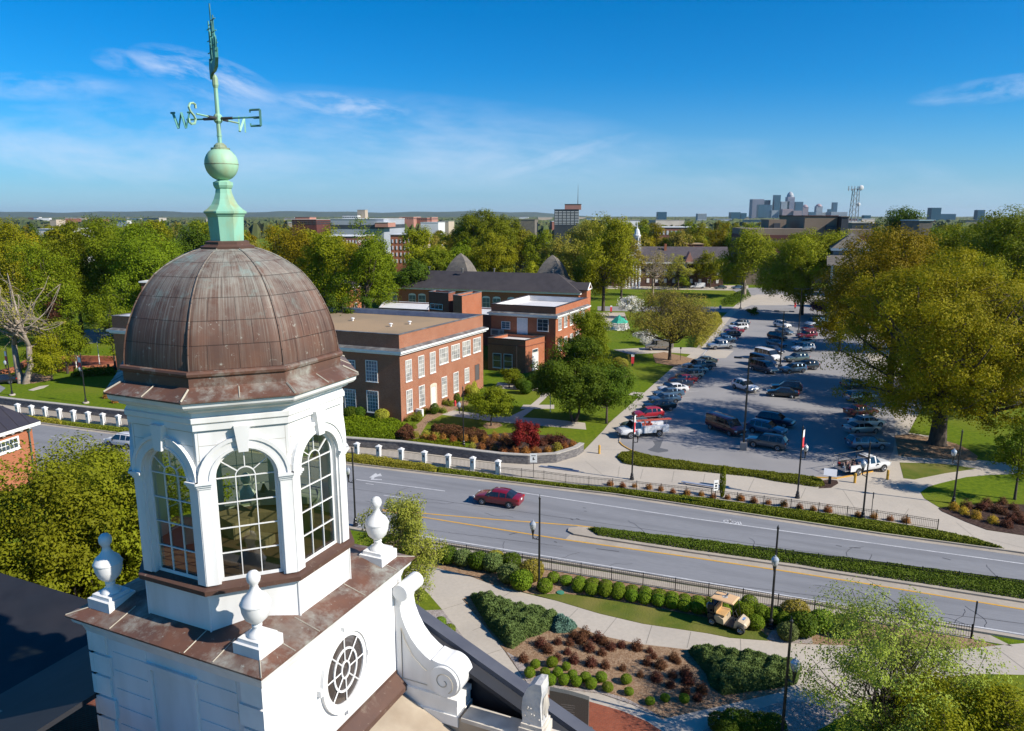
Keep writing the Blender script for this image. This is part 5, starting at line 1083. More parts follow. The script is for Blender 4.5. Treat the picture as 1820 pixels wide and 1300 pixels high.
block('chimney_block', 'small tan block on the far left horizon', 88, 100, 391, 1100, 20, tanm, tanm)
block('white_terrace', 'long low white roofed building showing between tree crowns above the portico hall', 1175, 1262, 405, 420, 30, redb, whitef, wins=(12, 1, 408, 420, .5, .6), winm=whitef)
block('tan_roof_house', 'tan roofed house end right of the little white cupola', 1228, 1256, 435, 330, 16, redb, rooftan)
# G: small house left
g0, g1, g3 = G(611, 512, 7.5), G(641, 507, 7.5), G(578, 517, 7.5)
bG = thing('small_brick_house', 'small orange brick house with dark hipped roof half hidden by a dark evergreen', 'house', (g0.x, g0.y, 0)); L = bG.location
a_, b_ = g0, g1; uu = (b_ - a_).normalized(); nn = Vector((-uu.y, uu.x, 0)); ww = (b_ - a_).length; P_ = [a_ - L, a_ + uu * ww - L, a_ + uu * ww + nn * 14 - L, a_ + nn * 14 - L]
mb = MB(); mb.prism([(p.x, p.y) for p in P_], 0, 7.3, top=False); mb.build('wall', brickO, bG); mb = MB(); ringprism(mb, [(p.x, p.y) for p in P_], .003, .5, 7.1, 7.5); mb.build('eaves', trimw, bG)
e_ = off([(p.x, p.y) for p in P_], .55); cx_ = sum(p[0] for p in e_) / 4; cy_ = sum(p[1] for p in e_) / 4; mb = MB(); mb.add([(x, y, 7.5) for x, y in e_] + [(cx_, cy_, 10.2)], [(0, 1, 4), (1, 2, 4), (2, 3, 4), (3, 0, 4), (3, 2, 1, 0)]); mb.build('roof', roofdark, bG)
for px, t, b in ((631, 515, 526), (618, 521, 530), (632, 539, 547)): window(bG, g0, g1, px, t, b, 1.2, gl_dark)
# house behind the dome at left
block('grey_roofed_house', 'grey roofed house peeping out left of the copper dome', 242, 300, 503, 150, 12, brickB, trimw)
# P: portico hall across the quad
YP = 285; bP = thing('portico_hall', 'long dark-roofed brick hall with white portico and small white cupola across the quad', 'building', (AT(1190, 384, YP).x, YP, 0), R(-6)); xl = lambda px: (px - 1190) / 1300 * YP * 1.0; zz_ = lambda py: AT(910, py, YP).z
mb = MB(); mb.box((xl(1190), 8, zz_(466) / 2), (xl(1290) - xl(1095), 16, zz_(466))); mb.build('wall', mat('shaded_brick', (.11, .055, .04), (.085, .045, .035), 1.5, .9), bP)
mb = MB(); a, b = xl(1085), xl(1298); mb.add([(a, -1, zz_(466)), (b, -1, zz_(466)), (b, 17, zz_(466)), (a, 17, zz_(466)), (a, 8, zz_(440)), (b, 8, zz_(440))], [(0, 1, 5, 4), (2, 3, 4, 5), (1, 2, 5), (3, 0, 4), (3, 2, 1, 0)]); mb.build('roof', mat('purple_roof', (.085, .07, .075), (.065, .055, .06), 1, .9), bP)
mb = MB(); mb.box((xl(1190), -1.1, zz_(466) - .3), (xl(1290) - xl(1095), .4, .6)); mb.build('eaves', trimw, bP)
pw = xl(1135) - xl(1112); cxp = (xl(1135) + xl(1112)) / 2 + 1
mb = MB(); mb.extr([(-pw / 2 - 1.2, zz_(461)), (pw / 2 + 1.2, zz_(461)), (0, zz_(446))], (cxp, -7, 0), (1, 0, 0), (0, 0, 1), (0, 6, 0)); mb.box((cxp, -5, zz_(463.5)), (pw + 2, 5, 1.3)); mb.build('pediment', whitef, bP)
for i in range(5): 
    mb = MB(); mb.lathe([(.55, 0), (.55, .4), (.42, .5), (.34, zz_(467) - .4), (.5, zz_(467))], 10, c=(cxp - pw / 2 + pw * i / 4, -6.8, 0)); mb.build('column', whitef, bP)
mb = MB()
for i in range(10): mb.box((xl(1142) + i * 3.3, -.05, 5.6), (1.3, .2, 1.9)); mb.box((xl(1142) + i * 3.3, -.05, 2.3), (1.0, .2, 1.6))
mb.build('windows', trimw, bP)
cz = zz_(443); mb = MB(); k_ = YP / 1300; c_ = (xl(1137), 6, 0)
mb.box((c_[0], c_[1], cz + .2), (15 * k_, 15 * k_, 2.6)); mb.lathe([(6.4 * k_, cz + 1.5), (6.4 * k_, cz + 4.6), (7.4 * k_, cz + 4.8), (7.2 * k_, cz + 5.2), (5.4 * k_, cz + 5.3), (5.2 * k_, cz + 6.0), (3.6 * k_, cz + 7.2), (1.2 * k_, cz + 7.7), (.8 * k_, cz + 8.2), (.25 * k_, cz + 10.4)], 8, c=c_, rot=r8); cu = mb.build('cupola', whitef, bP)
mb = MB()
for i in range(8): a = i * math.pi / 4; mb.box((c_[0] + 6.0 * k_ * math.cos(a), c_[1] + 6.0 * k_ * math.sin(a), cz + 3.1), (.16, 2.2 * k_, 2.3), a)
mb.build('cupola_window', gl_dark, cu)
mb = MB(); mb.extr([(-1.6, zz_(466)), (1.6, zz_(466)), (0, zz_(447))], (xl(1226), -3, 0), (1, 0, 0), (0, 0, 1), (0, 5, 0)); mb.build('gable', pinkm, bP)
mb = MB(); mb.box((xl(1242), -3, zz_(466)), (xl(1262) - xl(1222), 2, .6)); mb.box((xl(1219), -3, zz_(475)), (.9, .9, 3.4)); mb.build('porch_beam', tanm, bP)
mb = MB(); mb.box((xl(1188), 6, zz_(441)), (.9, .9, 2.6)); mb.build('chimney', brickO, bP)
# Q: brown modernist building
bch = block('brown_concrete_hall', 'big brown concrete hall with a long dark window strip right of the skyline', 1441, 1497, 384.5, 300, 40, brownm, maroon, [(419, 429, maroon, 'brick_band')], wins=None)
block('window_strip', 'dark strip window of the big brown concrete hall', 1470, 1489, 401.5, 298.6, 1.2, darkf, z0=AT(910, 409, 300).z, into=bch)
bcw = block('brown_concrete_wing', 'lower brown concrete wing with maroon brick bands left of the big brown hall', 1338, 1445, 407, 292, 30, brownm, None, [(418, 426, maroon, 'brick_band'), (432, 450, maroon, 'brick_band_lower')])
block('roof_room', 'small brown roof room with one dark window on the lower brown wing', 1371, 1401, 390.5, 310, 14, brownm, None, z0=15, into=bcw); block('strip_window', '', 1377, 1388, 397, 309.5, 1, darkf, None, z0=AT(910, 407, 310).z, into=bcw)
block('dark_shaft', 'dark glass stair shaft at the right end of the big brown hall', 1500, 1512, 386, 296, 14, darkf, brownm, into=bch)
block('brown_link', 'low brown concrete link right of the dark stair shaft', 1511, 1560, 408.5, 302, 20, brownm, None, [(419, 430, maroon, 'brick_band')])
block('dark_deck', 'dark parking deck on the horizon right of the lattice mast', 1522, 1556, 397, 380, 30, darkf, concf)
# R: gabled grey-roofed house
YR = 190; bR = thing('grey_gabled_house', 'grey roofed house with white trim behind the big yellow-green tree', 'house', (AT(1520, 384, YR).x, YR, 0), R(-20)); zz_ = lambda py: AT(910, py, YR).z
mb = MB(); mb.box((0, 4, zz_(443) / 2), (9, 12, zz_(443))); mb.build('wall', mat('shaded_siding', (.20, .22, .25), (.17, .19, .22), 1, .7), bR)  # wall tone carries the shade, darker than the siding itself
mb = MB(); a = zz_(441); mb.add([(-5, -2.4, a), (5, -2.4, a), (5, 10.4, a), (-5, 10.4, a), (0, 4, zz_(414))], [(0, 1, 4), (1, 2, 4), (2, 3, 4), (3, 0, 4), (3, 2, 1, 0)]); mb.build('roof', roofgrey, bR)
mb = MB(); mb.box((0, 4, a - .35), (10.2, 13, .6)); mb.build('eaves', trimw, bR); mb = MB(); plate(mb, [(-6, -7, zz_(470)), (3, -7, zz_(470)), (3, -2, zz_(452)), (-6, -2, zz_(452))]); mb.build('porch_roof', roofgrey, bR)
mb = MB(); mb.box((-4.6, -4, zz_(470) / 2), (.3, 5, zz_(470))); mb.box((-1.6, -2.2, zz_(462) / 2 - 2), (2.2, .2, 2)); mb.build('porch', trimw, bR)
# long shaded hall at the right edge, behind the lawn
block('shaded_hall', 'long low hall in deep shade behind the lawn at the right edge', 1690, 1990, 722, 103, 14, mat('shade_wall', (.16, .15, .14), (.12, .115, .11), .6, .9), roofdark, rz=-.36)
block('green_dome_hall', 'pale green glazed roof showing above the tree crowns at the right', 1640, 1662, 393, 240, 14, roofgrey, mat('pale_green_metal', (.36, .48, .50), (.3, .42, .45), .2, .5))
# skyline
sk1 = mat('sky_glass_blue', (.055, .12, .18), (.045, .10, .15), .01, .3); sk2 = mat('sky_glass_teal', (.03, .10, .14), (.03, .08, .11), .01, .3); sk3 = mat('sky_mauve', (.24, .24, .30), (.2, .2, .26), .01, .6); sk4 = mat('sky_grey', (.34, .37, .40), (.28, .32, .36), .01, .6); sk5 = mat('sky_pink', (.36, .26, .27), (.3, .22, .24), .01, .7)
YS_ = 4300
for i, (a, b, t, m_, dy, lb) in enumerate([(1336, 1356.5, 354.3, sk3, 0, 'broad mauve slab tower, leftmost tall tower of the skyline'), (1347, 1358, 364, sk2, -150, 'short teal tower in front of the mauve slab'), (1358, 1368, 356, sk2, 40, 'dark-topped tower right of the mauve slab'), (1358, 1371, 364.5, sk1, -120, 'pale teal tower just left of the dark slender tower'), (1374.5, 1385.5, 347, sk2, 0, 'slender dark teal tower standing alone'), (1371, 1383, 374.5, sk4, -200, 'low pale block at the foot of the slender dark tower'), (1387, 1401.5, 358.5, sk4, 0, 'grey tower left of the domed tower'), (1412, 1426, 359, sk1, 0, 'square glass tower right of the domed tower'), (1390, 1408, 372, sk5, -220, 'pinkish low block in front of the domed tower'), (1426, 1436, 368, sk5, 0, 'red-capped round-topped tower right of the square glass tower'), (1450, 1461, 367, sk4, 0, 'pale tower with a pink cap'), (1472, 1480, 372, sk2, 0, 'dark wedge beside the slim pale blue tower'), (1479, 1487, 360, sk1, 0, 'slim pale blue tower near the lattice mast'), (1477, 1506, 377, sk4, -100, 'wide low pale block near the lattice mast'), (1437, 1450, 377, sk1, 0, 'low blue block between the two capped towers'), (1461, 1474, 378, sk4, 60, 'low grey block right of the pink-capped tower'), (1410, 1425, 375, sk5, -240, 'low pinkish block under the square glass tower'), (1299, 1316, 377.5, sk2, -1500, 'wide dark block left of the skyline'), (1317, 1327, 379, sk2, -1500, 'smaller dark block just left of the skyline'), (1169, 1185, 377, sk1, -2200, 'lone blue block on the horizon above the portico hall'), (1240, 1256, 380, sk4, -2200, 'pale low block on the horizon left of the skyline'), (1655, 1672, 369.5, sk2, -2500, 'dark blue tower on the horizon at the right, above the yellow-green tree'), (1670, 1699, 380.5, sk1, -2300, 'long low blue block right of the dark blue tower'), (1737, 1750, 373.5, sk1, -2500, 'small blue tower near the right edge of the horizon'), (1536, 1548, 383, sk2, -2600, 'low dark block right of the lattice mast')]):
    Y_ = YS_ + dy; r_ = block('skyscraper' if t < 370 else 'city_block', lb, a, b, t, Y_, (b - a) / 1300 * Y_ * .8, m_, None, cat='skyscraper' if t < 370 else 'building', rz=.0, wins=(max(3, int((b - a) / 1.6)), max(3, int((388 - t) / 1.5)), t + .8, 390, .6, .45), winm=sk2 if m_ is not sk2 else sk1, group='towers and blocks on the horizon')
    if i in (9, 10):
        mb = MB(); w = (b - a) / 1300 * Y_ / 2; mb.lathe([(w, 0), (w * .8, w * .45), (w * .3, w * .75), (.5, w * .8)], 12, c=(0, 0, AT(910, t, Y_).z)); mb.build('cap', sk5, r_)
Y_ = YS_; r_ = block('domed_skyscraper', 'tallest tower of the skyline with a glass dome on top', 1398, 1410.5, 350.5, Y_, 40, sk3, None, cat='skyscraper', rz=0, wins=(6, 18, 353, 388, .55, .5), winm=sk1)
mb = MB(); w = 12.5 / 1300 * Y_ / 2; zt = AT(910, 350.5, Y_).z; mb.lathe([(w * .95, 0), (w * .92, w * .5), (w * .7, w * 1.0), (w * .35, w * 1.35), (.5, w * 1.5)], 14, c=(0, 0, zt)); mb.build('glass_dome', sk4, r_)
# lattice mast
Y_ = 420; p = AT(1517, 388, Y_); mast = thing('lattice_mast', 'grey lattice radio mast with dishes right of the skyline', 'mast', (p.x, Y_, 0)); zt = AT(910, 336, Y_).z; mb = MB(); w0, w1 = 2.7, 1.3; gm = mat('mast_grey', (.32, .34, .36), (.26, .28, .3), 1, .5)
cs = lambda z: [(s1 * (w0 + (w1 - w0) * z / zt), s2 * (w0 + (w1 - w0) * z / zt), z) for s1, s2 in ((-1, -1), (1, -1), (1, 1), (-1, 1))]
for k in range(4): mb.tube([cs(0)[k], cs(zt)[k]], .22, 4)
for i in range(14):
    a, b = cs(zt * i / 14), cs(zt * (i + 1) / 14)
    for k in range(4): mb.tube([a[k], b[(k + 1) % 4]], .11, 3); mb.tube([b[k], b[(k + 1) % 4]], .10, 3)
mb.build('lattice', gm, mast)
mb = MB()
for i in range(5): mb.box((-4.2 + i * 1.7, 0, zt + .2), (.35, .35, 2.6))
mb.box((-1, 0, zt - .2), (7.5, .25, .25)); mb.build('aerial', gm, mast)
mb = MB()
for x_, z_, r_ in ((2.6, zt + .6, 1.4), (1.9, zt - 8.5, 1.1)): mb.sphere((x_, -.4, z_), (r_, .5, r_), 14, 8)
mb.build('dish', whitef, mast)
# hills on the horizon
mb = MB(); n_ = 90; vs = []; rr = random.Random(2)
for i in range(n_ + 1):
    px = -400 + i * 1450 / n_; y_ = 13000; a = AT(px, 384, y_); h_ = 95 + 9 * math.sin(i * .35) + 6 * math.sin(i * .9 + 1) + rr.uniform(-2, 2); h_ *= min(1, (n_ - i) / 8 + .2) if i > n_ - 8 else 1
    vs += [(a.x, y_ - 900, 0), (a.x, y_ - 300, h_ * .8), (a.x, y_, h_), (a.x, y_ + 1500, 0)]
mb.add(vs, [(4 * i + j, 4 * (i + 1) + j, 4 * (i + 1) + j + 1, 4 * i + j + 1) for i in range(n_) for j in range(3)]); struct('hills', mb, mat('wooded_hill', (.045, .07, .03), (.03, .05, .025), .002, .95), smooth=True)
# V: gatehouse with metal roof at the left edge
zV = 6.2; v0 = G(73, 748.5, zV); v1 = G(0, 771, zV); v2 = G(-4, 700, zV + 3.4)
bV = thing('metal_roofed_house', 'small brick building with dark standing-seam metal roof at the left edge beside the road', 'building', (v0.x, v0.y, 0)); L = bV.location
uu = (v1 - v0).normalized(); nn = Vector((-uu.y, uu.x, 0)); nn = nn if nn.y > 0 else -nn; Wd, Dp = 15, 11
E_ = [v0 - L, v0 - L + uu * Wd, v0 - L + uu * Wd + nn * Dp, v0 - L + nn * Dp]; 
mb = MB(); pk = [E_[0] + uu * 5.5 + nn * 5.5, E_[0] + uu * 9.5 + nn * 5.5]; hz = zV + 5.0
mb.add([(p.x, p.y, zV + .02) for p in E_] + [(p.x, p.y, hz) for p in pk], [(0, 1, 5, 4), (1, 2, 5), (2, 3, 4, 5), (3, 0, 4), (3, 2, 1, 0)]); mtr = mat('seam_metal', (.045, .042, .055), (.055, .05, .06), .8, .4, metal=.3); mb.build('roof', mtr, bV)
mb = MB()
for i in range(1, 12):
    t = i / 12; a = E_[0] + (E_[1] - E_[0]) * t; top = pk[0] if t < .366 else (pk[1] if t > .633 else E_[0] + uu * Wd * t + nn * 5.5); f_ = min(1, min(t, 1 - t) / .366); b = a + nn * 5.5 * f_; mb.tube([(a.x, a.y, zV + .06), (b.x, b.y, zV + .06 + 4.98 * f_)], .03, 4)
for i in range(1, 10):
    t = i / 10; a = E_[0] + (E_[3] - E_[0]) * t; f_ = min(1, min(t, 1 - t) / .5); b = a + uu * 5.5 * f_; mb.tube([(a.x, a.y, zV + .06), (b.x, b.y, zV + .06 + 4.98 * f_)], .03, 4)
mb.build('roof_seam', mtr, bV)
Ei = off([(p.x, p.y) for p in E_], -.15); mb = MB(); ringprism(mb, [(p.x, p.y) for p in E_], -.6, -.05, zV - .35, zV - .005); mb.build('eaves', trimw, bV)
mb = MB(); W_ = off([(p.x, p.y) for p in E_], -.62); mb.prism(W_, 0, zV - .3, top=False); mb.build('wall', brickO, bV)
mb = MB(); Wv = [Vector((x, y, 0)) for x, y in W_]
for i in range(14): p = Wv[0] + (Wv[1] - Wv[0]) * (i + .5) / 14 - nn * .2; mb.box((p.x, p.y, zV - .45), (.28, .35, .16), math.atan2(uu.y, uu.x))
mb.build('modillion', trimw, bV)
P0_, P1_ = Wv[0] + L, Wv[1] + L; window(bV, P0_, P1_, 12, 784, 801, 2.2, gl_dark, cols=5, rows=2, frame=.18)
mb = MB(); p = Wv[0] + uu * .5 - nn * .12; mb.tube([(p.x, p.y, 0), (p.x, p.y, zV - .6)], .07, 6); mb.box((p.x, p.y, zV - .7), (.3, .25, .3)); mb.build('downpipe', mat('green_copper_pipe', (.06, .12, .10), (.05, .1, .09), 2, .6), bV)
# gazebo
q = G(1100, 586); gz = thing('gazebo', 'white garden gazebo with a bright green roof beyond the lawn', 'gazebo', (q.x, q.y, 0), R(10)); hz = ZAT(573, q); ha = ZAT(560, q); rg = 15.5 / 1300 * q.y
mb = MB(); mb.lathe([(rg * 1.12, hz), (rg * .55, hz + (ha - hz) * .55), (.05, ha)], 6); mb.build('roof', mat('gazebo_green', (.03, .36, .24), (.025, .30, .2), .8, .6), gz)
for k in range(6): a = k * math.pi / 3; mb = MB(); mb.box((rg * .92 * math.cos(a), rg * .92 * math.sin(a), hz / 2), (.16, .16, hz), a); mb.build('post', trimw, gz)
mb = MB()
for k in range(6):
    a, b = k * math.pi / 3, (k + 1) * math.pi / 3; A_2, B_2 = Vector((rg * .92 * math.cos(a), rg * .92 * math.sin(a), 0)), Vector((rg * .92 * math.cos(b), rg * .92 * math.sin(b), 0))
    if k != 4:
        for z_ in (.35, .95): mb.tube([A_2 + Vector((0, 0, z_)), B_2 + Vector((0, 0, z_))], .045, 4)
        for j in range(1, 8): p = A_2 + (B_2 - A_2) * j / 8; mb.tube([p + Vector((0, 0, .35)), p + Vector((0, 0, .95))], .025, 4)
    mb.tube([A_2 + Vector((0, 0, hz - .35)), B_2 + Vector((0, 0, hz - .35))], .05, 4)
mb.build('railing', trimw, gz); mb = MB(); mb.lathe([(rg, -.05), (rg, .2)], 6); mb.build('floor', trimw, gz)
# ---------------- vehicles ------------------------------------------------------
def paint(name, c, metal=.0): return mat(name, c, tuple(x * .93 for x in c), .5, .28, spec=.6, coat=.7, metal=metal)
PT = dict(white=paint('white_car_paint', (.72, .72, .72)), silver=paint('silver_car_paint', (.40, .41, .42), .5), grey=paint('grey_car_paint', (.13, .14, .15), .4), black=paint('black_car_paint', (.010, .011, .014)), blue=paint('navy_car_paint', (.012, .022, .055), .3), steel=paint('steel_blue_car_paint', (.10, .17, .25), .4), red=paint('red_car_paint', (.36, .012, .022), .1), maroon=paint('maroon_car_paint', (.10, .008, .012), .1), tan=paint('champagne_car_paint', (.38, .34, .29), .4), green=paint('grey_green_car_paint', (.09, .12, .11), .3), crimson=paint('dark_crimson_paint', (.20, .006, .018), .1))
tyre = mat('tyre_rubber', (.012, .012, .012), (.02, .02, .02), 8, .85); rim = mat('alloy_rim', (.45, .45, .46), (.36, .36, .37), 5, .3, metal=.7); cglass = glassmat('car_glass', (.012, .016, .022), .04); lampw = mat('headlamp', (.65, .66, .66), (.5, .5, .5), 4, .1, spec=.9); lampr = mat('taillamp', (.40, .012, .012), (.3, .01, .01), 4, .2); plastic = mat('black_plastic', (.02, .02, .022), (.03, .03, .03), 4, .6)
def carbody(root, st, w, pm, glass_cols, z0=.30, roofw=.70, belt=.955):
    """st = stations rear to front: (x, belt height, roof height or None, width factor). Glass cells become parts."""
    rings = []
    for x, zb, zr, wf in st:
        hw = w / 2 * wf; lo = z0 + (.05 if (x < .3 or x > st[-1][0] - .3) else 0)
        if zr is None: a = [(0, lo), (hw * .88, lo), (hw * .99, lo + .16), (hw, lo + (zb - lo) * .62), (hw * belt, zb), (hw * .80, zb + .035), (hw * .70, zb + .045), (0, zb + .06)]
        else: k = min(1, (zr - zb) / .42); rw = belt * (1 - k) + roofw * 1.06 * k; a = [(0, lo), (hw * .88, lo), (hw * .99, lo + .16), (hw, lo + (zb - lo) * .62), (hw * belt, zb), (hw * rw, zr - .055), (hw * rw * .90, zr), (0, zr + .03)]
        rings.append([(x, -y, z) for y, z in a] + [(x, y, z) for y, z in a[-2:0:-1]])
    n = len(rings[0]); body = MB(); vs = [p for r in rings for p in r]; body.v = vs[:]; cells = {}
    def cell(i, j): return (i * n + j, (i + 1) * n + j, (i + 1) * n + (j + 1) % n, i * n + (j + 1) % n)
    gl = {}
    for i in range(len(rings) - 1):
        for j in range(n):
            kind = None
            if i in glass_cols:
                g = glass_cols[i]
                if 'S' in g and j in (4, n - 5): kind = ('side_window', i, j)
                if 'F' in g and j in (5, 6, n - 7, n - 6): kind = ('windscreen', 0, 0)
                if 'B' in g and j in (5, 6, n - 7, n - 6): kind = ('rear_window', 0, 0)
            if kind: gl.setdefault(kind, []).append(cell(i, j))
            else: body.f.append(cell(i, j)); body.m.append(0)
    body.f += [tuple(range(n))[::-1], tuple((len(rings) - 1) * n + k for k in range(n))]; body.m += [0, 0]
    b = body.build('body', pm, root, smooth=True, angle=38)
    for (nm, i, j), cs_ in gl.items():
        m = MB(); ids = sorted({v for c in cs_ for v in c}); mp = {v: k for k, v in enumerate(ids)}; m.add([vs[v] for v in ids], [tuple(mp[v] for v in c) for c in cs_]); m.build(nm, cglass, root)
    return b
def wheels(root, xs, w, r=.33, tw=.22):
    for x in xs:
        for s_ in (-1, 1):
            y = s_ * (w / 2 - tw / 2 + .015); mb = MB()
            pts = [(r * .62, -tw / 2), (r * .94, -tw / 2), (r, -tw / 4), (r, tw / 4), (r * .94, tw / 2), (r * .62, tw / 2)]; n = 18
            vs = [(x + a * math.cos(2 * math.pi * k / n), y + b, r + a * math.sin(2 * math.pi * k / n)) for a, b in pts for k in range(n)]
            mb.add(vs, [(i * n + k, i * n + (k + 1) % n, (i + 1) * n + (k + 1) % n, (i + 1) * n + k) for i in range(5) for k in range(n)] + [tuple(range(n)), tuple(5 * n + k for k in range(n))])
            wh = mb.build('wheel', tyre, root, smooth=False)
            mb = MB(); yo = y + s_ * tw / 2; mb.add([(x + r * .62 * math.cos(2 * math.pi * k / n), yo + s_ * .006, r + r * .62 * math.sin(2 * math.pi * k / n)) for k in range(n)] + [(x, yo - s_ * .02, r)], [(k, (k + 1) % n, n) for k in range(n)])
            for k in range(5): a = 2 * math.pi * k / 5; mb.tube([(x, yo + s_ * .012, r), (x + r * .58 * math.cos(a), yo + s_ * .016, r + r * .58 * math.sin(a))], .028, 4)
            rm = mb.build('rim', rim, root); rm.parent = wh; KIDS[root.name].remove(rm); KIDS.setdefault(wh.name, []).append(rm)
def arches(root, xs, w, r=.33):
    n = 12
    for x in xs:
        for s_ in (-1, 1):
            mb = MB()
            y = s_ * (w / 2 + .003); vs = [(x + (r + .07) * math.cos(math.pi * k / n), y, r + (r + .07) * math.sin(math.pi * k / n)) for k in range(n + 1)] + [(x, y, .25)]
            mb.add(vs, [(k, k + 1, n + 1) for k in range(n)]); mb.build('wheel_arch', plastic, root)
def lights(root, L, w, zf=.68, zr=.85, bump=True):
    for s_ in (-1, 1):
        mb = MB(); mb.box((L - .13, s_ * (w / 2 - .24), zf), (.22, .34, .13), -s_ * .35); mb.build('headlight', lampw, root)
        mb = MB(); mb.box((.06, s_ * (w / 2 - .20), zr), (.14, .26, .20), s_ * .3); mb.build('taillight', lampr, root)
        mb = MB(); mb.box((L * .64, s_ * (w / 2 + .07), 1.0), (.12, .18, .12)); mb.build('wing_mirror', plastic, root)
    mb = MB(); mb.box((L - .03, 0, .52), (.08, w * .55, .17)); mb.build('grille', plastic, root)
    mb = MB(); mb.box((-.005, 0, .78), (.03, .32, .15)); mb.build('number_plate', trimw, root); mb = MB(); mb.box((L + .005, 0, .42), (.03, .32, .11)); mb.build('number_plate', trimw, root)
def center(root, L):
    for k in KIDS[root.name]:
        if k.type == 'MESH': k.data.transform(Matrix.Translation((-L / 2, 0, 0)))
        for g in KIDS.get(k.name, []): g.data.transform(Matrix.Translation((-L / 2, 0, 0)))
P0 = PT['white']
def sedan(pm=P0):
    r = thing('sedan', 'x', 'car'); L, w = 4.65, 1.80
    st = [(0, .70, None, .86), (.06, .92, None, .93), (.35, 1.0, None, .97), (.62, 1.02, 1.05, .98), (1.25, 1.0, 1.38, 1), (1.33, 1.0, 1.40, 1), (1.95, .98, 1.45, 1), (2.03, .98, 1.45, 1), (2.72, .96, 1.42, 1), (3.42, .95, .99, 1), (3.5, .94, None, 1), (4.1, .86, None, .97), (4.5, .74, None, .90), (4.65, .56, None, .80)]
    carbody(r, st, w, pm, {3: 'BS', 5: 'S', 7: 'S', 8: 'FS'}); wheels(r, (.95, 3.70), w); arches(r, (.95, 3.70), w); lights(r, L, w); center(r, L); return r
def suv(pm=P0):
    r = thing('suv', 'x', 'car'); L, w = 4.65, 1.86
    st = [(0, .85, None, .88), (.05, 1.05, 1.10, .94), (.38, 1.08, 1.60, .97), (.46, 1.08, 1.64, .99), (1.05, 1.06, 1.68, 1), (1.13, 1.06, 1.68, 1), (1.9, 1.04, 1.69, 1), (1.98, 1.04, 1.69, 1), (2.7, 1.02, 1.64, 1), (3.38, 1.03, 1.08, 1), (3.46, 1.02, None, 1), (4.1, .97, None, .98), (4.5, .86, None, .92), (4.65, .62, None, .84)]
    carbody(r, st, w, pm, {1: 'B', 3: 'S', 5: 'S', 7: 'S', 8: 'FS'}, z0=.36); wheels(r, (.88, 3.66), w, .36); arches(r, (.88, 3.66), w, .36); lights(r, L, w, .82, 1.0)
    mb = MB()
    for s_ in (-1, 1): mb.box((1.5, s_ * .56, 1.72), (1.9, .04, .04))
    mb.build('roof_rail', plastic, r); center(r, L); return r
def hatch(pm=P0):
    r = thing('hatchback', 'x', 'car'); L, w = 4.15, 1.76
    st = [(0, .75, None, .88), (.05, .98, 1.02, .94), (.42, 1.0, 1.38, .97), (.5, 1.0, 1.42, .99), (1.05, .99, 1.50, 1), (1.13, .99, 1.50, 1), (1.75, .98, 1.52, 1), (1.83, .98, 1.52, 1), (2.4, .96, 1.46, 1), (3.1, .96, 1.0, 1), (3.18, .95, None, 1), (3.7, .88, None, .97), (4.05, .76, None, .9), (4.15, .56, None, .82)]
    carbody(r, st, w, pm, {1: 'B', 3: 'S', 5: 'S', 7: 'S', 8: 'FS'}); wheels(r, (.72, 3.28), w, .31); arches(r, (.72, 3.28), w, .31); lights(r, L, w); center(r, L); return r
def van(pm=P0):
    r = thing('van', 'x', 'van'); L, w = 5.6, 2.0
    st = [(0, 1.1, 2.05, .95), (.06, 1.15, 2.12, 1), (1.6, 1.15, 2.15, 1), (1.68, 1.15, 2.15, 1), (3.2, 1.15, 2.14, 1), (3.28, 1.15, 2.14, 1), (3.7, 1.15, 2.12, 1), (3.78, 1.15, 2.11, 1), (4.0, 1.15, 2.05, 1), (4.75, 1.18, 1.24, 1), (4.82, 1.16, None, .99), (5.3, 1.02, None, .96), (5.55, .85, None, .92), (5.6, .6, None, .88)]
    carbody(r, st, w, pm, {5: 'S', 7: 'S', 8: 'FS'}, z0=.4, roofw=.86); mb = MB(); mb.box((-.01, 0, 1.6), (.04, 1.3, .5)); mb.build('rear_window', cglass, r); wheels(r, (1.0, 4.55), w, .36); arches(r, (1.0, 4.55), w, .36); lights(r, L, w, .85, 1.1); center(r, L); return r
def minibus(pm=P0):
    r = thing('passenger_van', 'x', 'van'); L, w = 5.4, 2.0
    st = [(0, 1.1, 1.95, .95), (.06, 1.15, 2.02, 1), (1.2, 1.15, 2.05, 1), (1.28, 1.15, 2.05, 1), (2.2, 1.15, 2.05, 1), (2.28, 1.15, 2.05, 1), (3.4, 1.15, 2.02, 1), (3.48, 1.15, 2.01, 1), (3.8, 1.14, 1.95, 1), (4.5, 1.14, 1.2, 1), (4.57, 1.12, None, .99), (5.1, 1.0, None, .96), (5.35, .85, None, .92), (5.4, .6, None, .88)]
    carbody(r, st, w, pm, {1: 'S', 3: 'S', 5: 'S', 7: 'S', 8: 'FS'}, z0=.4, roofw=.84); wheels(r, (1.0, 4.35), w, .36); arches(r, (1.0, 4.35), w, .36); lights(r, L, w, .85, 1.1); center(r, L); return r
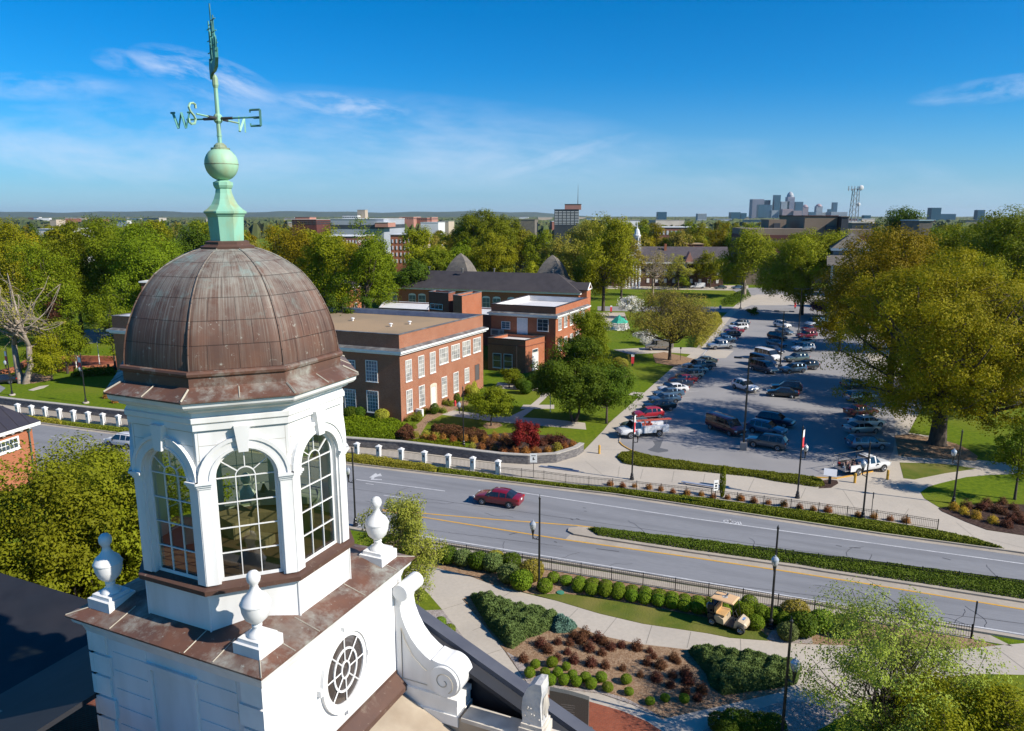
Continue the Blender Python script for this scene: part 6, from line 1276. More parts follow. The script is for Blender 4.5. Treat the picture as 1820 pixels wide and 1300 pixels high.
def pickup(pm=P0, crew=True):
    r = thing('pickup_truck', 'x', 'pickup'); L, w = 5.7, 1.98; cb = 1.95 if crew else 2.35
    st = [(cb, 1.12, 1.55, 1), (cb + .02, 1.12, 1.80, 1), (cb + .12, 1.12, 1.84, 1), (cb + .85, 1.10, 1.86, 1), (cb + .93, 1.10, 1.86, 1), (3.68, 1.10, 1.80, 1), (4.25, 1.12, 1.17, 1), (4.32, 1.11, None, 1), (5.1, 1.06, None, .98), (5.55, .98, None, .94), (5.7, .7, None, .90)]
    carbody(r, st, w, pm, {0: 'B', 2: 'S', 4: 'S', 5: 'FS'}, z0=.45)
    mb = MB(); bl = cb - .06
    for s_ in (-1, 1): mb.box((bl / 2, s_ * (w / 2 - .05), .84), (bl, .09, .62))
    mb.box((bl - .05, 0, .84), (.08, w - .2, .62)); mb.box((bl / 2, 0, .60), (bl, w - .12, .1)); mb.build('cargo_bed', pm, r)
    mb = MB(); mb.box((.04, 0, .86), (.07, w - .22, .56)); mb.build('tailgate', pm, r); mb = MB(); mb.box((-.1, 0, .5), (.16, w * .9, .18)); mb.box((L + .02, 0, .52), (.14, w * .86, .2)); mb.build('bumper', rim, r)
    wheels(r, (1.15, 4.65), w, .40, .26); arches(r, (1.15, 4.65), w, .40); lights(r, L, w, .9, .95); center(r, L); return r
protos = dict(sedan=sedan(), suv=suv(), hatch=hatch(), van=van(), minibus=minibus(), pickup=pickup())
USED = set()
def car(kind, px, py, head, col, label, group=None, sc=1.0, z=.04):
    o = protos[kind]; q = G(px, py, z)
    c = dup(o, (q.x, q.y, z), R(head), sc, label, group, {P0: PT[col]} if col != 'white' else None); return c
LR, MR, M2, RR = 194, -66, 110, 14        # headings of the rows of bays
GL, GM, GR = 'cars in the left row of the parking lot', 'cars in the middle rows of the parking lot', 'cars in the right row of the parking lot'
car('sedan', 886, 895, 160, 'crimson', 'dark red sedan driving left on the empty road')
for k, x, y, hd, c, lb, g in [
    ('sedan', 1135, 763, LR, 'green', 'dark sedan half hidden behind the white utility truck', GL), ('hatch', 1151, 743, LR, 'red', 'red car parked nearest behind the white utility truck', GL),
    ('sedan', 1171, 729, LR, 'black', 'black sedan just behind the first red car of the left row', GL), ('sedan', 1181, 716, LR, 'steel', 'steel blue sedan, third in the left row beyond the utility truck', GL),
    ('sedan', 1188, 706, LR, 'steel', 'steel blue and pale sedan below the white sedan in the left row', GL), ('sedan', 1196, 697.5, LR, 'white', 'white sedan in the left row between the blue cars and the red one', GL),
    ('sedan', 1205, 689, LR, 'blue', 'dark blue sedan right in front of the small bright red car', GL), ('sedan', 1213, 681, LR, 'red', 'bright red low car in the middle of the left row', GL),
    ('suv', 1225, 673.5, LR, 'tan', 'champagne hatch-backed car beyond the bright red low car', GL), ('sedan', 1234, 664.5, LR, 'silver', 'silver sedan in front of the dark pickup in the left row', GL),
    ('pickup', 1242, 657, LR, 'grey', 'dark grey crew-cab pickup in the left row', GL), ('sedan', 1252, 647.5, LR, 'green', 'dark green-grey sedan at the far end of the nearer left row', GL),
    ('pickup', 1281, 620, LR, 'silver', 'silver crew-cab pickup alone across the striped apron', GL), ('sedan', 1289, 608.5, LR, 'steel', 'blue sedan just behind the silver crew-cab pickup', GL),
    ('suv', 1297, 601, LR, 'blue', 'dark blue car second behind the silver crew-cab pickup', GL), ('sedan', 1304, 593, LR, 'crimson', 'dark magenta car in the far left row', GL), ('suv', 1312, 586, LR, 'white', 'white sport utility in the far left row', GL), ('suv', 1315, 580, LR, 'grey', 'dark car with orange tail at the far end of the left row', GL),
    ('suv', 1390, 582, MR, 'white', 'white sport utility at the far end of the middle row', GM), ('sedan', 1394, 594, MR, 'steel', 'pale blue sedan, second from the far end of the middle row', GM), ('suv', 1381, 604, MR, 'maroon', 'maroon sport utility in the middle row', GM), ('sedan', 1380, 616, MR, 'steel', 'light blue sedan right in front of the maroon sport utility', GM),
    ('sedan', 1375, 627, MR, 'blue', 'blue sedan between the light blue sedan and the white passenger van', GM), ('minibus', 1364, 639, MR, 'white', 'white passenger van with a long row of windows', GM), ('minibus', 1356, 650, MR, 'blue', 'dark passenger van behind the white one, middle of three', GM), ('minibus', 1357, 661, MR, 'grey', 'dark grey passenger van, nearest of the three vans', GM),
    ('suv', 1324, 694, MR, 'white', 'white sport utility parked alone behind the tall lot lamp', GM), 
    ('sedan', 1440, 589, M2 + 85, 'maroon', 'maroon car left of the white delivery van', GM), ('suv', 1433, 601, 195, 'crimson', 'dark red sport utility right of the light blue cars', GM), ('sedan', 1428, 613, 195, 'steel', 'blue-grey sedan next to the white hatch-backed car', GM), ('suv', 1427, 624, 195, 'white', 'white hatch-backed car facing left in the second middle row', GM),
    ('suv', 1415, 643, 195, 'green', 'grey-green sport utility facing left behind the lot lamp', GM), ('suv', 1431, 657, 195, 'black', 'black sport utility behind the steel blue wagon', GM), ('suv', 1409, 662, 195, 'steel', 'steel blue wagon, nearest car of the second middle row', GM),
    ('suv', 1397, 696, 160, 'black', 'black sport utility behind the black sedan in the mid lot', GM), ('sedan', 1390, 705, 160, 'black', 'low black sedan alone in the mid lot', GM),
    ('minibus', 1289, 768, -62, 'maroon', 'dark maroon minivan left of the tall lot lamp', GM), ('suv', 1378, 756, -35, 'blue', 'navy sport utility furthest of the three cars right of the tall lot lamp', GM), ('suv', 1362, 771, -40, 'steel', 'dark steel sport utility, middle of the three cars right of the tall lot lamp', GM), ('suv', 1362, 795, 148, 'grey', 'dark grey sport utility nearest of the three right of the tall lot lamp', GM),
    ('suv', 1528, 713, RR, 'silver', 'silver sport utility under the branches at the far right row', GR), ('sedan', 1530, 738, RR, 'maroon', 'very dark car in shade under the big tree, second in the right row', GR), ('sedan', 1540, 758, RR, 'white', 'white car mostly hidden behind the silver sedan under the big tree', GR), ('sedan', 1531, 769, RR, 'silver', 'silver sedan facing right under the big tree', GR), ('suv', 1540, 797, 4, 'steel', 'steel blue sport utility behind the white open pickup', GR),
    ('sedan', 1520, 690, RR, 'green', 'dark car deep in the shade at the back of the right row', GR)]:
    car(k, x, y, hd, c, lb, g)
car('van', 1450, 580, 200, 'white', 'white delivery van parked at the far right of the lot'); car('van', 1171, 622, 176, 'tan', 'tan work van with a roof rack under the budding tree')
car('van', 1239, 513, 180, 'white', 'white van on the street in front of the portico hall', sc=1.0); car('sedan', 1280, 514, 180, 'green', 'dark green car right of the white van by the portico hall'); car('sedan', 1311, 514, 180, 'steel', 'grey-blue car in the shade beside the big quad tree', sc=1)
car('suv', 221, 793, 160, 'white', 'white car on the road half hidden by the tree left of the tower')
car('sedan', 4, 682, 200, 'black', 'dark car parked at the left edge by the brick walls')
for o in list(protos.values()): discard(o)          # the originals are not part of the scene
# white utility truck with a ladder rack
q = G(1141, 775); t = thing('utility_truck', 'white utility truck with tool boxes and a red ladder on its rack', 'truck', (q.x, q.y, .04), R(194)); L, w = 6.3, 2.05
st = [(3.55, 1.2, 1.6, .98), (3.57, 1.2, 1.93, .98), (3.66, 1.2, 1.97, .98), (4.45, 1.18, 1.97, .98), (4.55, 1.18, 1.95, .98), (5.05, 1.2, 1.26, .98), (5.12, 1.19, None, .98), (5.75, 1.14, None, .97), (6.15, 1.05, None, .94), (6.3, .75, None, .90)]
carbody(t, st, w, P0, {0: 'B', 2: 'S', 4: 'FS'}, z0=.5)
mb = MB()
for s_ in (-1, 1): mb.box((2.55, s_ * .84, 1.02), (1.7, .42, .84)); mb.box((.42, s_ * .84, 1.02), (.84, .42, .84)); mb.box((1.27, s_ * .84, 1.28), (.9, .42, .32))
mb.box((1.7, 0, .72), (3.4, 1.3, .14)); mb.box((3.42, 0, 1.02), (.1, 1.3, .8)); mb.build('tool_body', P0, t)
mb = MB()
for s_ in (-1, 1):
    for x in (2.0, 2.9, .86): mb.box((x, s_ * 1.052, 1.05), (.014, .008, .76))
    for x in (2.45, .45): mb.box((x, s_ * 1.056, 1.2), (.1, .012, .04))
mb.build('locker_seam', plastic, t)
for s_ in (-1, 1): mb = MB(); mb.box((4.6, s_ * 1.06, .84), (.10, .012, .06)); mb.box((4.4, s_ * 1.026, .98), (.16, .012, .16)); mb.box((4.15, s_ * 1.026, .98), (.22, .012, .04)); mb.build('door_emblem', mat('dark_print', (.05, .05, .06), (.08, .08, .09), 3), t)
mb = MB()
for x in (.3, 3.3):
    for s_ in (-1, 1): mb.tube([(x, s_ * .9, 1.44), (x, s_ * .9, 2.1)], .035, 5)
    mb.tube([(x, -.95, 2.1), (x, .95, 2.1)], .035, 5)
for s_ in (-.9, .9): mb.tube([(.2, s_, 2.1), (4.2, s_, 2.1)], .03, 5)
mb.build('ladder_rack', rim, t)
mb = MB(); orange = mat('orange_ladder', (.55, .10, .06), (.48, .09, .05), 2, .6)
for y in (.55, .95): mb.box((2.0, y, 2.19), (4.6, .05, .09))
for i in range(15): mb.tube([(-.2 + i * .31, .55, 2.2), (-.2 + i * .31, .95, 2.2)], .022, 4)
mb.build('ladder', orange, t)
mb = MB(); rr = random.Random(3)
for i in range(10): mb.box((rr.uniform(1.6, 3.1), rr.uniform(-.5, .5), 1.2 + rr.uniform(0, .3)), (.3, .12, .5), rr.uniform(0, 3))
mb.build('tools', orange, t); wheels(t, (1.28, 5.05), w, .42, .28); arches(t, (1.28, 5.05), w, .42); lights(t, L, w, .98, .9); center(t, L)
# white pickup with open tailgate and ladder frame
q = G(1535, 838); t = thing('pickup_truck', 'white single-cab pickup with a dark open bed full of tools, by the yellow bollards', 'pickup', (q.x, q.y, .04), R(20)); L, w = 5.6, 1.98
st = [(2.55, 1.12, 1.5, 1), (2.57, 1.12, 1.76, 1), (2.7, 1.12, 1.80, 1), (3.35, 1.10, 1.82, 1), (3.5, 1.10, 1.80, 1), (4.1, 1.12, 1.17, 1), (4.2, 1.11, None, 1), (5.0, 1.05, None, .98), (5.45, .98, None, .94), (5.6, .7, None, .90)]
carbody(t, st, w, P0, {0: 'B', 2: 'S', 4: 'FS'}, z0=.45)
mb = MB()
for s_ in (-1, 1): mb.box((1.25, s_ * .94, .86), (2.5, .09, .66))
mb.box((2.47, 0, .86), (.08, 1.8, .66)); mb.build('cargo_bed', P0, t); mb = MB(); mb.box((1.25, 0, .62), (2.5, 1.8, .1)); mb.box((1.25, .885, .9), (2.5, .02, .6)); mb.box((1.25, -.885, .9), (2.5, .02, .6)); mb.build('bed_liner', plastic, t)
mb = MB(); mb.box((-.32, 0, .62), (.6, 1.7, .07)); mb.box((-.62, .82, .95), (.05, .05, .7)); mb.box((-.62, -.82, .95), (.05, .05, .7)); mb.build('tailgate', rim, t)
mb = MB()
for x in (.1, 2.5):
    for s_ in (-1, 1): mb.tube([(x, s_ * .9, 1.2), (x, s_ * .9, 1.95)], .03, 5)
    mb.tube([(x, -.95, 1.95), (x, .95, 1.95)], .03, 5)
for s_ in (-.9, .9): mb.tube([(-.6, s_, 1.9), (3.4, s_, 1.98)], .03, 5)
mb.build('ladder_rack', plastic, t); mb = MB()
for i in range(16): mb.box((rr.uniform(.2, 2.2), rr.uniform(-.7, .7), .75 + rr.uniform(0, .35)), (.3, .15, .35), rr.uniform(0, 3))
mb.build('tools', mat('mixed_tools', (.30, .14, .10), (.05, .05, .06), 3, .7, c3=(.4, .4, .4), s3=4), t); wheels(t, (1.1, 4.55), w, .40, .26); arches(t, (1.1, 4.55), w, .40); lights(t, L, w, .9, .95); center(t, L)
# golf cart
q = G(1292, 1112); t = thing('golf_cart', 'tan golf cart with flat tan roof parked on the grass by the walk', 'golf cart', (q.x, q.y, .06), math.atan2((G(1319, 1085, 1.8) - G(1285, 1074, 1.8)).y, (G(1319, 1085, 1.8) - G(1285, 1074, 1.8)).x)); t.scale = (1.12, 1.12, 1.05)
tanp = mat('cart_tan', (.50, .40, .27), (.46, .36, .24), 1, .4, coat=.4); seatm = mat('seat_vinyl', (.55, .34, .14), (.48, .29, .12), 3, .6); roofm = mat('cart_roof', (.66, .42, .22), (.62, .39, .20), 1, .6); bluep = mat('blue_print', (.06, .16, .38), (.3, .4, .6), 6, .5)
mb = MB(); loft(mb, [[(x, -hw, z0_), (x, hw, z0_), (x, hw, z1_), (x, hw * .8, z1_ + .05), (x, -hw * .8, z1_ + .05), (x, -hw, z1_)] for x, hw, z0_, z1_ in ((.585, .54, .28, .34), (.62, .54, .28, .62), (.80, .50, .30, .80), (1.15, .44, .36, .66), (1.28, .36, .40, .52))]); mb.build('front_cowl', tanp, t)
mb = MB(); loft(mb, [[(x, -hw, z0_), (x, hw, z0_), (x, hw, z1_), (x, hw * .8, z1_ + .05), (x, -hw * .8, z1_ + .05), (x, -hw, z1_)] for x, hw, z0_, z1_ in ((-.6, .56, .30, .70), (-.3, .58, .28, .74), (-.05, .58, .28, .62), (0, .58, .26, .34))]); mb.build('seat_panel', tanp, t)
mb = MB(); mb.box((-.82, 0, .52), (.44, 1.06, .36)); mb.box((.29, 0, .27), (.6, 1.1, .08)); mb.box((.0, 0, .22), (1.7, .7, .12)); mb.build('chassis', plastic, t)
mb = MB(); mb.box((-.28, 0, .80), (.52, 1.02, .13)); mb.box((-.58, 0, 1.08), (.12, 1.02, .42)); mb.build('seat', seatm, t)
mb = MB(); mb.box((-.82, 0, .82), (.26, 1.0, .12)); mb.box((-.98, .25, 1.0), (.16, .3, .6)); mb.box((-1.02, -.25, .98), (.2, .3, .55)); mb.box((-.8, 0, 1.15), (.2, .9, .3)); mb.build('rear_bag_rack', plastic, t)
mb = MB(); mb.sphere((-1.1, -.15, 1.0), (.18, .2, .26), 10, 6); mb.build('bag', mat('pale_bag', (.42, .40, .36), (.3, .3, .28), 3), t)
mb = MB()
for s_ in (-1, 1): mb.tube([(.62, s_ * .5, .6), (.38, s_ * .5, 1.78)], .02, 5); mb.tube([(-.75, s_ * .5, .8), (-.72, s_ * .5, 1.78)], .02, 5)
mb.build('roof_post', black, t)
mb = MB(); loft(mb, [[(-.92 + .06 * e, -.56 + .05 * e, z), (.48 - .06 * e, -.56 + .05 * e, z), (.48 - .06 * e, .56 - .05 * e, z), (-.92 + .06 * e, .56 - .05 * e, z)] for e, z in ((1, 1.76), (0, 1.79), (0, 1.83), (1.2, 1.87))]); rf = mb.build('roof', roofm, t)
mb = MB(); mb.lathe([(.17, 1.872), (.17, 1.876)], 20, c=(-.22, 0, 0)); mb.build('roof_emblem', mat('pale_print', (.66, .60, .50), (.2, .22, .26), 14), rf)
mb = MB()
for i, a in enumerate((-.10, -.05, 0, .05, .10)): mb.box((-.22, a, 1.878), (.10, .022, .004), .2)
mb.build('roof_print', plastic, rf); mb = MB(); mb.box((.97, 0, .80), (.18, .34, .012)); mb.build('bonnet_emblem', bluep, t)
mb = MB(); mb.tube([(.55, .25, .62), (.36, .25, .98)], .02, 5); mb.tube([(.36 + .0 + .16 * math.cos(a_ * .6) * .4, .25 + .16 * math.sin(a_ * .6), .98 + .12 * math.cos(a_ * .6)) for a_ in range(12)], .014, 4); mb.build('steering_wheel', black, t)
wheels(t, (-.72, 1.0), 1.22, .26, .2)
# ---------------- street furniture -----------------------------------------------
lampglass = mat('lamp_glass', (.55, .57, .58), (.42, .44, .46), 5, .1, spec=.9, metal=.3); redban = mat('red_banner', (.62, .035, .045), (.55, .03, .04), 1, .7); whiteban = mat('white_banner', (.74, .73, .72), (.68, .67, .66), 1, .7)
def lamp(px, py, label, h=7.3, side=None, arm=True, banner=None, base=False, group='black street lamps'):
    q = G(px, py); t = thing('street_lamp', label, 'street lamp', (q.x, q.y, .03), 0, group)
    mb = MB(); mb.lathe([(.24, 0), (.24, .12), (.19, .16), (.20, .35), (.15, .42), (.15, .62), (.10, .70), (.085, .8), (.075, h * .55), (.06, h * .97), (.085, h * .975), (.08, h * .99), (.03, h), (.01, h + .1)], 10); mb.build('pole', black, t)
    a = side if side is not None else 2.6; z = h - 2.55; dx, dy = .48 * math.cos(a), .48 * math.sin(a)
    mb = MB(); mb.tube([(0, 0, z - .75), (dx * .8, dy * .8, z - .72), (dx, dy, z - .55)], .035, 6); mb.tube([(0, 0, z - .45), (dx * .5, dy * .5, z - .7)], .02, 5); mb.lathe([(.03, z - .75), (.05, z - .45), (.10, z - .2), (.13, z - .02)], 10, c=(dx, dy, 0)); mb.build('bracket', black, t)
    mb = MB(); mb.lathe([(.13, z - .02), (.20, z + .12), (.235, z + .32), (.235, z + .42)], 12, c=(dx, dy, 0)); g = mb.build('globe', lampglass, t, smooth=True)
    mb = MB(); mb.lathe([(.25, z + .40), (.24, z + .46), (.16, z + .58), (.06, z + .64), (.03, z + .74)], 12, c=(dx, dy, 0)); mb.build('lamp_cap', lampglass, t)
    if arm: mb = MB(); mb.tube([(0, 0, h), (.0, .12, h + .12)], .02, 4); mb.build('finial_arm', black, t)
    if banner is not None:
        bx, by = .42 * math.cos(banner), .42 * math.sin(banner); zt = h - .5
        mb = MB(); mb.tube([(0, 0, zt), (bx * 1.9, by * 1.9, zt)], .018, 4); mb.tube([(0, 0, zt - 2.05), (bx * 1.9, by * 1.9, zt - 2.05)], .018, 4); mb.build('banner_rod', black, t)
        U_ = Vector((bx, by, 0)) * 1.8; O = Vector((bx * .18, by * .18, 0)); nn = Vector((-by, bx, 0)) * .02
        mb = MB(); mb.extr([(0, zt - 2.03), (1, zt - 2.03), (1, zt - 1.85), (0, zt - 1.85)], O, U_, (0, 0, 1), nn); mb.extr([(0, zt - .75), (1, zt - .75), (1, zt - .02), (0, zt - .02)], O, U_, (0, 0, 1), nn); mb.build('white_banner', whiteban, t)
        mb = MB(); mb.extr([(0, zt - 1.848), (1, zt - 1.848), (1, zt - .752), (0, zt - .752)], O, U_, (0, 0, 1), nn); mb.build('red_banner', redban, t)
    if base: mb = MB(); mb.lathe([(.42, -.1), (.42, .16), (.34, .2)], 12); mb.build('footing', concrete, t)
    return t
lamp(958, 1050, 'black street lamp standing at the left end of the round boxwoods', side=3.0)
lamp(1369, 1118, 'black street lamp behind the golf cart', side=-2.0, arm=False)
lamp(1388, 1330, 'black street lamp at the bottom of the picture left of the feathery tree', side=-1.2)
lamp(1123, 853, 'black street lamp with red banner in front of the white utility truck', side=0.1, banner=R(68))
lamp(1417, 886, 'black street lamp with red banner near the right end of the long island', side=0.2, banner=R(54))
lamp(1533, 923, 'black street lamp right of the tilted white panel, with no banner', side=2.0, arm=False)
lamp(1694, 896, 'black street lamp on the right lawn left of the young tree', side=2.9)
lamp(824, 794, 'black street lamp in the shrub bed by the stone wall', side=2.9)
lamp(153, 717, 'black street lamp with a red banner on the left lawn, nearest the copper dome', side=2.6, banner=R(150), base=True)
lamp(22, 703, 'black street lamp with a pale banner at the far left lawn', side=2.9, banner=R(145), base=True)
lamp(632, 935, 'dark lamp post half hidden by the budding tree behind the tower', side=2.9)
def lotlamp(px, py, label, h=11, baseh=.9):
    q = G(px, py); t = thing('parking_lot_lamp', label, 'lot lamp', (q.x, q.y, .04), R(-20), 'tall double-headed parking lot lamps'); mb = MB(); mb.tube([(0, 0, baseh), (0, 0, h)], [.12, .09], 8); mb.tube([(-.9, 0, h - .05), (.9, 0, h - .05)], .05, 5); mb.build('pole', black, t)
    for s_ in (-1, 1): mb = MB(); mb.box((s_ * 1.25, 0, h - .03), (.85, .42, .18)); mb.build('lamp_head', black, t)
    mb = MB(); mb.box((0, 0, baseh / 2), (.75, .75, baseh)); mb.build('footing', mat('footing_concrete', (.26, .24, .22), (.2, .19, .18), 2), t)
lotlamp(1321, 800, 'tall double-headed lamp on a square concrete base near the three dark cars'); lotlamp(1386, 657, 'double-headed lot lamp rising between the passenger vans and the wagon', 10.5); lotlamp(1419, 594, 'far double-headed lot lamp at the back of the middle rows', 10.5)
lotlamp(1316, 549, 'lot lamp on the corner of the quad lawn by the far street', 9.5, .3)
def bollard(px, py, lb): q = G(px, py); o = MB().lathe([(.13, -.1), (.13, .95), (.10, 1.03), (.02, 1.06)], 12).build('bollard', mat('bollard_yellow', (.62, .34, .03), (.5, .28, .04), 3, .7), loc=(0, 0, 0)); o.location = (q.x, q.y, .03); tag(o, lb, 'bollard', 'yellow bollards')
bollard(1065, 807, 'yellow bollard alone on the pavement left of the island'); bollard(1519, 859, 'yellow bollard below the rear wheel of the white open pickup'); bollard(1577, 853, 'yellow bollard in front of the white open pickup')
# signs
def sign(px, py, h, w, hh, label, name='road_sign', face=0.0, m=None, wz=None, post=.035, text=None):
    q = G(px, py); t = thing(name, label, 'sign', (q.x, q.y, .03), face); mb = MB(); mb.tube([(0, 0, 0), (0, 0, h)], post, 6); mb.build('post', black, t); mb = MB(); mb.box((0, -.05, h - hh / 2), (w, .02, hh)); mb.build('panel', m or trimw, t)
    if text:
        mb = MB()
        for (x, z, a, b) in text: mb.box((x, -.066, h - hh / 2 + z), (a, .006, b))
        mb.build('lettering', plastic, t)
    return t
sign(948, 850, 2.7, .75, 1.0, 'white rectangular sign in front of the stone wall', face=.0, text=[(0, .25, .45, .07), (-.02, -.08, .12, .3), (.08, -.16, .14, .07)])
sign(1270, 900, 2.6, .5, 1.05, 'white sign on a thin post beside the narrow young conifer', face=.3, text=[(0, .2, .3, .1), (0, -.05, .2, .2), (0, -.3, .3, .1)])
sign(1548, 920, 2.4, .06, .6, 'thin grey sign post seen edge-on right of the street lamp', face=1.4, m=roofgrey_f)
sign(1727, 1137, 2.7, .14, .9, 'grey traffic sign seen edge-on at the end of the black fence', face=1.2, m=silver)
q = G(1474, 861); t = thing('information_panel', 'tilted white information panel on a dark pedestal at the tip of the island', 'sign', (q.x, q.y, .06), R(-25)); mb = MB(); mb.box((0, 0, .55), (.28, .2, 1.1)); mb.build('pedestal', plastic, t); mb = MB(); mb.extr([(-.62, -.4), (.62, -.4), (.62, .4), (-.62, .4)], (0, -.06, 1.22), (1, 0, .0), (0, .62, .78), (0, -.03, .03)); mb.build('panel', whiteban, t)
# granite memorial slab on the brick plaza
q = G(1010, 1301); t = thing('granite_monument', 'dark grey granite slab with carved lines standing on the red brick plaza', 'monument', (q.x, q.y, .05), R(-12)); gran = mat('granite', (.10, .10, .085), (.07, .07, .06), 20, .5); mb = MB(); mb.extr([(-1.05, 0), (1.05, 0), (1.05, 2.0), (.8, 2.06), (0, 2.2), (-1.05, 2.28)], (0, 0, 0), (1, 0, 0), (0, 0, 1), (0, .32, 0)); mb.build('slab', gran, t)
mb = MB()
for i in range(9): mb.box((-.05 + .04 * math.sin(i * 2.1), -.003, 1.55 - i * .13), (.75 - .06 * (i % 3), .004, .035))
mb.build('carved_lines', mat('carved_grey', (.22, .21, .18), (.18, .17, .15), 9), t); mb = MB(); mb.box((0, .16, -.02), (2.5, .7, .16)); mb.build('foot', gran, t)
# black picket fences: posts, rails and picket panels
def fence(name, label, pts, h=1.0, n=None, gap=2.35, mt=black, pk=.14):
    P = [G(*p) for p in pts]; t = thing(name, label, 'fence', (P[0].x, P[0].y, 0)); seg = []; tot = 0; cum = [0]
    for a, b in zip(P[:-1], P[1:]): tot += (b - a).length; cum.append(tot)
    def at(s_):
        for i in range(len(P) - 1):
            if s_ <= cum[i + 1] + 1e-6: return P[i] + (P[i + 1] - P[i]) * ((s_ - cum[i]) / (cum[i + 1] - cum[i]))
        return P[-1]
    k = max(1, round(tot / gap)); L = t.location; ps = [at(tot * i / k) - L for i in range(k + 1)]
    for p in ps[:100]: mb = MB(); mb.box((p.x, p.y, h / 2 + .03), (.06, .06, h + .06)); mb.build('post', mt, t)
    for a, b in zip(ps[:-1], ps[1:]):
        mb = MB(); m = max(2, int((b - a).length / pk)); an = math.atan2((b - a).y, (b - a).x); c = (a + b) / 2; ln = (b - a).length
        for z in (.14, h - .18, h - .03): mb.box((c.x, c.y, z), (ln - .06, .025, .03), an)
        for i in range(1, m): p = a + (b - a) * i / m; mb.box((p.x, p.y, h / 2 + .04), (.018, .018, h - .14), an)
        mb.build('picket_panel', mt, t)
    return t
fence('picket_fence', 'long black picket fence on the near side of the road above the round boxwoods', [(690, 968), (780, 982), (1000, 1018), (1220, 1054), (1397, 1083), (1725, 1136)], 1.0)
fence('picket_fence', 'black picket fence standing in the planted road median', [(1338, 986), (1560, 1014), (1820, 1048), (1980, 1068)], .75)
fence('picket_fence', 'black picket fence along the far side of the road right of the white piers', [(888, 845), (960, 852), (1020, 861), (1110, 869), (1248, 885), (1397, 904), (1560, 925), (1666, 942)], .95)
# white pier fences
def pierfence(label, base, hh):
    P = [G(*p) for p in base]; t = thing('pier_fence', label, 'fence', (P[0].x, P[0].y, 0)); L = t.location; u_ = (P[-1] - P[0]).normalized(); an = math.atan2(u_.y, u_.x)
    for p in P:
        p = p - L; mb = MB(); mb.box((p.x, p.y, hh / 2), (.46, .46, hh), an); mb.build('pier', white, t); mb = MB(); mb.box((p.x, p.y, hh + .05), (.60, .60, .1), an); mb.lathe([(.36, hh + .1), (.05, hh + .28)], 4, c=(p.x, p.y, 0), rot=an + math.pi / 4); mb.build('pier_cap', white, t)
        mb = MB(); n_ = Vector((u_.y, -u_.x, 0)) * .235; mb.box((p.x + n_.x, p.y + n_.y, hh * .75), (.2, .012, .26), an); mb.build('plaque', roofgrey_f, t)
    mb = MB(); a, b = P[0] - L, P[-1] - L; c = (a + b) / 2; mb.box((c.x, c.y, .12), ((b - a).length, .3, .24), an); mb.build('plinth', concrete, t)
    for p, q_ in zip(P[:-1], P[1:]):
        a, b = p - L, q_ - L; mb = MB(); ln = (b - a).length - .5; c = (a + b) / 2
        for z in (.34, hh - .22): mb.box((c.x, c.y, z), (ln, .03, .035), an)
        m = int(ln / .15)
        for i in range(m): s_ = -ln / 2 + ln * (i + .5) / m; mb.box((c.x + u_.x * s_, c.y + u_.y * s_, hh * .52), (.02, .02, hh - .6), an)
        mb.build('railing', black, t)
pierfence('white stone piers joined by black railings right of the tower, beside the yellow-green hedge', [(596, 805), (635, 810), (673.7, 814.8), (713.6, 820), (754.7, 825.5), (797, 831.5), (840.6, 836.5), (885.3, 842.5)], 1.35)
pierfence('white stone piers joined by black railings left of the tower beyond the road', [(33, 737), (57.5, 740), (81.7, 743), (107, 746), (132, 749), (158, 752), (184, 755), (212, 758), (240, 761.5), (270, 765)], 1.35)
# stacked stone retaining walls
def stonewall(label, pts, h=1.0, cap=True):
    P = [G(*p) for p in pts]; t = thing('stone_wall', label, 'wall', (P[0].x, P[0].y, 0)); L = t.location; mb = MB(); strip(mb, [((p - L).x, (p - L).y) for p in P], .5, h, pix=False, h=1); mb.build('stonework', stone, t)
    mb = MB(); strip(mb, [((p - L).x, (p - L).y) for p in P], .62, h + .1, pix=False, h=1); mb.v = [(x, y, h + .003 if z < h else z) for x, y, z in mb.v]; mb.build('capstone', mat('capstone', (.42, .39, .34), (.34, .31, .27), 2, .9), t)
stonewall('curving stacked stone wall in front of the shrub bed and the red maple', [(560, 786), (619, 793), (714, 800), (818, 813), (890, 822), (938, 825), (987, 822), (1022, 811), (1034, 803)])
stonewall('dark stacked stone wall along the far pavement left of the tower', [(-60, 711), (37, 723), (100, 730), (160, 737), (227, 744), (300, 752)])
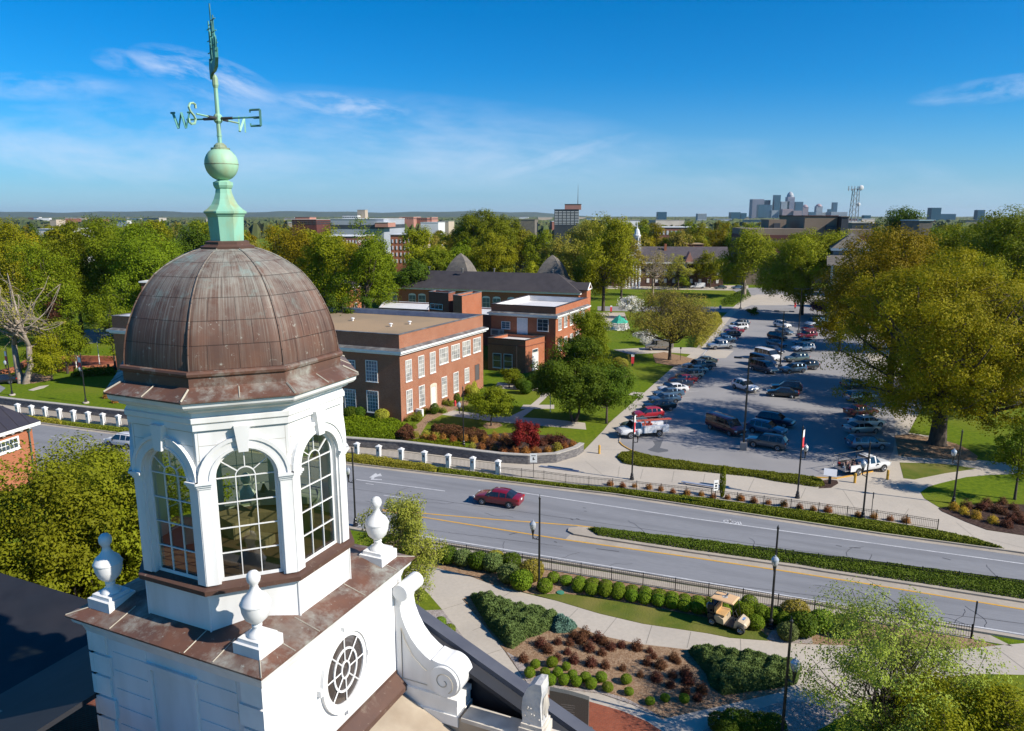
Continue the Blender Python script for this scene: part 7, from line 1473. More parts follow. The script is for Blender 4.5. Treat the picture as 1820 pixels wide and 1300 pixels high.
# low red brick walls and steps in the plaza at far left
t = thing('plaza_brick_wall', 'low curved red brick walls round the flag plaza at far left', 'wall', tuple(G(70, 662)))
L = t.location; mb = MB()
for pts in ([(0, 668), (30, 660), (48, 648), (62, 650), (70, 662)], [(88, 660), (150, 660), (205, 655)], [(88, 648), (120, 640), (205, 642)]): strip(mb, [((G(*p) - L).x, (G(*p) - L).y) for p in pts], .5, .9, pix=False, h=1)
mb.build('brickwork', brickO, t)
t = sheet('plaza_paving', [(60, 662), (88, 662), (210, 655), (210, 640), (120, 638), (80, 650)], .03, brickpave)
t = sheet('sand_bed', [(15, 672), (30, 663), (62, 664), (92, 668), (90, 676), (58, 682), (22, 679)], .03, mulch); t = sheet('stone_slab', [(50, 694), (70, 687), (87, 685), (78, 690), (58, 695)], .03, concrete)
for px, py, top, lb in ((101, 660, 596, 'white flagpole with a small flag at the far left plaza'), (137, 661, 612, 'bare flagpole just left of the red banner lamp'), (141, 660, 606, 'bare flagpole between two others beside the red banner lamp'), (178, 656, 609, 'bare flagpole near the copper dome at far left')):
    q = G(px, py); o = thing('flagpole', lb, 'flagpole', (q.x, q.y, 0), 0, 'flagpoles of the far left plaza'); h_ = ZAT(top, q); mb = MB(); mb.tube([(0, 0, 0), (0, 0, h_)], [.09, .05], 6); mb.sphere((0, 0, h_), .12, 8, 5); mb.build('pole', trimw, o)
    if px == 101: mb = MB(); mb.box((.35, 0, h_ - 1.4), (.5, .06, 1.6)); mb.build('flag', redban, o)
# small things: post banners, hydrant, air unit, litter bin, benches
def redpost(px, py, lb): q = G(px, py); o = thing('banner_post', lb, 'banner', (q.x, q.y, .02)); mb = MB(); mb.box((0, 0, 1.1), (.55, .12, 1.3)); mb.build('red_banner', redban, o); mb = MB(); mb.box((0, 0, 1.95), (.55, .12, .4)); mb.build('white_top', whiteban, o); mb = MB(); mb.box((0, 0, .2), (.3, .2, .5)); mb.build('foot', plastic, o)
redpost(1124, 651, 'short red banner sign in the lawn beside the small bare shrub'); redpost(1086, 557, 'short red banner sign near the green gazebo'); redpost(1413, 549, 'small red banner sign at the far end of the lot')
q = G(809, 722); o = thing('fire_hydrant', 'small red fire hydrant by the door of the brick hall', 'hydrant', (q.x, q.y, .02)); mb = MB(); mb.lathe([(.17, 0), (.17, .06), (.12, .08), (.12, .6), (.15, .62), (.12, .74), (.04, .84)], 10); mb.tube([(-.22, 0, .45), (.22, 0, .45)], .06, 8); mb.build('barrel', redban, o)
q = G(746, 741); o = thing('air_conditioner', 'white air conditioning unit against the brick hall right of its corner', 'air conditioner', (q.x, q.y, .03), R(-25)); mb = MB(); mb.box((0, 0, .55), (1.0, .45, 1.0)); mb.build('casing', trimw, o); mb = MB(); mb.lathe([(.3, 0), (.3, .02)], 16); mb.v = [(x, -.24 - z, .55 + y) for x, y, z in mb.v]; mb.build('fan', roofgrey_f, o)
q = G(1280, 551); o = thing('litter_bin', 'grey litter bin beside the far street at the top of the lot', 'bin', (q.x, q.y, .02)); mb = MB(); mb.lathe([(.35, 0), (.38, 1.0), (.3, 1.15), (.05, 1.3)], 12); mb.build('drum', silver, o)
q = G(885, 733); o = thing('white_post', 'slim white post on the path behind the small maple', 'post', (G(978, 733).x, G(978, 733).y, .02)); mb = MB(); mb.tube([(0, 0, 0), (0, 0, 3.4)], .06, 6); mb.build('post', trimw, o)
q = G(905, 660); mb = MB(); mb.tube([(0, 0, 0), (0, 0, 6.5)], .09, 6); o = mb.build('thin_lamp_post', black, loc=(0, 0, 0)); o.location = G(918, 686); tag(o, 'thin dark pole on the corner of the low brick annex', 'pole')
q = G(1209, 641); mb = MB(); mb.tube([(0, 0, 0), (0, 0, 2.6)], .04, 6); mb.box((0, 0, 2.4), (.3, .04, .4)); o = mb.build('small_sign_post', black, loc=(0, 0, 0)); o.location = q; tag(o, 'thin dark sign post right of the budding tree trunk', 'sign')
q = G(1235, 880); mb = MB(); mb.box((0, 0, .25), (4.2, .35, .08)); mb.box((-1.8, 0, .1), (.2, .3, .26)); mb.box((1.8, 0, .1), (.2, .3, .26)); o = mb.build('bench', silver, loc=(0, 0, 0)); o.location = G(1248, 866); o.rotation_euler[2] = HEAD((1236, 863), (1262, 867)); tag(o, 'long low grey bench behind the far fence beside the narrow conifer', 'bench')
mb = MB(); mb.box((0, 0, .1), (4.4, .3, .12)); o = mb.build('bench', silver, loc=(0, 0, 0)); o.location = G(994, 835); o.rotation_euler[2] = HEAD((976, 833), (1013, 838)); tag(o, 'long low bar on the pavement right of the white rectangular sign', 'bench')
mb = MB(); mb.lathe([(.28, 0), (.28, .06), (.02, .09)], 14); o = mb.build('valve_cover', mat('green_plastic', (.05, .22, .14), (.04, .18, .12), 3), loc=(0, 0, 0)); o.location = G(996, 1054, .06); tag(o, 'small green valve cover in the mulch near the boxwoods', 'valve cover')
# ---------------- trees ------------------------------------------------------------
def TT(label, px, py, R_, topy, z0, ncl, per, leaf, lm, **k):
    q = G(px, py); return tree(label, (q.x, q.y, 0), R_, ZAT(topy, q), z0, ncl, per, leaf, lm, **k)
def TY_(label, px, Y, R_, topy, z0, ncl, per, leaf, lm, **k):
    a = AT(px, 500, Y); return tree(label, (a.x, Y, 0), R_, AT(910, topy, Y).z, z0, ncl, per, leaf, lm, **k)
big = TT('huge yellow-olive tree with a thick trunk standing at the right end of the parking lot', 1665, 790, 12.6, 428, 1.6, 860, 165, .135, L_yell, seed=21, cr=1.55, trunk=.95, nlimb=60, hollow=.3, twigs=160, boughs=(30, 31))
TY_('broad yellow-olive tree with a higher crown just behind the huge one at the right', 1600, 112, 11.5, 391, 5, 330, 150, .17, L_yell, seed=22, cr=2.0, trunk=.6, nlimb=24)
TY_('olive tree behind the huge one, towards the right edge', 1745, 108, 9.0, 425, 5, 260, 150, .17, L_olive, seed=23, cr=2.0, trunk=.5, nlimb=18)
TY_('deep green tree at the right edge above the yellow-olive crowns', 1800, 140, 10.5, 370, 6, 260, 150, .2, L_green, seed=24, cr=2.2, trunk=.5)
TY_('greyish green tree rising above the yellow crown right of the lattice mast', 1604, 260, 12, 366, 8, 170, 110, .32, L_dark, seed=25, cr=2.6, trunk=.5)
TY_('mid green tree between the two horizon blocks at the right', 1715, 170, 10, 398, 6, 220, 120, .24, L_green, seed=26, cr=2.2, trunk=.5)
TT('thin budding tree in front of the middle of the portico hall', 1205, 516, 5.5, 448, 2, 80, 40, .2, L_twig, seed=167, cr=1.4, trunk=.3, nlimb=30, twigs=120)
TT('small green tree by the white van at the portico hall', 1212, 513, 3.6, 480, .5, 60, 90, .2, L_green, seed=168, cr=1.1, trunk=.2)
TT('olive tree at the right end of the portico hall', 1262, 512, 6.5, 446, 1.5, 120, 100, .24, L_olive, seed=169, cr=1.6, trunk=.3)
TT('budding tree near the white columns of the portico', 1092, 512, 6.0, 440, 2, 100, 60, .22, L_twig, seed=170, cr=1.5, trunk=.3, nlimb=26, twigs=100)
tree('broadleaf tree standing just outside the right edge whose shade falls on the lot', (74, 70, 0), 8.5, 19, 3, 240, 120, .17, L_olive, seed=27, cr=2.0, trunk=.6)
TY_('yellow-green tree filling the left of the picture bottom, leftmost of three', 2, 40, 6.6, 768, 1.5, 300, 190, .105, L_near, seed=31, cr=1.15, trunk=.32, nlimb=26, twigs=60)
TY_('yellow-green tree below the road at the left, middle one of three', 135, 45, 6.4, 786, 1.5, 300, 190, .105, L_near, seed=32, cr=1.15, trunk=.32, nlimb=26, twigs=60)
TY_('yellow-green tree touching the left side of the tower', 222, 41, 5.0, 790, 1.5, 210, 190, .105, L_near, seed=33, cr=1.0, trunk=.28, nlimb=20, twigs=40)
TY_('small yellow-green tree under the gatehouse eaves', 66, 38, 5.2, 838, 1.0, 200, 180, .105, L_near, seed=34, cr=1.0, trunk=.25, nlimb=16)
TT('feathery pale green tree with dark branching limbs at the bottom right', 1566, 1345, 4.9, 1058, 1.0, 240, 140, .062, L_pale, seed=41, cr=.8, trunk=.17, nlimb=20, trunks=3, hollow=.25, twigs=160, fork=.1, boughs=(26, 27))
TT('yellow-green tree at the bottom right corner beside the feathery one', 1745, 1420, 3.5, 1225, 1.0, 170, 150, .075, L_olive, seed=42, cr=.9, trunk=.18, nlimb=40, trunks=2, twigs=160)
TT('bushy yellow-green tree at the bottom edge left of the bottom right corner', 1655, 1450, 3.4, 1240, .8, 120, 140, .075, L_olive, seed=43, cr=.8, trunk=.16, nlimb=30, twigs=100)
TT('thin budding tree with upright twigs just behind the tower on the right', 712, 1082, 3.3, 868, 1.5, 150, 120, .075, L_pale, seed=44, cr=.55, trunk=.09, nlimb=40, trunks=2, hollow=.15, twigs=110, flat=1.3)
TT('low budding branches hanging over the walkway right of the tower', 745, 1110, 1.9, 985, 1.0, 34, 42, .06, L_pale, seed=45, cr=.4, trunk=.06, nlimb=24, twigs=60, hollow=.1)
TT('dark green two-trunked tree beside the walk left of the utility truck', 1020, 750, 5.2, 600, 1.2, 400, 150, .13, L_deep, seed=51, cr=1.1, boughs=(24, 25), trunk=.2, trunks=2, nlimb=16)
TT('smaller dark green tree between the two-trunked tree and the parked cars', 1078, 753, 4.2, 648, 1.0, 220, 130, .12, L_deep, seed=52, cr=1.0, trunk=.17, nlimb=12)
TT('feathery bright green tree in front of the white-roofed brick block', 1044, 676, 5.0, 546, 1.0, 300, 120, .12, L_green, seed=53, cr=.95, boughs=(24, 25), trunk=.2, hollow=.15)
TT('small bright green tree in a ring of mulch in front of the brick hall', 873, 757, 3.2, 680, 1.5, 120, 130, .11, L_green, seed=54, cr=.85, trunk=.11, nlimb=14, flat=.6)
TT('small light green tree beside the brick annex', 905, 690, 1.9, 654, .6, 50, 90, .10, L_green, seed=55, cr=.7, trunk=.1, flat=.6)
TT('wide budding olive-brown tree at the left side of the parking lot', 1190, 640, 8.6, 508, 2.6, 330, 90, .125, L_twig, seed=61, cr=1.7, trunk=.32, nlimb=90, hollow=.12, twigs=900, fork=.15, boughs=(22, 23))
TT('crimson-leaved small maple in the dark shrub bed', 938, 806, 1.9, 748, .6, 75, 90, .10, L_red, seed=62, cr=.5, trunk=.08, nlimb=18, flat=1.2)
TT('white flowering dogwood behind the green gazebo', 1120, 566, 3.4, 527, 1.0, 60, 90, .20, L_white, seed=63, cr=1.1, trunk=.12)
TT('low white flowering shrub tree left of the tan work van', 1146, 612, 2.4, 588, .4, 40, 80, .14, L_white, seed=64, cr=.8, trunk=.08)
TT('purple flowering redbud at the far right end of the lot', 1452, 562, 4.0, 537, 1.2, 70, 90, .2, L_purple, seed=65, cr=1.2, trunk=.14)
TT('sycamore with pale forked trunk at the corner of the quad lawn', 1322, 529, 9.8, 405, 3, 220, 130, .27, L_olive, bm=palebark, seed=66, cr=2.3, trunk=.7, nlimb=20)
TT('large round yellow-green tree over the far end of the parking lot', 1424, 560, 13.5, 398, 1.2, 480, 150, .22, L_olive, seed=67, cr=2.1, trunk=.6, nlimb=26)
TY_('olive tree in front of the grey gabled house', 1548, 150, 6.5, 440, 3, 160, 120, .19, L_yell, seed=166, cr=1.7, trunk=.3)
TY_('olive tree hiding the lower wall of the grey gabled house', 1503, 146, 5.2, 468, 1, 140, 120, .19, L_yell, seed=171, cr=1.4, trunk=.3)
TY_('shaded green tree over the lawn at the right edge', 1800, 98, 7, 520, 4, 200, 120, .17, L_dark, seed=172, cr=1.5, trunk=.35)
TT('dark low shrub tree by the sign at the far end of the lot', 1336, 561, 1.9, 548, .2, 40, 70, .14, L_dark, seed=68, cr=.7, trunk=.1)
TT('tall olive tree at the right end of the hipped brick hall', 1072, 553, 10.5, 378, 3, 400, 110, .24, L_olive, seed=69, cr=2.1, trunk=.5, nlimb=26)
TY_('brownish budding tree behind the tall olive one, right of the right pyramid roof', 1030, 245, 11.5, 388, 3, 330, 90, .26, L_twig, seed=70, cr=2.1, trunk=.5, nlimb=40, twigs=150)
TY_('olive budding tree in front of the portico hall cupola', 1105, 238, 9, 400, 3, 240, 80, .25, L_twig, seed=71, cr=2.0, trunk=.4, nlimb=30, twigs=150)
TT('nearly bare sycamore with pale limbs in front of the portico hall', 1160, 527, 7.5, 440, 4, 90, 22, .2, L_twig, bm=palebark, seed=72, cr=1.6, trunk=.42, nlimb=60, twigs=260, hollow=.1)
TY_('big round bright green tree on the horizon above the hipped hall', 858, 285, 13.4, 369, 6, 330, 130, .30, L_green, seed=73, cr=2.5, trunk=.6)
TY_('bright green tree in front of the big round one', 872, 246, 10, 412, 4, 240, 120, .26, L_olive, seed=74, cr=2.0, trunk=.5)
TY_('small fresh green tree between the two pyramid roofs', 945, 240, 5.0, 462, 2, 80, 110, .22, L_olive, seed=75, cr=1.4, trunk=.25)
TY_('green tree left of the left pyramid roof', 785, 245, 7.6, 440, 3, 150, 120, .25, L_green, seed=76, cr=1.8, trunk=.4)
TY_('dark olive tree in front of the tall red brick dormitory', 748, 250, 9.6, 400, 6, 190, 100, .28, L_olive, bm=palebark, seed=77, cr=2.2, trunk=.5, nlimb=26)
TY_('tall leafy green tree right of the dome with a dark straight trunk', 645, 165, 8.2, 390, 4, 260, 110, .20, L_green, seed=78, cr=1.9, trunk=.4, nlimb=24, hollow=.2)
TY_('green tree behind the dome, left of the tall one with the dark trunk', 575, 170, 8.0, 405, 4, 230, 110, .20, L_olive, seed=79, cr=1.9, trunk=.4)
TY_('golden olive tree just right of the green finial', 500, 180, 9.2, 386, 4, 280, 110, .20, L_yell, seed=80, cr=2.0, trunk=.4)
TY_('dark evergreen in front of the small orange house', 607, 122, 2.9, 512, .3, 80, 110, .16, L_dark, seed=81, cr=.8, trunk=.15, hollow=.4)
TY_('dark evergreen right of the small orange house', 652, 135, 2.6, 520, .3, 70, 110, .16, L_dark, seed=82, cr=.8, trunk=.15)
TY_('tall green tree left of the dome, right half of the big clump', 262, 160, 9.0, 386, 3, 300, 120, .19, L_green, seed=83, cr=2.0, trunk=.45, nlimb=26)
TY_('tallest green tree of the big clump left of the dome', 195, 172, 10.0, 374, 4, 330, 120, .20, L_green, seed=84, cr=2.1, trunk=.5, nlimb=26)
TY_('green tree at the left end of the big clump left of the dome', 135, 168, 8.0, 380, 3, 230, 120, .20, L_green, seed=85, cr=2.0, trunk=.45)
TY_('deep green round tree between the clump and the finial', 335, 190, 8.2, 384, 3, 240, 110, .22, L_dark, seed=86, cr=2.0, trunk=.45)
TY_('olive tree at the upper left corner of the woods', 30, 165, 9.6, 388, 3, 270, 110, .20, L_olive, seed=87, cr=2.0, trunk=.45)
TY_('green tree behind the bare sycamore at the far left', 75, 150, 7.6, 430, 2, 210, 110, .19, L_green, seed=88, cr=1.8, trunk=.4)
TT('bare pale sycamore with heavy forked limbs on the left lawn', 40, 682, 8.2, 452, 4.5, 60, 22, .17, L_twig, bm=palebark, seed=89, cr=1.5, trunk=.52, nlimb=17, hollow=.45, twigs=90, trunks=2, fork=.3)
TY_('leafy green tree with a hanging crown in front of the clump left of the dome', 188, 128, 4.4, 500, 1.5, 110, 100, .15, L_green, seed=90, cr=1.2, trunk=.2)
TY_('low round green tree behind the flagpoles', 100, 125, 3.9, 565, .5, 110, 100, .15, L_green, seed=91, cr=1.2, trunk=.2)
TY_('bushy bright green tree beside the trunk of the bare sycamore', 70, 120, 3.6, 590, .3, 90, 100, .14, L_olive, seed=92, cr=1.1, trunk=.15)
TY_('small purple-brown flowering tree behind the bare sycamore', 88, 150, 2.8, 525, .8, 40, 60, .14, L_brown, seed=93, cr=1.2, trunk=.15)
TT('young tree with a slim straight trunk at the right edge of the lawn', 1803, 889, 2.3, 722, 2.2, 70, 70, .11, L_green, seed=94, cr=.7, trunk=.12, nlimb=26, twigs=60, flat=.9)
TT('small bare sapling in a ring of mulch on the lawn left of the lot', 1111, 669, 1.4, 628, .9, 26, 22, .06, L_twig, seed=95, cr=.35, trunk=.05, nlimb=20, twigs=40)
q = G(1283, 884)
shrub('cone', (q.x, q.y, .03), (.62, .62, 2.4), L_green, 'narrow young conifer beside the pavement behind the far fence', cat='conifer', name='young_conifer')
for i, (px, Y, R_, ty, lm_, lb) in enumerate([(562, 262, 8, 424, L_olive, 'olive tree hiding the left end of the long white-roofed building'), (592, 270, 8, 428, L_green, 'green tree in front of the long white-roofed building, right of the finial'), (626, 268, 8, 426, L_yell, 'golden tree in front of the long white-roofed building'), (668, 262, 8, 430, L_olive, 'olive tree filling the gap left of the brick dormitory'), (690, 225, 6, 455, L_green, 'green tree at the foot of the brick dormitory'), (735, 215, 6, 462, L_dark, 'dark tree at the left end of the hipped hall roof'), (812, 300, 8, 414, L_yell, 'golden tree left of the big round bright green one'), (925, 300, 8, 402, L_olive, 'olive tree right of the big round bright green one'), (958, 285, 8, 412, L_green, 'green tree in front of the black flat roofed hall'), (990, 262, 8, 420, L_twig, 'budding tree left of the right pyramid roof'), (1205, 345, 9, 402, L_green, 'green tree behind the portico hall roof'), (1235, 360, 9, 396, L_olive, 'olive tree behind the portico hall, left of the sycamore'), (1165, 350, 9, 398, L_yell, 'golden tree right of the little white cupola'), (1290, 340, 9, 394, L_yell, 'golden tree behind the quad sycamore')]):
    TY_(lb, px, Y, R_, ty, 2.5, 170, 85, .30, lm_, seed=300 + i, cr=1.9, trunk=.4)
# forest variants, copied to the horizon
V = []
for i, (R_, tp, z0, ncl, per, lf, lm, hol) in enumerate([(6.8, 20, 3.0, 120, 80, .36, L_green, .35), (7.6, 22, 3.5, 130, 75, .38, L_olive, .35), (6.0, 21, 3.0, 110, 75, .36, L_yell, .3), (7.0, 19, 2.5, 100, 60, .36, L_twig, .2), (6.4, 20, 2.5, 120, 75, .36, L_dark, .35)]):
    V.append(tree('x', (0, 0, 0), R_, tp, z0, ncl, per, lf, lm, seed=200 + i, cr=R_ * .25, trunk=.4, nlimb=8, hollow=hol))
LIM = [(-300, 384), (60, 392), (110, 402), (240, 394), (290, 386), (370, 390), (440, 396), (560, 405), (600, 421), (700, 421), (745, 407), (800, 404), (915, 402), (960, 402), (990, 404), (1040, 392), (1110, 390), (1180, 390), (1290, 390), (1330, 393), (1440, 396), (1500, 416), (1560, 402), (1650, 398), (1700, 394), (2200, 384)]
def lim(px):
    for (a, b), (c, d) in zip(LIM[:-1], LIM[1:]):
        if a <= px <= c: return b + (d - b) * (px - a) / (c - a)
    return 386
rr = random.Random(77); placed = []; kinds = ['green', 'olive green', 'golden green', 'brownish budding', 'dark green']; cnt = 0; tries = 0; vused = set()
while cnt < 245 and tries < 9000:
    tries += 1; u_ = rr.random(); Y = 185 + (u_ ** 1.35) * 1250; px = rr.uniform(-120, 1940)
    if 1040 < px < 1520 and Y < 325: continue
    if 560 < px <= 1040 and Y < 270: continue
    if 985 < px < 1045 and Y < 640: continue
    if 585 < px < 700 and 320 < Y < 600: continue
    if 690 < px < 760 and Y < 330: continue
    if 1330 < px < 1565 and Y < 345: continue
    if 240 < px < 305 and Y < 200: continue
    a = AT(px, 500, Y); tz = min(AT(910, lim(px) + rr.uniform(0, 9), Y).z, rr.uniform(17, 27)); 
    if tz < 9: continue
    sc = tz / 20.5; k = rr.choices(range(5), [5, 5, 2.5, 2.0, 2.5])[0]
    if any((a.x - x) ** 2 + (Y - y) ** 2 < (5.6 * (s_ + sc) * .74) ** 2 for x, y, s_ in placed): continue
    placed.append((a.x, Y, sc)); w = min(1.25, sc * rr.uniform(.95, 1.2))
    zone = 'in the wood behind the campus halls, short of the horizon' if Y < 500 else 'in the far wooded belt that runs along the horizon'
    g = '%s trees %s' % (kinds[k], zone)
    o = dup(V[k], (a.x, Y, 0), rr.uniform(0, 6.28), (w, w, sc), 'leafy %s tree %s' % (kinds[k], zone) if k != 3 else 'brownish budding tree ' + zone, g); cnt += 1
for o in V: discard(o)
# wooded plain beyond, one mass
rng = np.random.default_rng(5); NX, NY = 420, 150; Ys = 900 * (11.5 / .9) ** (np.linspace(0, 1, NY)); us = np.linspace(-.95, .95, NX)
XX = us[None, :] * Ys[:, None]; YY = np.repeat(Ys[:, None], NX, 1)
hh = 11 + 4.5 * rng.normal(size=XX.shape).clip(-1.8, 1.2) + 3.0 * np.sin(XX / 130) * np.sin(YY / 210); hh = np.minimum(hh, 21); hh[0, :] = 0
hh = np.where(rng.uniform(size=hh.shape) < .12, 2, hh)
mb = MB(); mb.v = [(float(a), float(b), float(c)) for a, b, c in zip(XX.ravel(), YY.ravel(), hh.ravel())]; mb.f = [(i * NX + j, i * NX + j + 1, (i + 1) * NX + j + 1, (i + 1) * NX + j) for i in range(NY - 1) for j in range(NX - 1)]; mb.m = [0] * len(mb.f)
wm = mat('woodland', (.060, .085, .016), (.030, .050, .010), .035, .95, c3=(.10, .095, .03), s3=.012, a3=.8)
o = mb.build('woodland', wm); tag(o, 'mass of distant tree tops filling the plain out to the hills', 'woodland', None, 'stuff')
# small pale roofs scattered in the far plain
rr = random.Random(9)
for i in range(46):
    px = rr.uniform(40, 1800); Y = rr.uniform(900, 3600); w = rr.uniform(14, 60); a = AT(px, 500, Y); h_ = rr.uniform(17, 23)
    mb = MB(); mb.box((0, 0, h_ / 2), (w, w * .5, h_)); root = thing('far_building', 'x', 'building', (a.x, Y, 0), rr.uniform(-.3, .3), 'pale low buildings scattered in the wooded plain'); root['label'] = 'pale low building peeping out of the wooded plain near the horizon'
    mb.build('wall', rr.choice([whitef, concf, tanm, redb, concf]), root); mb = MB(); mb.box((0, 0, h_ + .3), (w + 1, w * .5 + 1, .6)); mb.build('roof', rr.choice([whitef, concf, roofgrey]), root)
# ---------------- shrubs -------------------------------------------------------------
def put(kind, pts, cv, sc, lm, label, group, cat='shrub', name='shrub', z=.05, uneven=.15):
    rr = random.Random(len(pts) * 7 + 1)
    for i, (x, y) in enumerate(pts):
        q = G(*cv(x, y)); s_ = sc * rr.uniform(1 - uneven, 1 + uneven); shrub(kind, (q.x, q.y, z), (s_, s_, s_ * rr.uniform(.9, 1.1)), lm, label, group, cat, name, rz=rr.uniform(0, 6))
cv1 = lambda x, y: (x, y); cv5 = lambda x, y: (720 + x / 2.6, 900 + y / 2.6 + 5); cvw = lambda x, y: (600 + x / 4.136, 620 + y / 4.136 + 3); cv3 = lambda x, y: (1080 + x / 7, 720 + y / 7 + 3); cv6 = lambda x, y: (1220 + x / 2.888, 850 + y / 2.888 + 3); cvr = lambda x, y: (1640 + x / 5.911, 760 + y / 5.911 + 3)
put('box', [(1028 + 23.6 * i, 1052 + 4.2 * i) for i in range(12)], cv1, .88, L_box, 'round clipped boxwood in the front row along the curved lawn', 'front row of round boxwoods', 'boxwood', 'round_boxwood', uneven=.06)
put('box2', [(983 + 23.4 * i, 1036 + 3.9 * i) for i in range(18)], cv1, .88, L_box, 'round clipped boxwood in the back row next to the black fence', 'back row of round boxwoods', 'boxwood', 'round_boxwood', uneven=.06)
put('box', [(1344, 1118), (1322, 1100), (1352, 1102), (1372, 1108), (1395, 1116), (1330, 1084)], cv1, 1.1, L_box, 'round boxwood in the clump between the golf cart and the lamp post', 'boxwoods by the golf cart', 'boxwood', 'round_boxwood')
shrub('box', tuple(G(969, 1052, .05)), 1.0, L_box, 'single round boxwood right beside the street lamp foot', cat='boxwood', name='round_boxwood')
for x, y, s_, lm_, lb in [(795, 1000, .95, L_dark, 'dark shrub at the left end of the verge bed'), (822, 1004, .9, L_jun, 'grey-green shrub second from the left in the verge bed'), (850, 1010, .95, L_dark, 'dark shrub third from the left in the verge bed'), (876, 1014, 1.0, L_jun, 'grey-green shrub fourth from the left in the verge bed'), (904, 1034, 1.0, L_jun, 'wide grey-green shrub near the walk in the verge bed'), (927, 1046, 1.0, L_box, 'yellowish round shrub nearest the walk left of the lamp'), (945, 1030, 1.1, L_twig, 'brown-green loose shrub behind the street lamp'), (908, 1012, .95, L_dark, 'dark shrub against the fence left of the lamp'), (880, 1003, .8, L_twig, 'brownish shrub against the fence'), (1412, 1108, 1.15, L_twig, 'brown-green loose shrub right of the lamp behind the golf cart'), (1425, 1128, 1.1, L_dark, 'dark loose shrub right of the gravel patch'), (1400, 1136, .8, L_jun, 'low grey-green shrub on the gravel patch'), (1460, 1120, 1.0, L_box, 'green shrub below the end of the fence hedge'), (1500, 1128, 1.0, L_dark, 'dark shrub behind the top of the feathery tree')]:
    shrub('big', tuple(G(x, y, .05)), s_ * .8, lm_, lb, 'large shrubs of the verge bed')
put('box', [(602, 735), (678, 730), (745, 745), (648, 773), (706, 775), (772, 783), (832, 797), (908, 797), (672, 812), (733, 812), (792, 817), (575, 777), (860, 830), (935, 843), (1035, 860), (1130, 905), (1200, 890), (1290, 895), (1020, 808)], cv5, .54, L_box, 'small round green shrub in the lower left part of the mulch bed', 'small green shrubs of the mulch bed')
put('loose', [(547, 705), (660, 665), (625, 635), (705, 625), (750, 672), (700, 700), (780, 710), (830, 590), (780, 600), (760, 630), (815, 620), (850, 655), (860, 725), (890, 610), (915, 625), (910, 675), (925, 735), (950, 650), (1000, 640), (1070, 650), (1005, 747), (1087, 777), (1150, 690), (1120, 720), (1180, 735), (1160, 795), (1240, 700), (1260, 715), (1235, 780), (1295, 770), (1305, 808), (1225, 825), (1295, 855), (1350, 885), (1370, 850), (1130, 665)], cv5, .56, L_brown, 'reddish-brown leafless-looking shrub in the mulch bed', 'brown shrubs of the mulch bed', uneven=.3)
put('box', [(165, 545), (203, 583), (117, 565), (75, 538), (275, 680), (295, 695), (312, 710), (340, 722), (368, 748)], cv5, .7, L_box, 'small round green shrub in the gravel border behind the scroll', 'green shrubs of the gravel border')
put('loose', [(70, 505), (15, 492)], cv5, .6, L_rust, 'small rusty shrub in the gravel border behind the scroll', 'rusty shrubs of the gravel border')
put('box', [(1450, 1025), (1510, 1020), (1575, 1030), (1640, 1035), (1700, 1045), (1480, 1060)], cv5, 1.15, L_dark, 'dark round shrub at the bottom edge left of the feathery tree', 'dark shrubs of the bottom edge')
put('loose', [(640, 660), (697, 668), (775, 660), (845, 680), (930, 668), (1005, 680), (1085, 675), (1155, 660), (1230, 672), (1060, 740), (1145, 750), (1220, 765), (1300, 770), (1380, 770), (1470, 765), (1545, 750), (1670, 725), (1725, 715), (1430, 735)], cvw, .95, L_rust, 'rusty orange shrub in the bed behind the stone wall', 'rusty shrubs behind the stone wall')
put('loose2', [(990, 735), (1615, 742), (575, 640), (650, 640), (720, 655)], cvw, 1.0, L_yhedge, 'yellow-green shrub in the bed behind the stone wall', 'yellow shrubs behind the stone wall')
put('loose2', [(1600, 690), (1550, 680), (1500, 700), (1120, 700), (1250, 700), (1640, 690), (1320, 700)], cvw, 1.3, L_brown, 'dark brown shrub near the crimson maple', 'brown shrubs round the crimson maple')
put('loose', [(30, 980), (185, 1005), (335, 1005), (515, 1025), (660, 1045), (810, 1075), (985, 1100), (1165, 1110), (1310, 1140), (1490, 1150), (1660, 1170)], cv3, .58, L_rust, 'small rusty shrub on the left half of the far fence line', 'rusty shrubs along the left half of the far fence')
put('loose', [(275, 105), (345, 118), (420, 125), (500, 135), (580, 150), (650, 160), (725, 165), (880, 190), (960, 198), (1045, 210), (1125, 220)], cv6, .62, L_rust, 'small rusty shrub on the right half of the far fence line', 'rusty shrubs along the right half of the far fence')
put('loose2', [(325, 850), (425, 895), (550, 940), (730, 990)], cvr, .85, L_gold, 'golden yellow shrub along the edge of the right mulch bed', 'golden shrubs of the right bed')
put('loose', [(455, 830), (670, 810), (850, 900), (880, 1030), (1000, 930), (840, 790), (780, 880), (950, 850), (1040, 1000), (930, 960), (620, 850)], cvr, .85, L_brown, 'dark red-brown shrub in the right mulch bed', 'red-brown shrubs of the right bed')
put('cone', [(712, 470), (878, 390)], cvw, 1.15, L_dark, 'clipped green cone shrub against the brick hall', 'cone shrubs by the brick hall', 'conifer', 'cone_shrub')
put('big', [(325, 520), (950, 320), (980, 300), (1000, 340)], cvw, .95, L_yhedge, 'yellowish bush close to the brick hall', 'yellow bushes by the brick hall')
put('loose', [(520, 520), (560, 505), (600, 500), (640, 465), (670, 460), (740, 455), (780, 460), (790, 400), (830, 410), (590, 520), (560, 575), (940, 440)], cvw, .85, L_hedge, 'small green bed plant near the corner of the brick hall', 'bed plants by the brick hall')
put('big', [(95, 500), (160, 500)], cvw, .9, L_dark, 'dark green bush against the shaded wall right of the tower', 'bushes against the shaded wall')
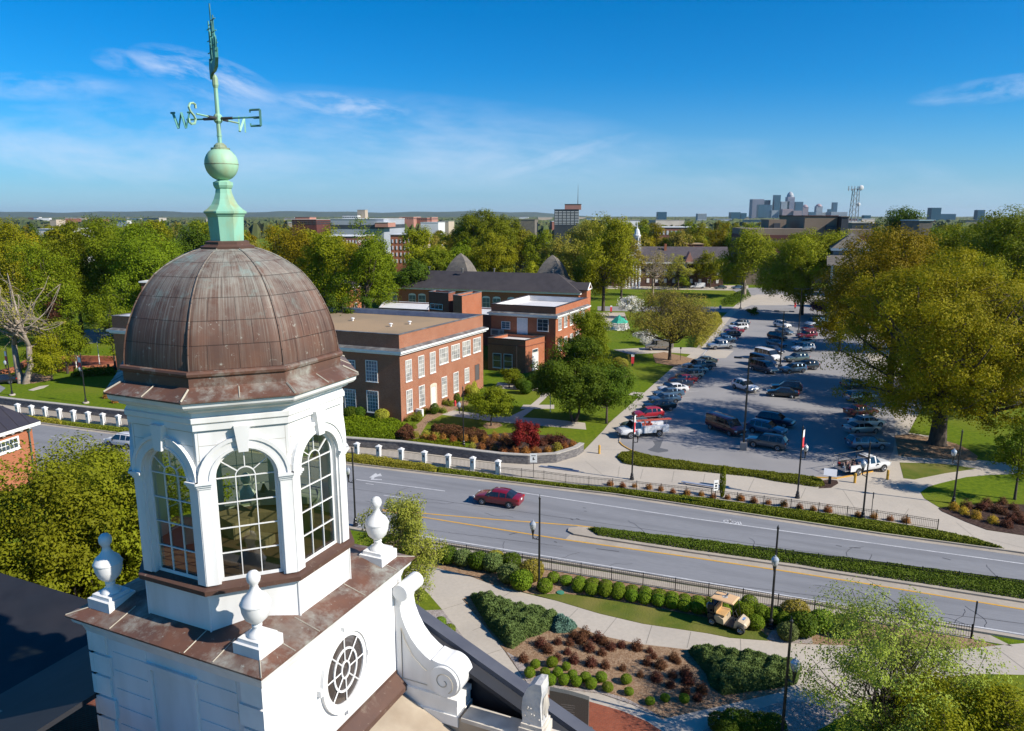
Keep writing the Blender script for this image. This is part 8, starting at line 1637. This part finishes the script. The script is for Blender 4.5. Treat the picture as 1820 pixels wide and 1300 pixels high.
put('big', [(1105, 655), (1098, 652)], cv1, 1.0, L_twig, 'bare round bush beside the red banner sign', 'bare bushes on the lawn')
put('big', [(935, 700), (950, 690), (925, 692), (918, 684), (960, 683)], cv1, 1.1, L_dark, 'dark bush in the shade of the brick annex', 'bushes by the annex')
put('loose', [(200, 705), (190, 708), (212, 707), (206, 716)], cv1, 1.1, L_rust, 'rusty shrub on the left lawn below the copper dome', 'rusty shrubs of the left lawn')
hedge('forsythia_hedge', gp([(1232, 618), (1245, 590), (1262, 570), (1278, 563), (1284, 575), (1262, 600), (1246, 620)]), 2.2, 11000, .16, L_yhedge, 'tall yellow-green hedge bordering the lot left of the far parked cars', 'hedge', seed=33, edge=1.2)
hedge('low_hedge', gp([(60, 655), (90, 652), (95, 658), (60, 661)]), .7, 1500, .12, L_hedge, 'low hedge strip beside the left plaza', 'hedge', seed=34)
hedge('dark_hedge', gp([(130, 664), (205, 660), (205, 668), (130, 672)]), 1.0, 4000, .13, L_dark, 'long dark hedge in the shade below the plaza', 'hedge', seed=35)
hedge('quad_hedge', gp([(1285, 535), (1318, 520), (1330, 520), (1335, 528), (1310, 543), (1290, 545)]), 1.2, 3000, .22, L_dark, 'dark hedge at the right corner of the quad lawn', 'hedge', seed=36)
# litter of leaves and twigs on the walks and beds
rng = np.random.default_rng(6); n = 5200; xs = rng.uniform(900, 1390, n); ys = rng.uniform(1120, 1290, n); P = []
for a, b in zip(xs, ys):
    if inpoly(a, b, bedS): q = G(a, b, .085); P.append(tuple(q))
P = np.array(P); me = leafmesh('mulch_chips', P, rng.normal(size=P.shape) * .5 + np.array([0, 0, 1]), rng.uniform(.02, .05, len(P)), rng.uniform(0, 1, len(P)), rng, .4); me.materials.append(leafmat('chip', (.22, .13, .07), (.48, .35, .23), trans=0)); o = bpy.data.objects.new('mulch_chips', me); COL.objects.link(o); tag(o, 'loose wood chips scattered over the planting bed', 'wood chips', None, 'stuff')
# ---------------- air -----------------------------------------------------------------
hz = MB(); hz.box((0, 4500, 96), (30000, 30000, 216)); hm = bpy.data.materials.new('haze'); hm.use_nodes = True; t = hm.node_tree; t.nodes.clear()
pv = N(t, 'ShaderNodeVolumePrincipled'); pv.inputs['Color'].default_value = (.80, .90, 1.0, 1); pv.inputs['Density'].default_value = .000026; pv.inputs['Anisotropy'].default_value = .3
oo = N(t, 'ShaderNodeOutputMaterial'); lk(t, pv.outputs[0], oo.inputs['Volume']); tag(hz.build('haze', hm), 'thin blue air between the camera and the horizon', 'haze', None, 'stuff')
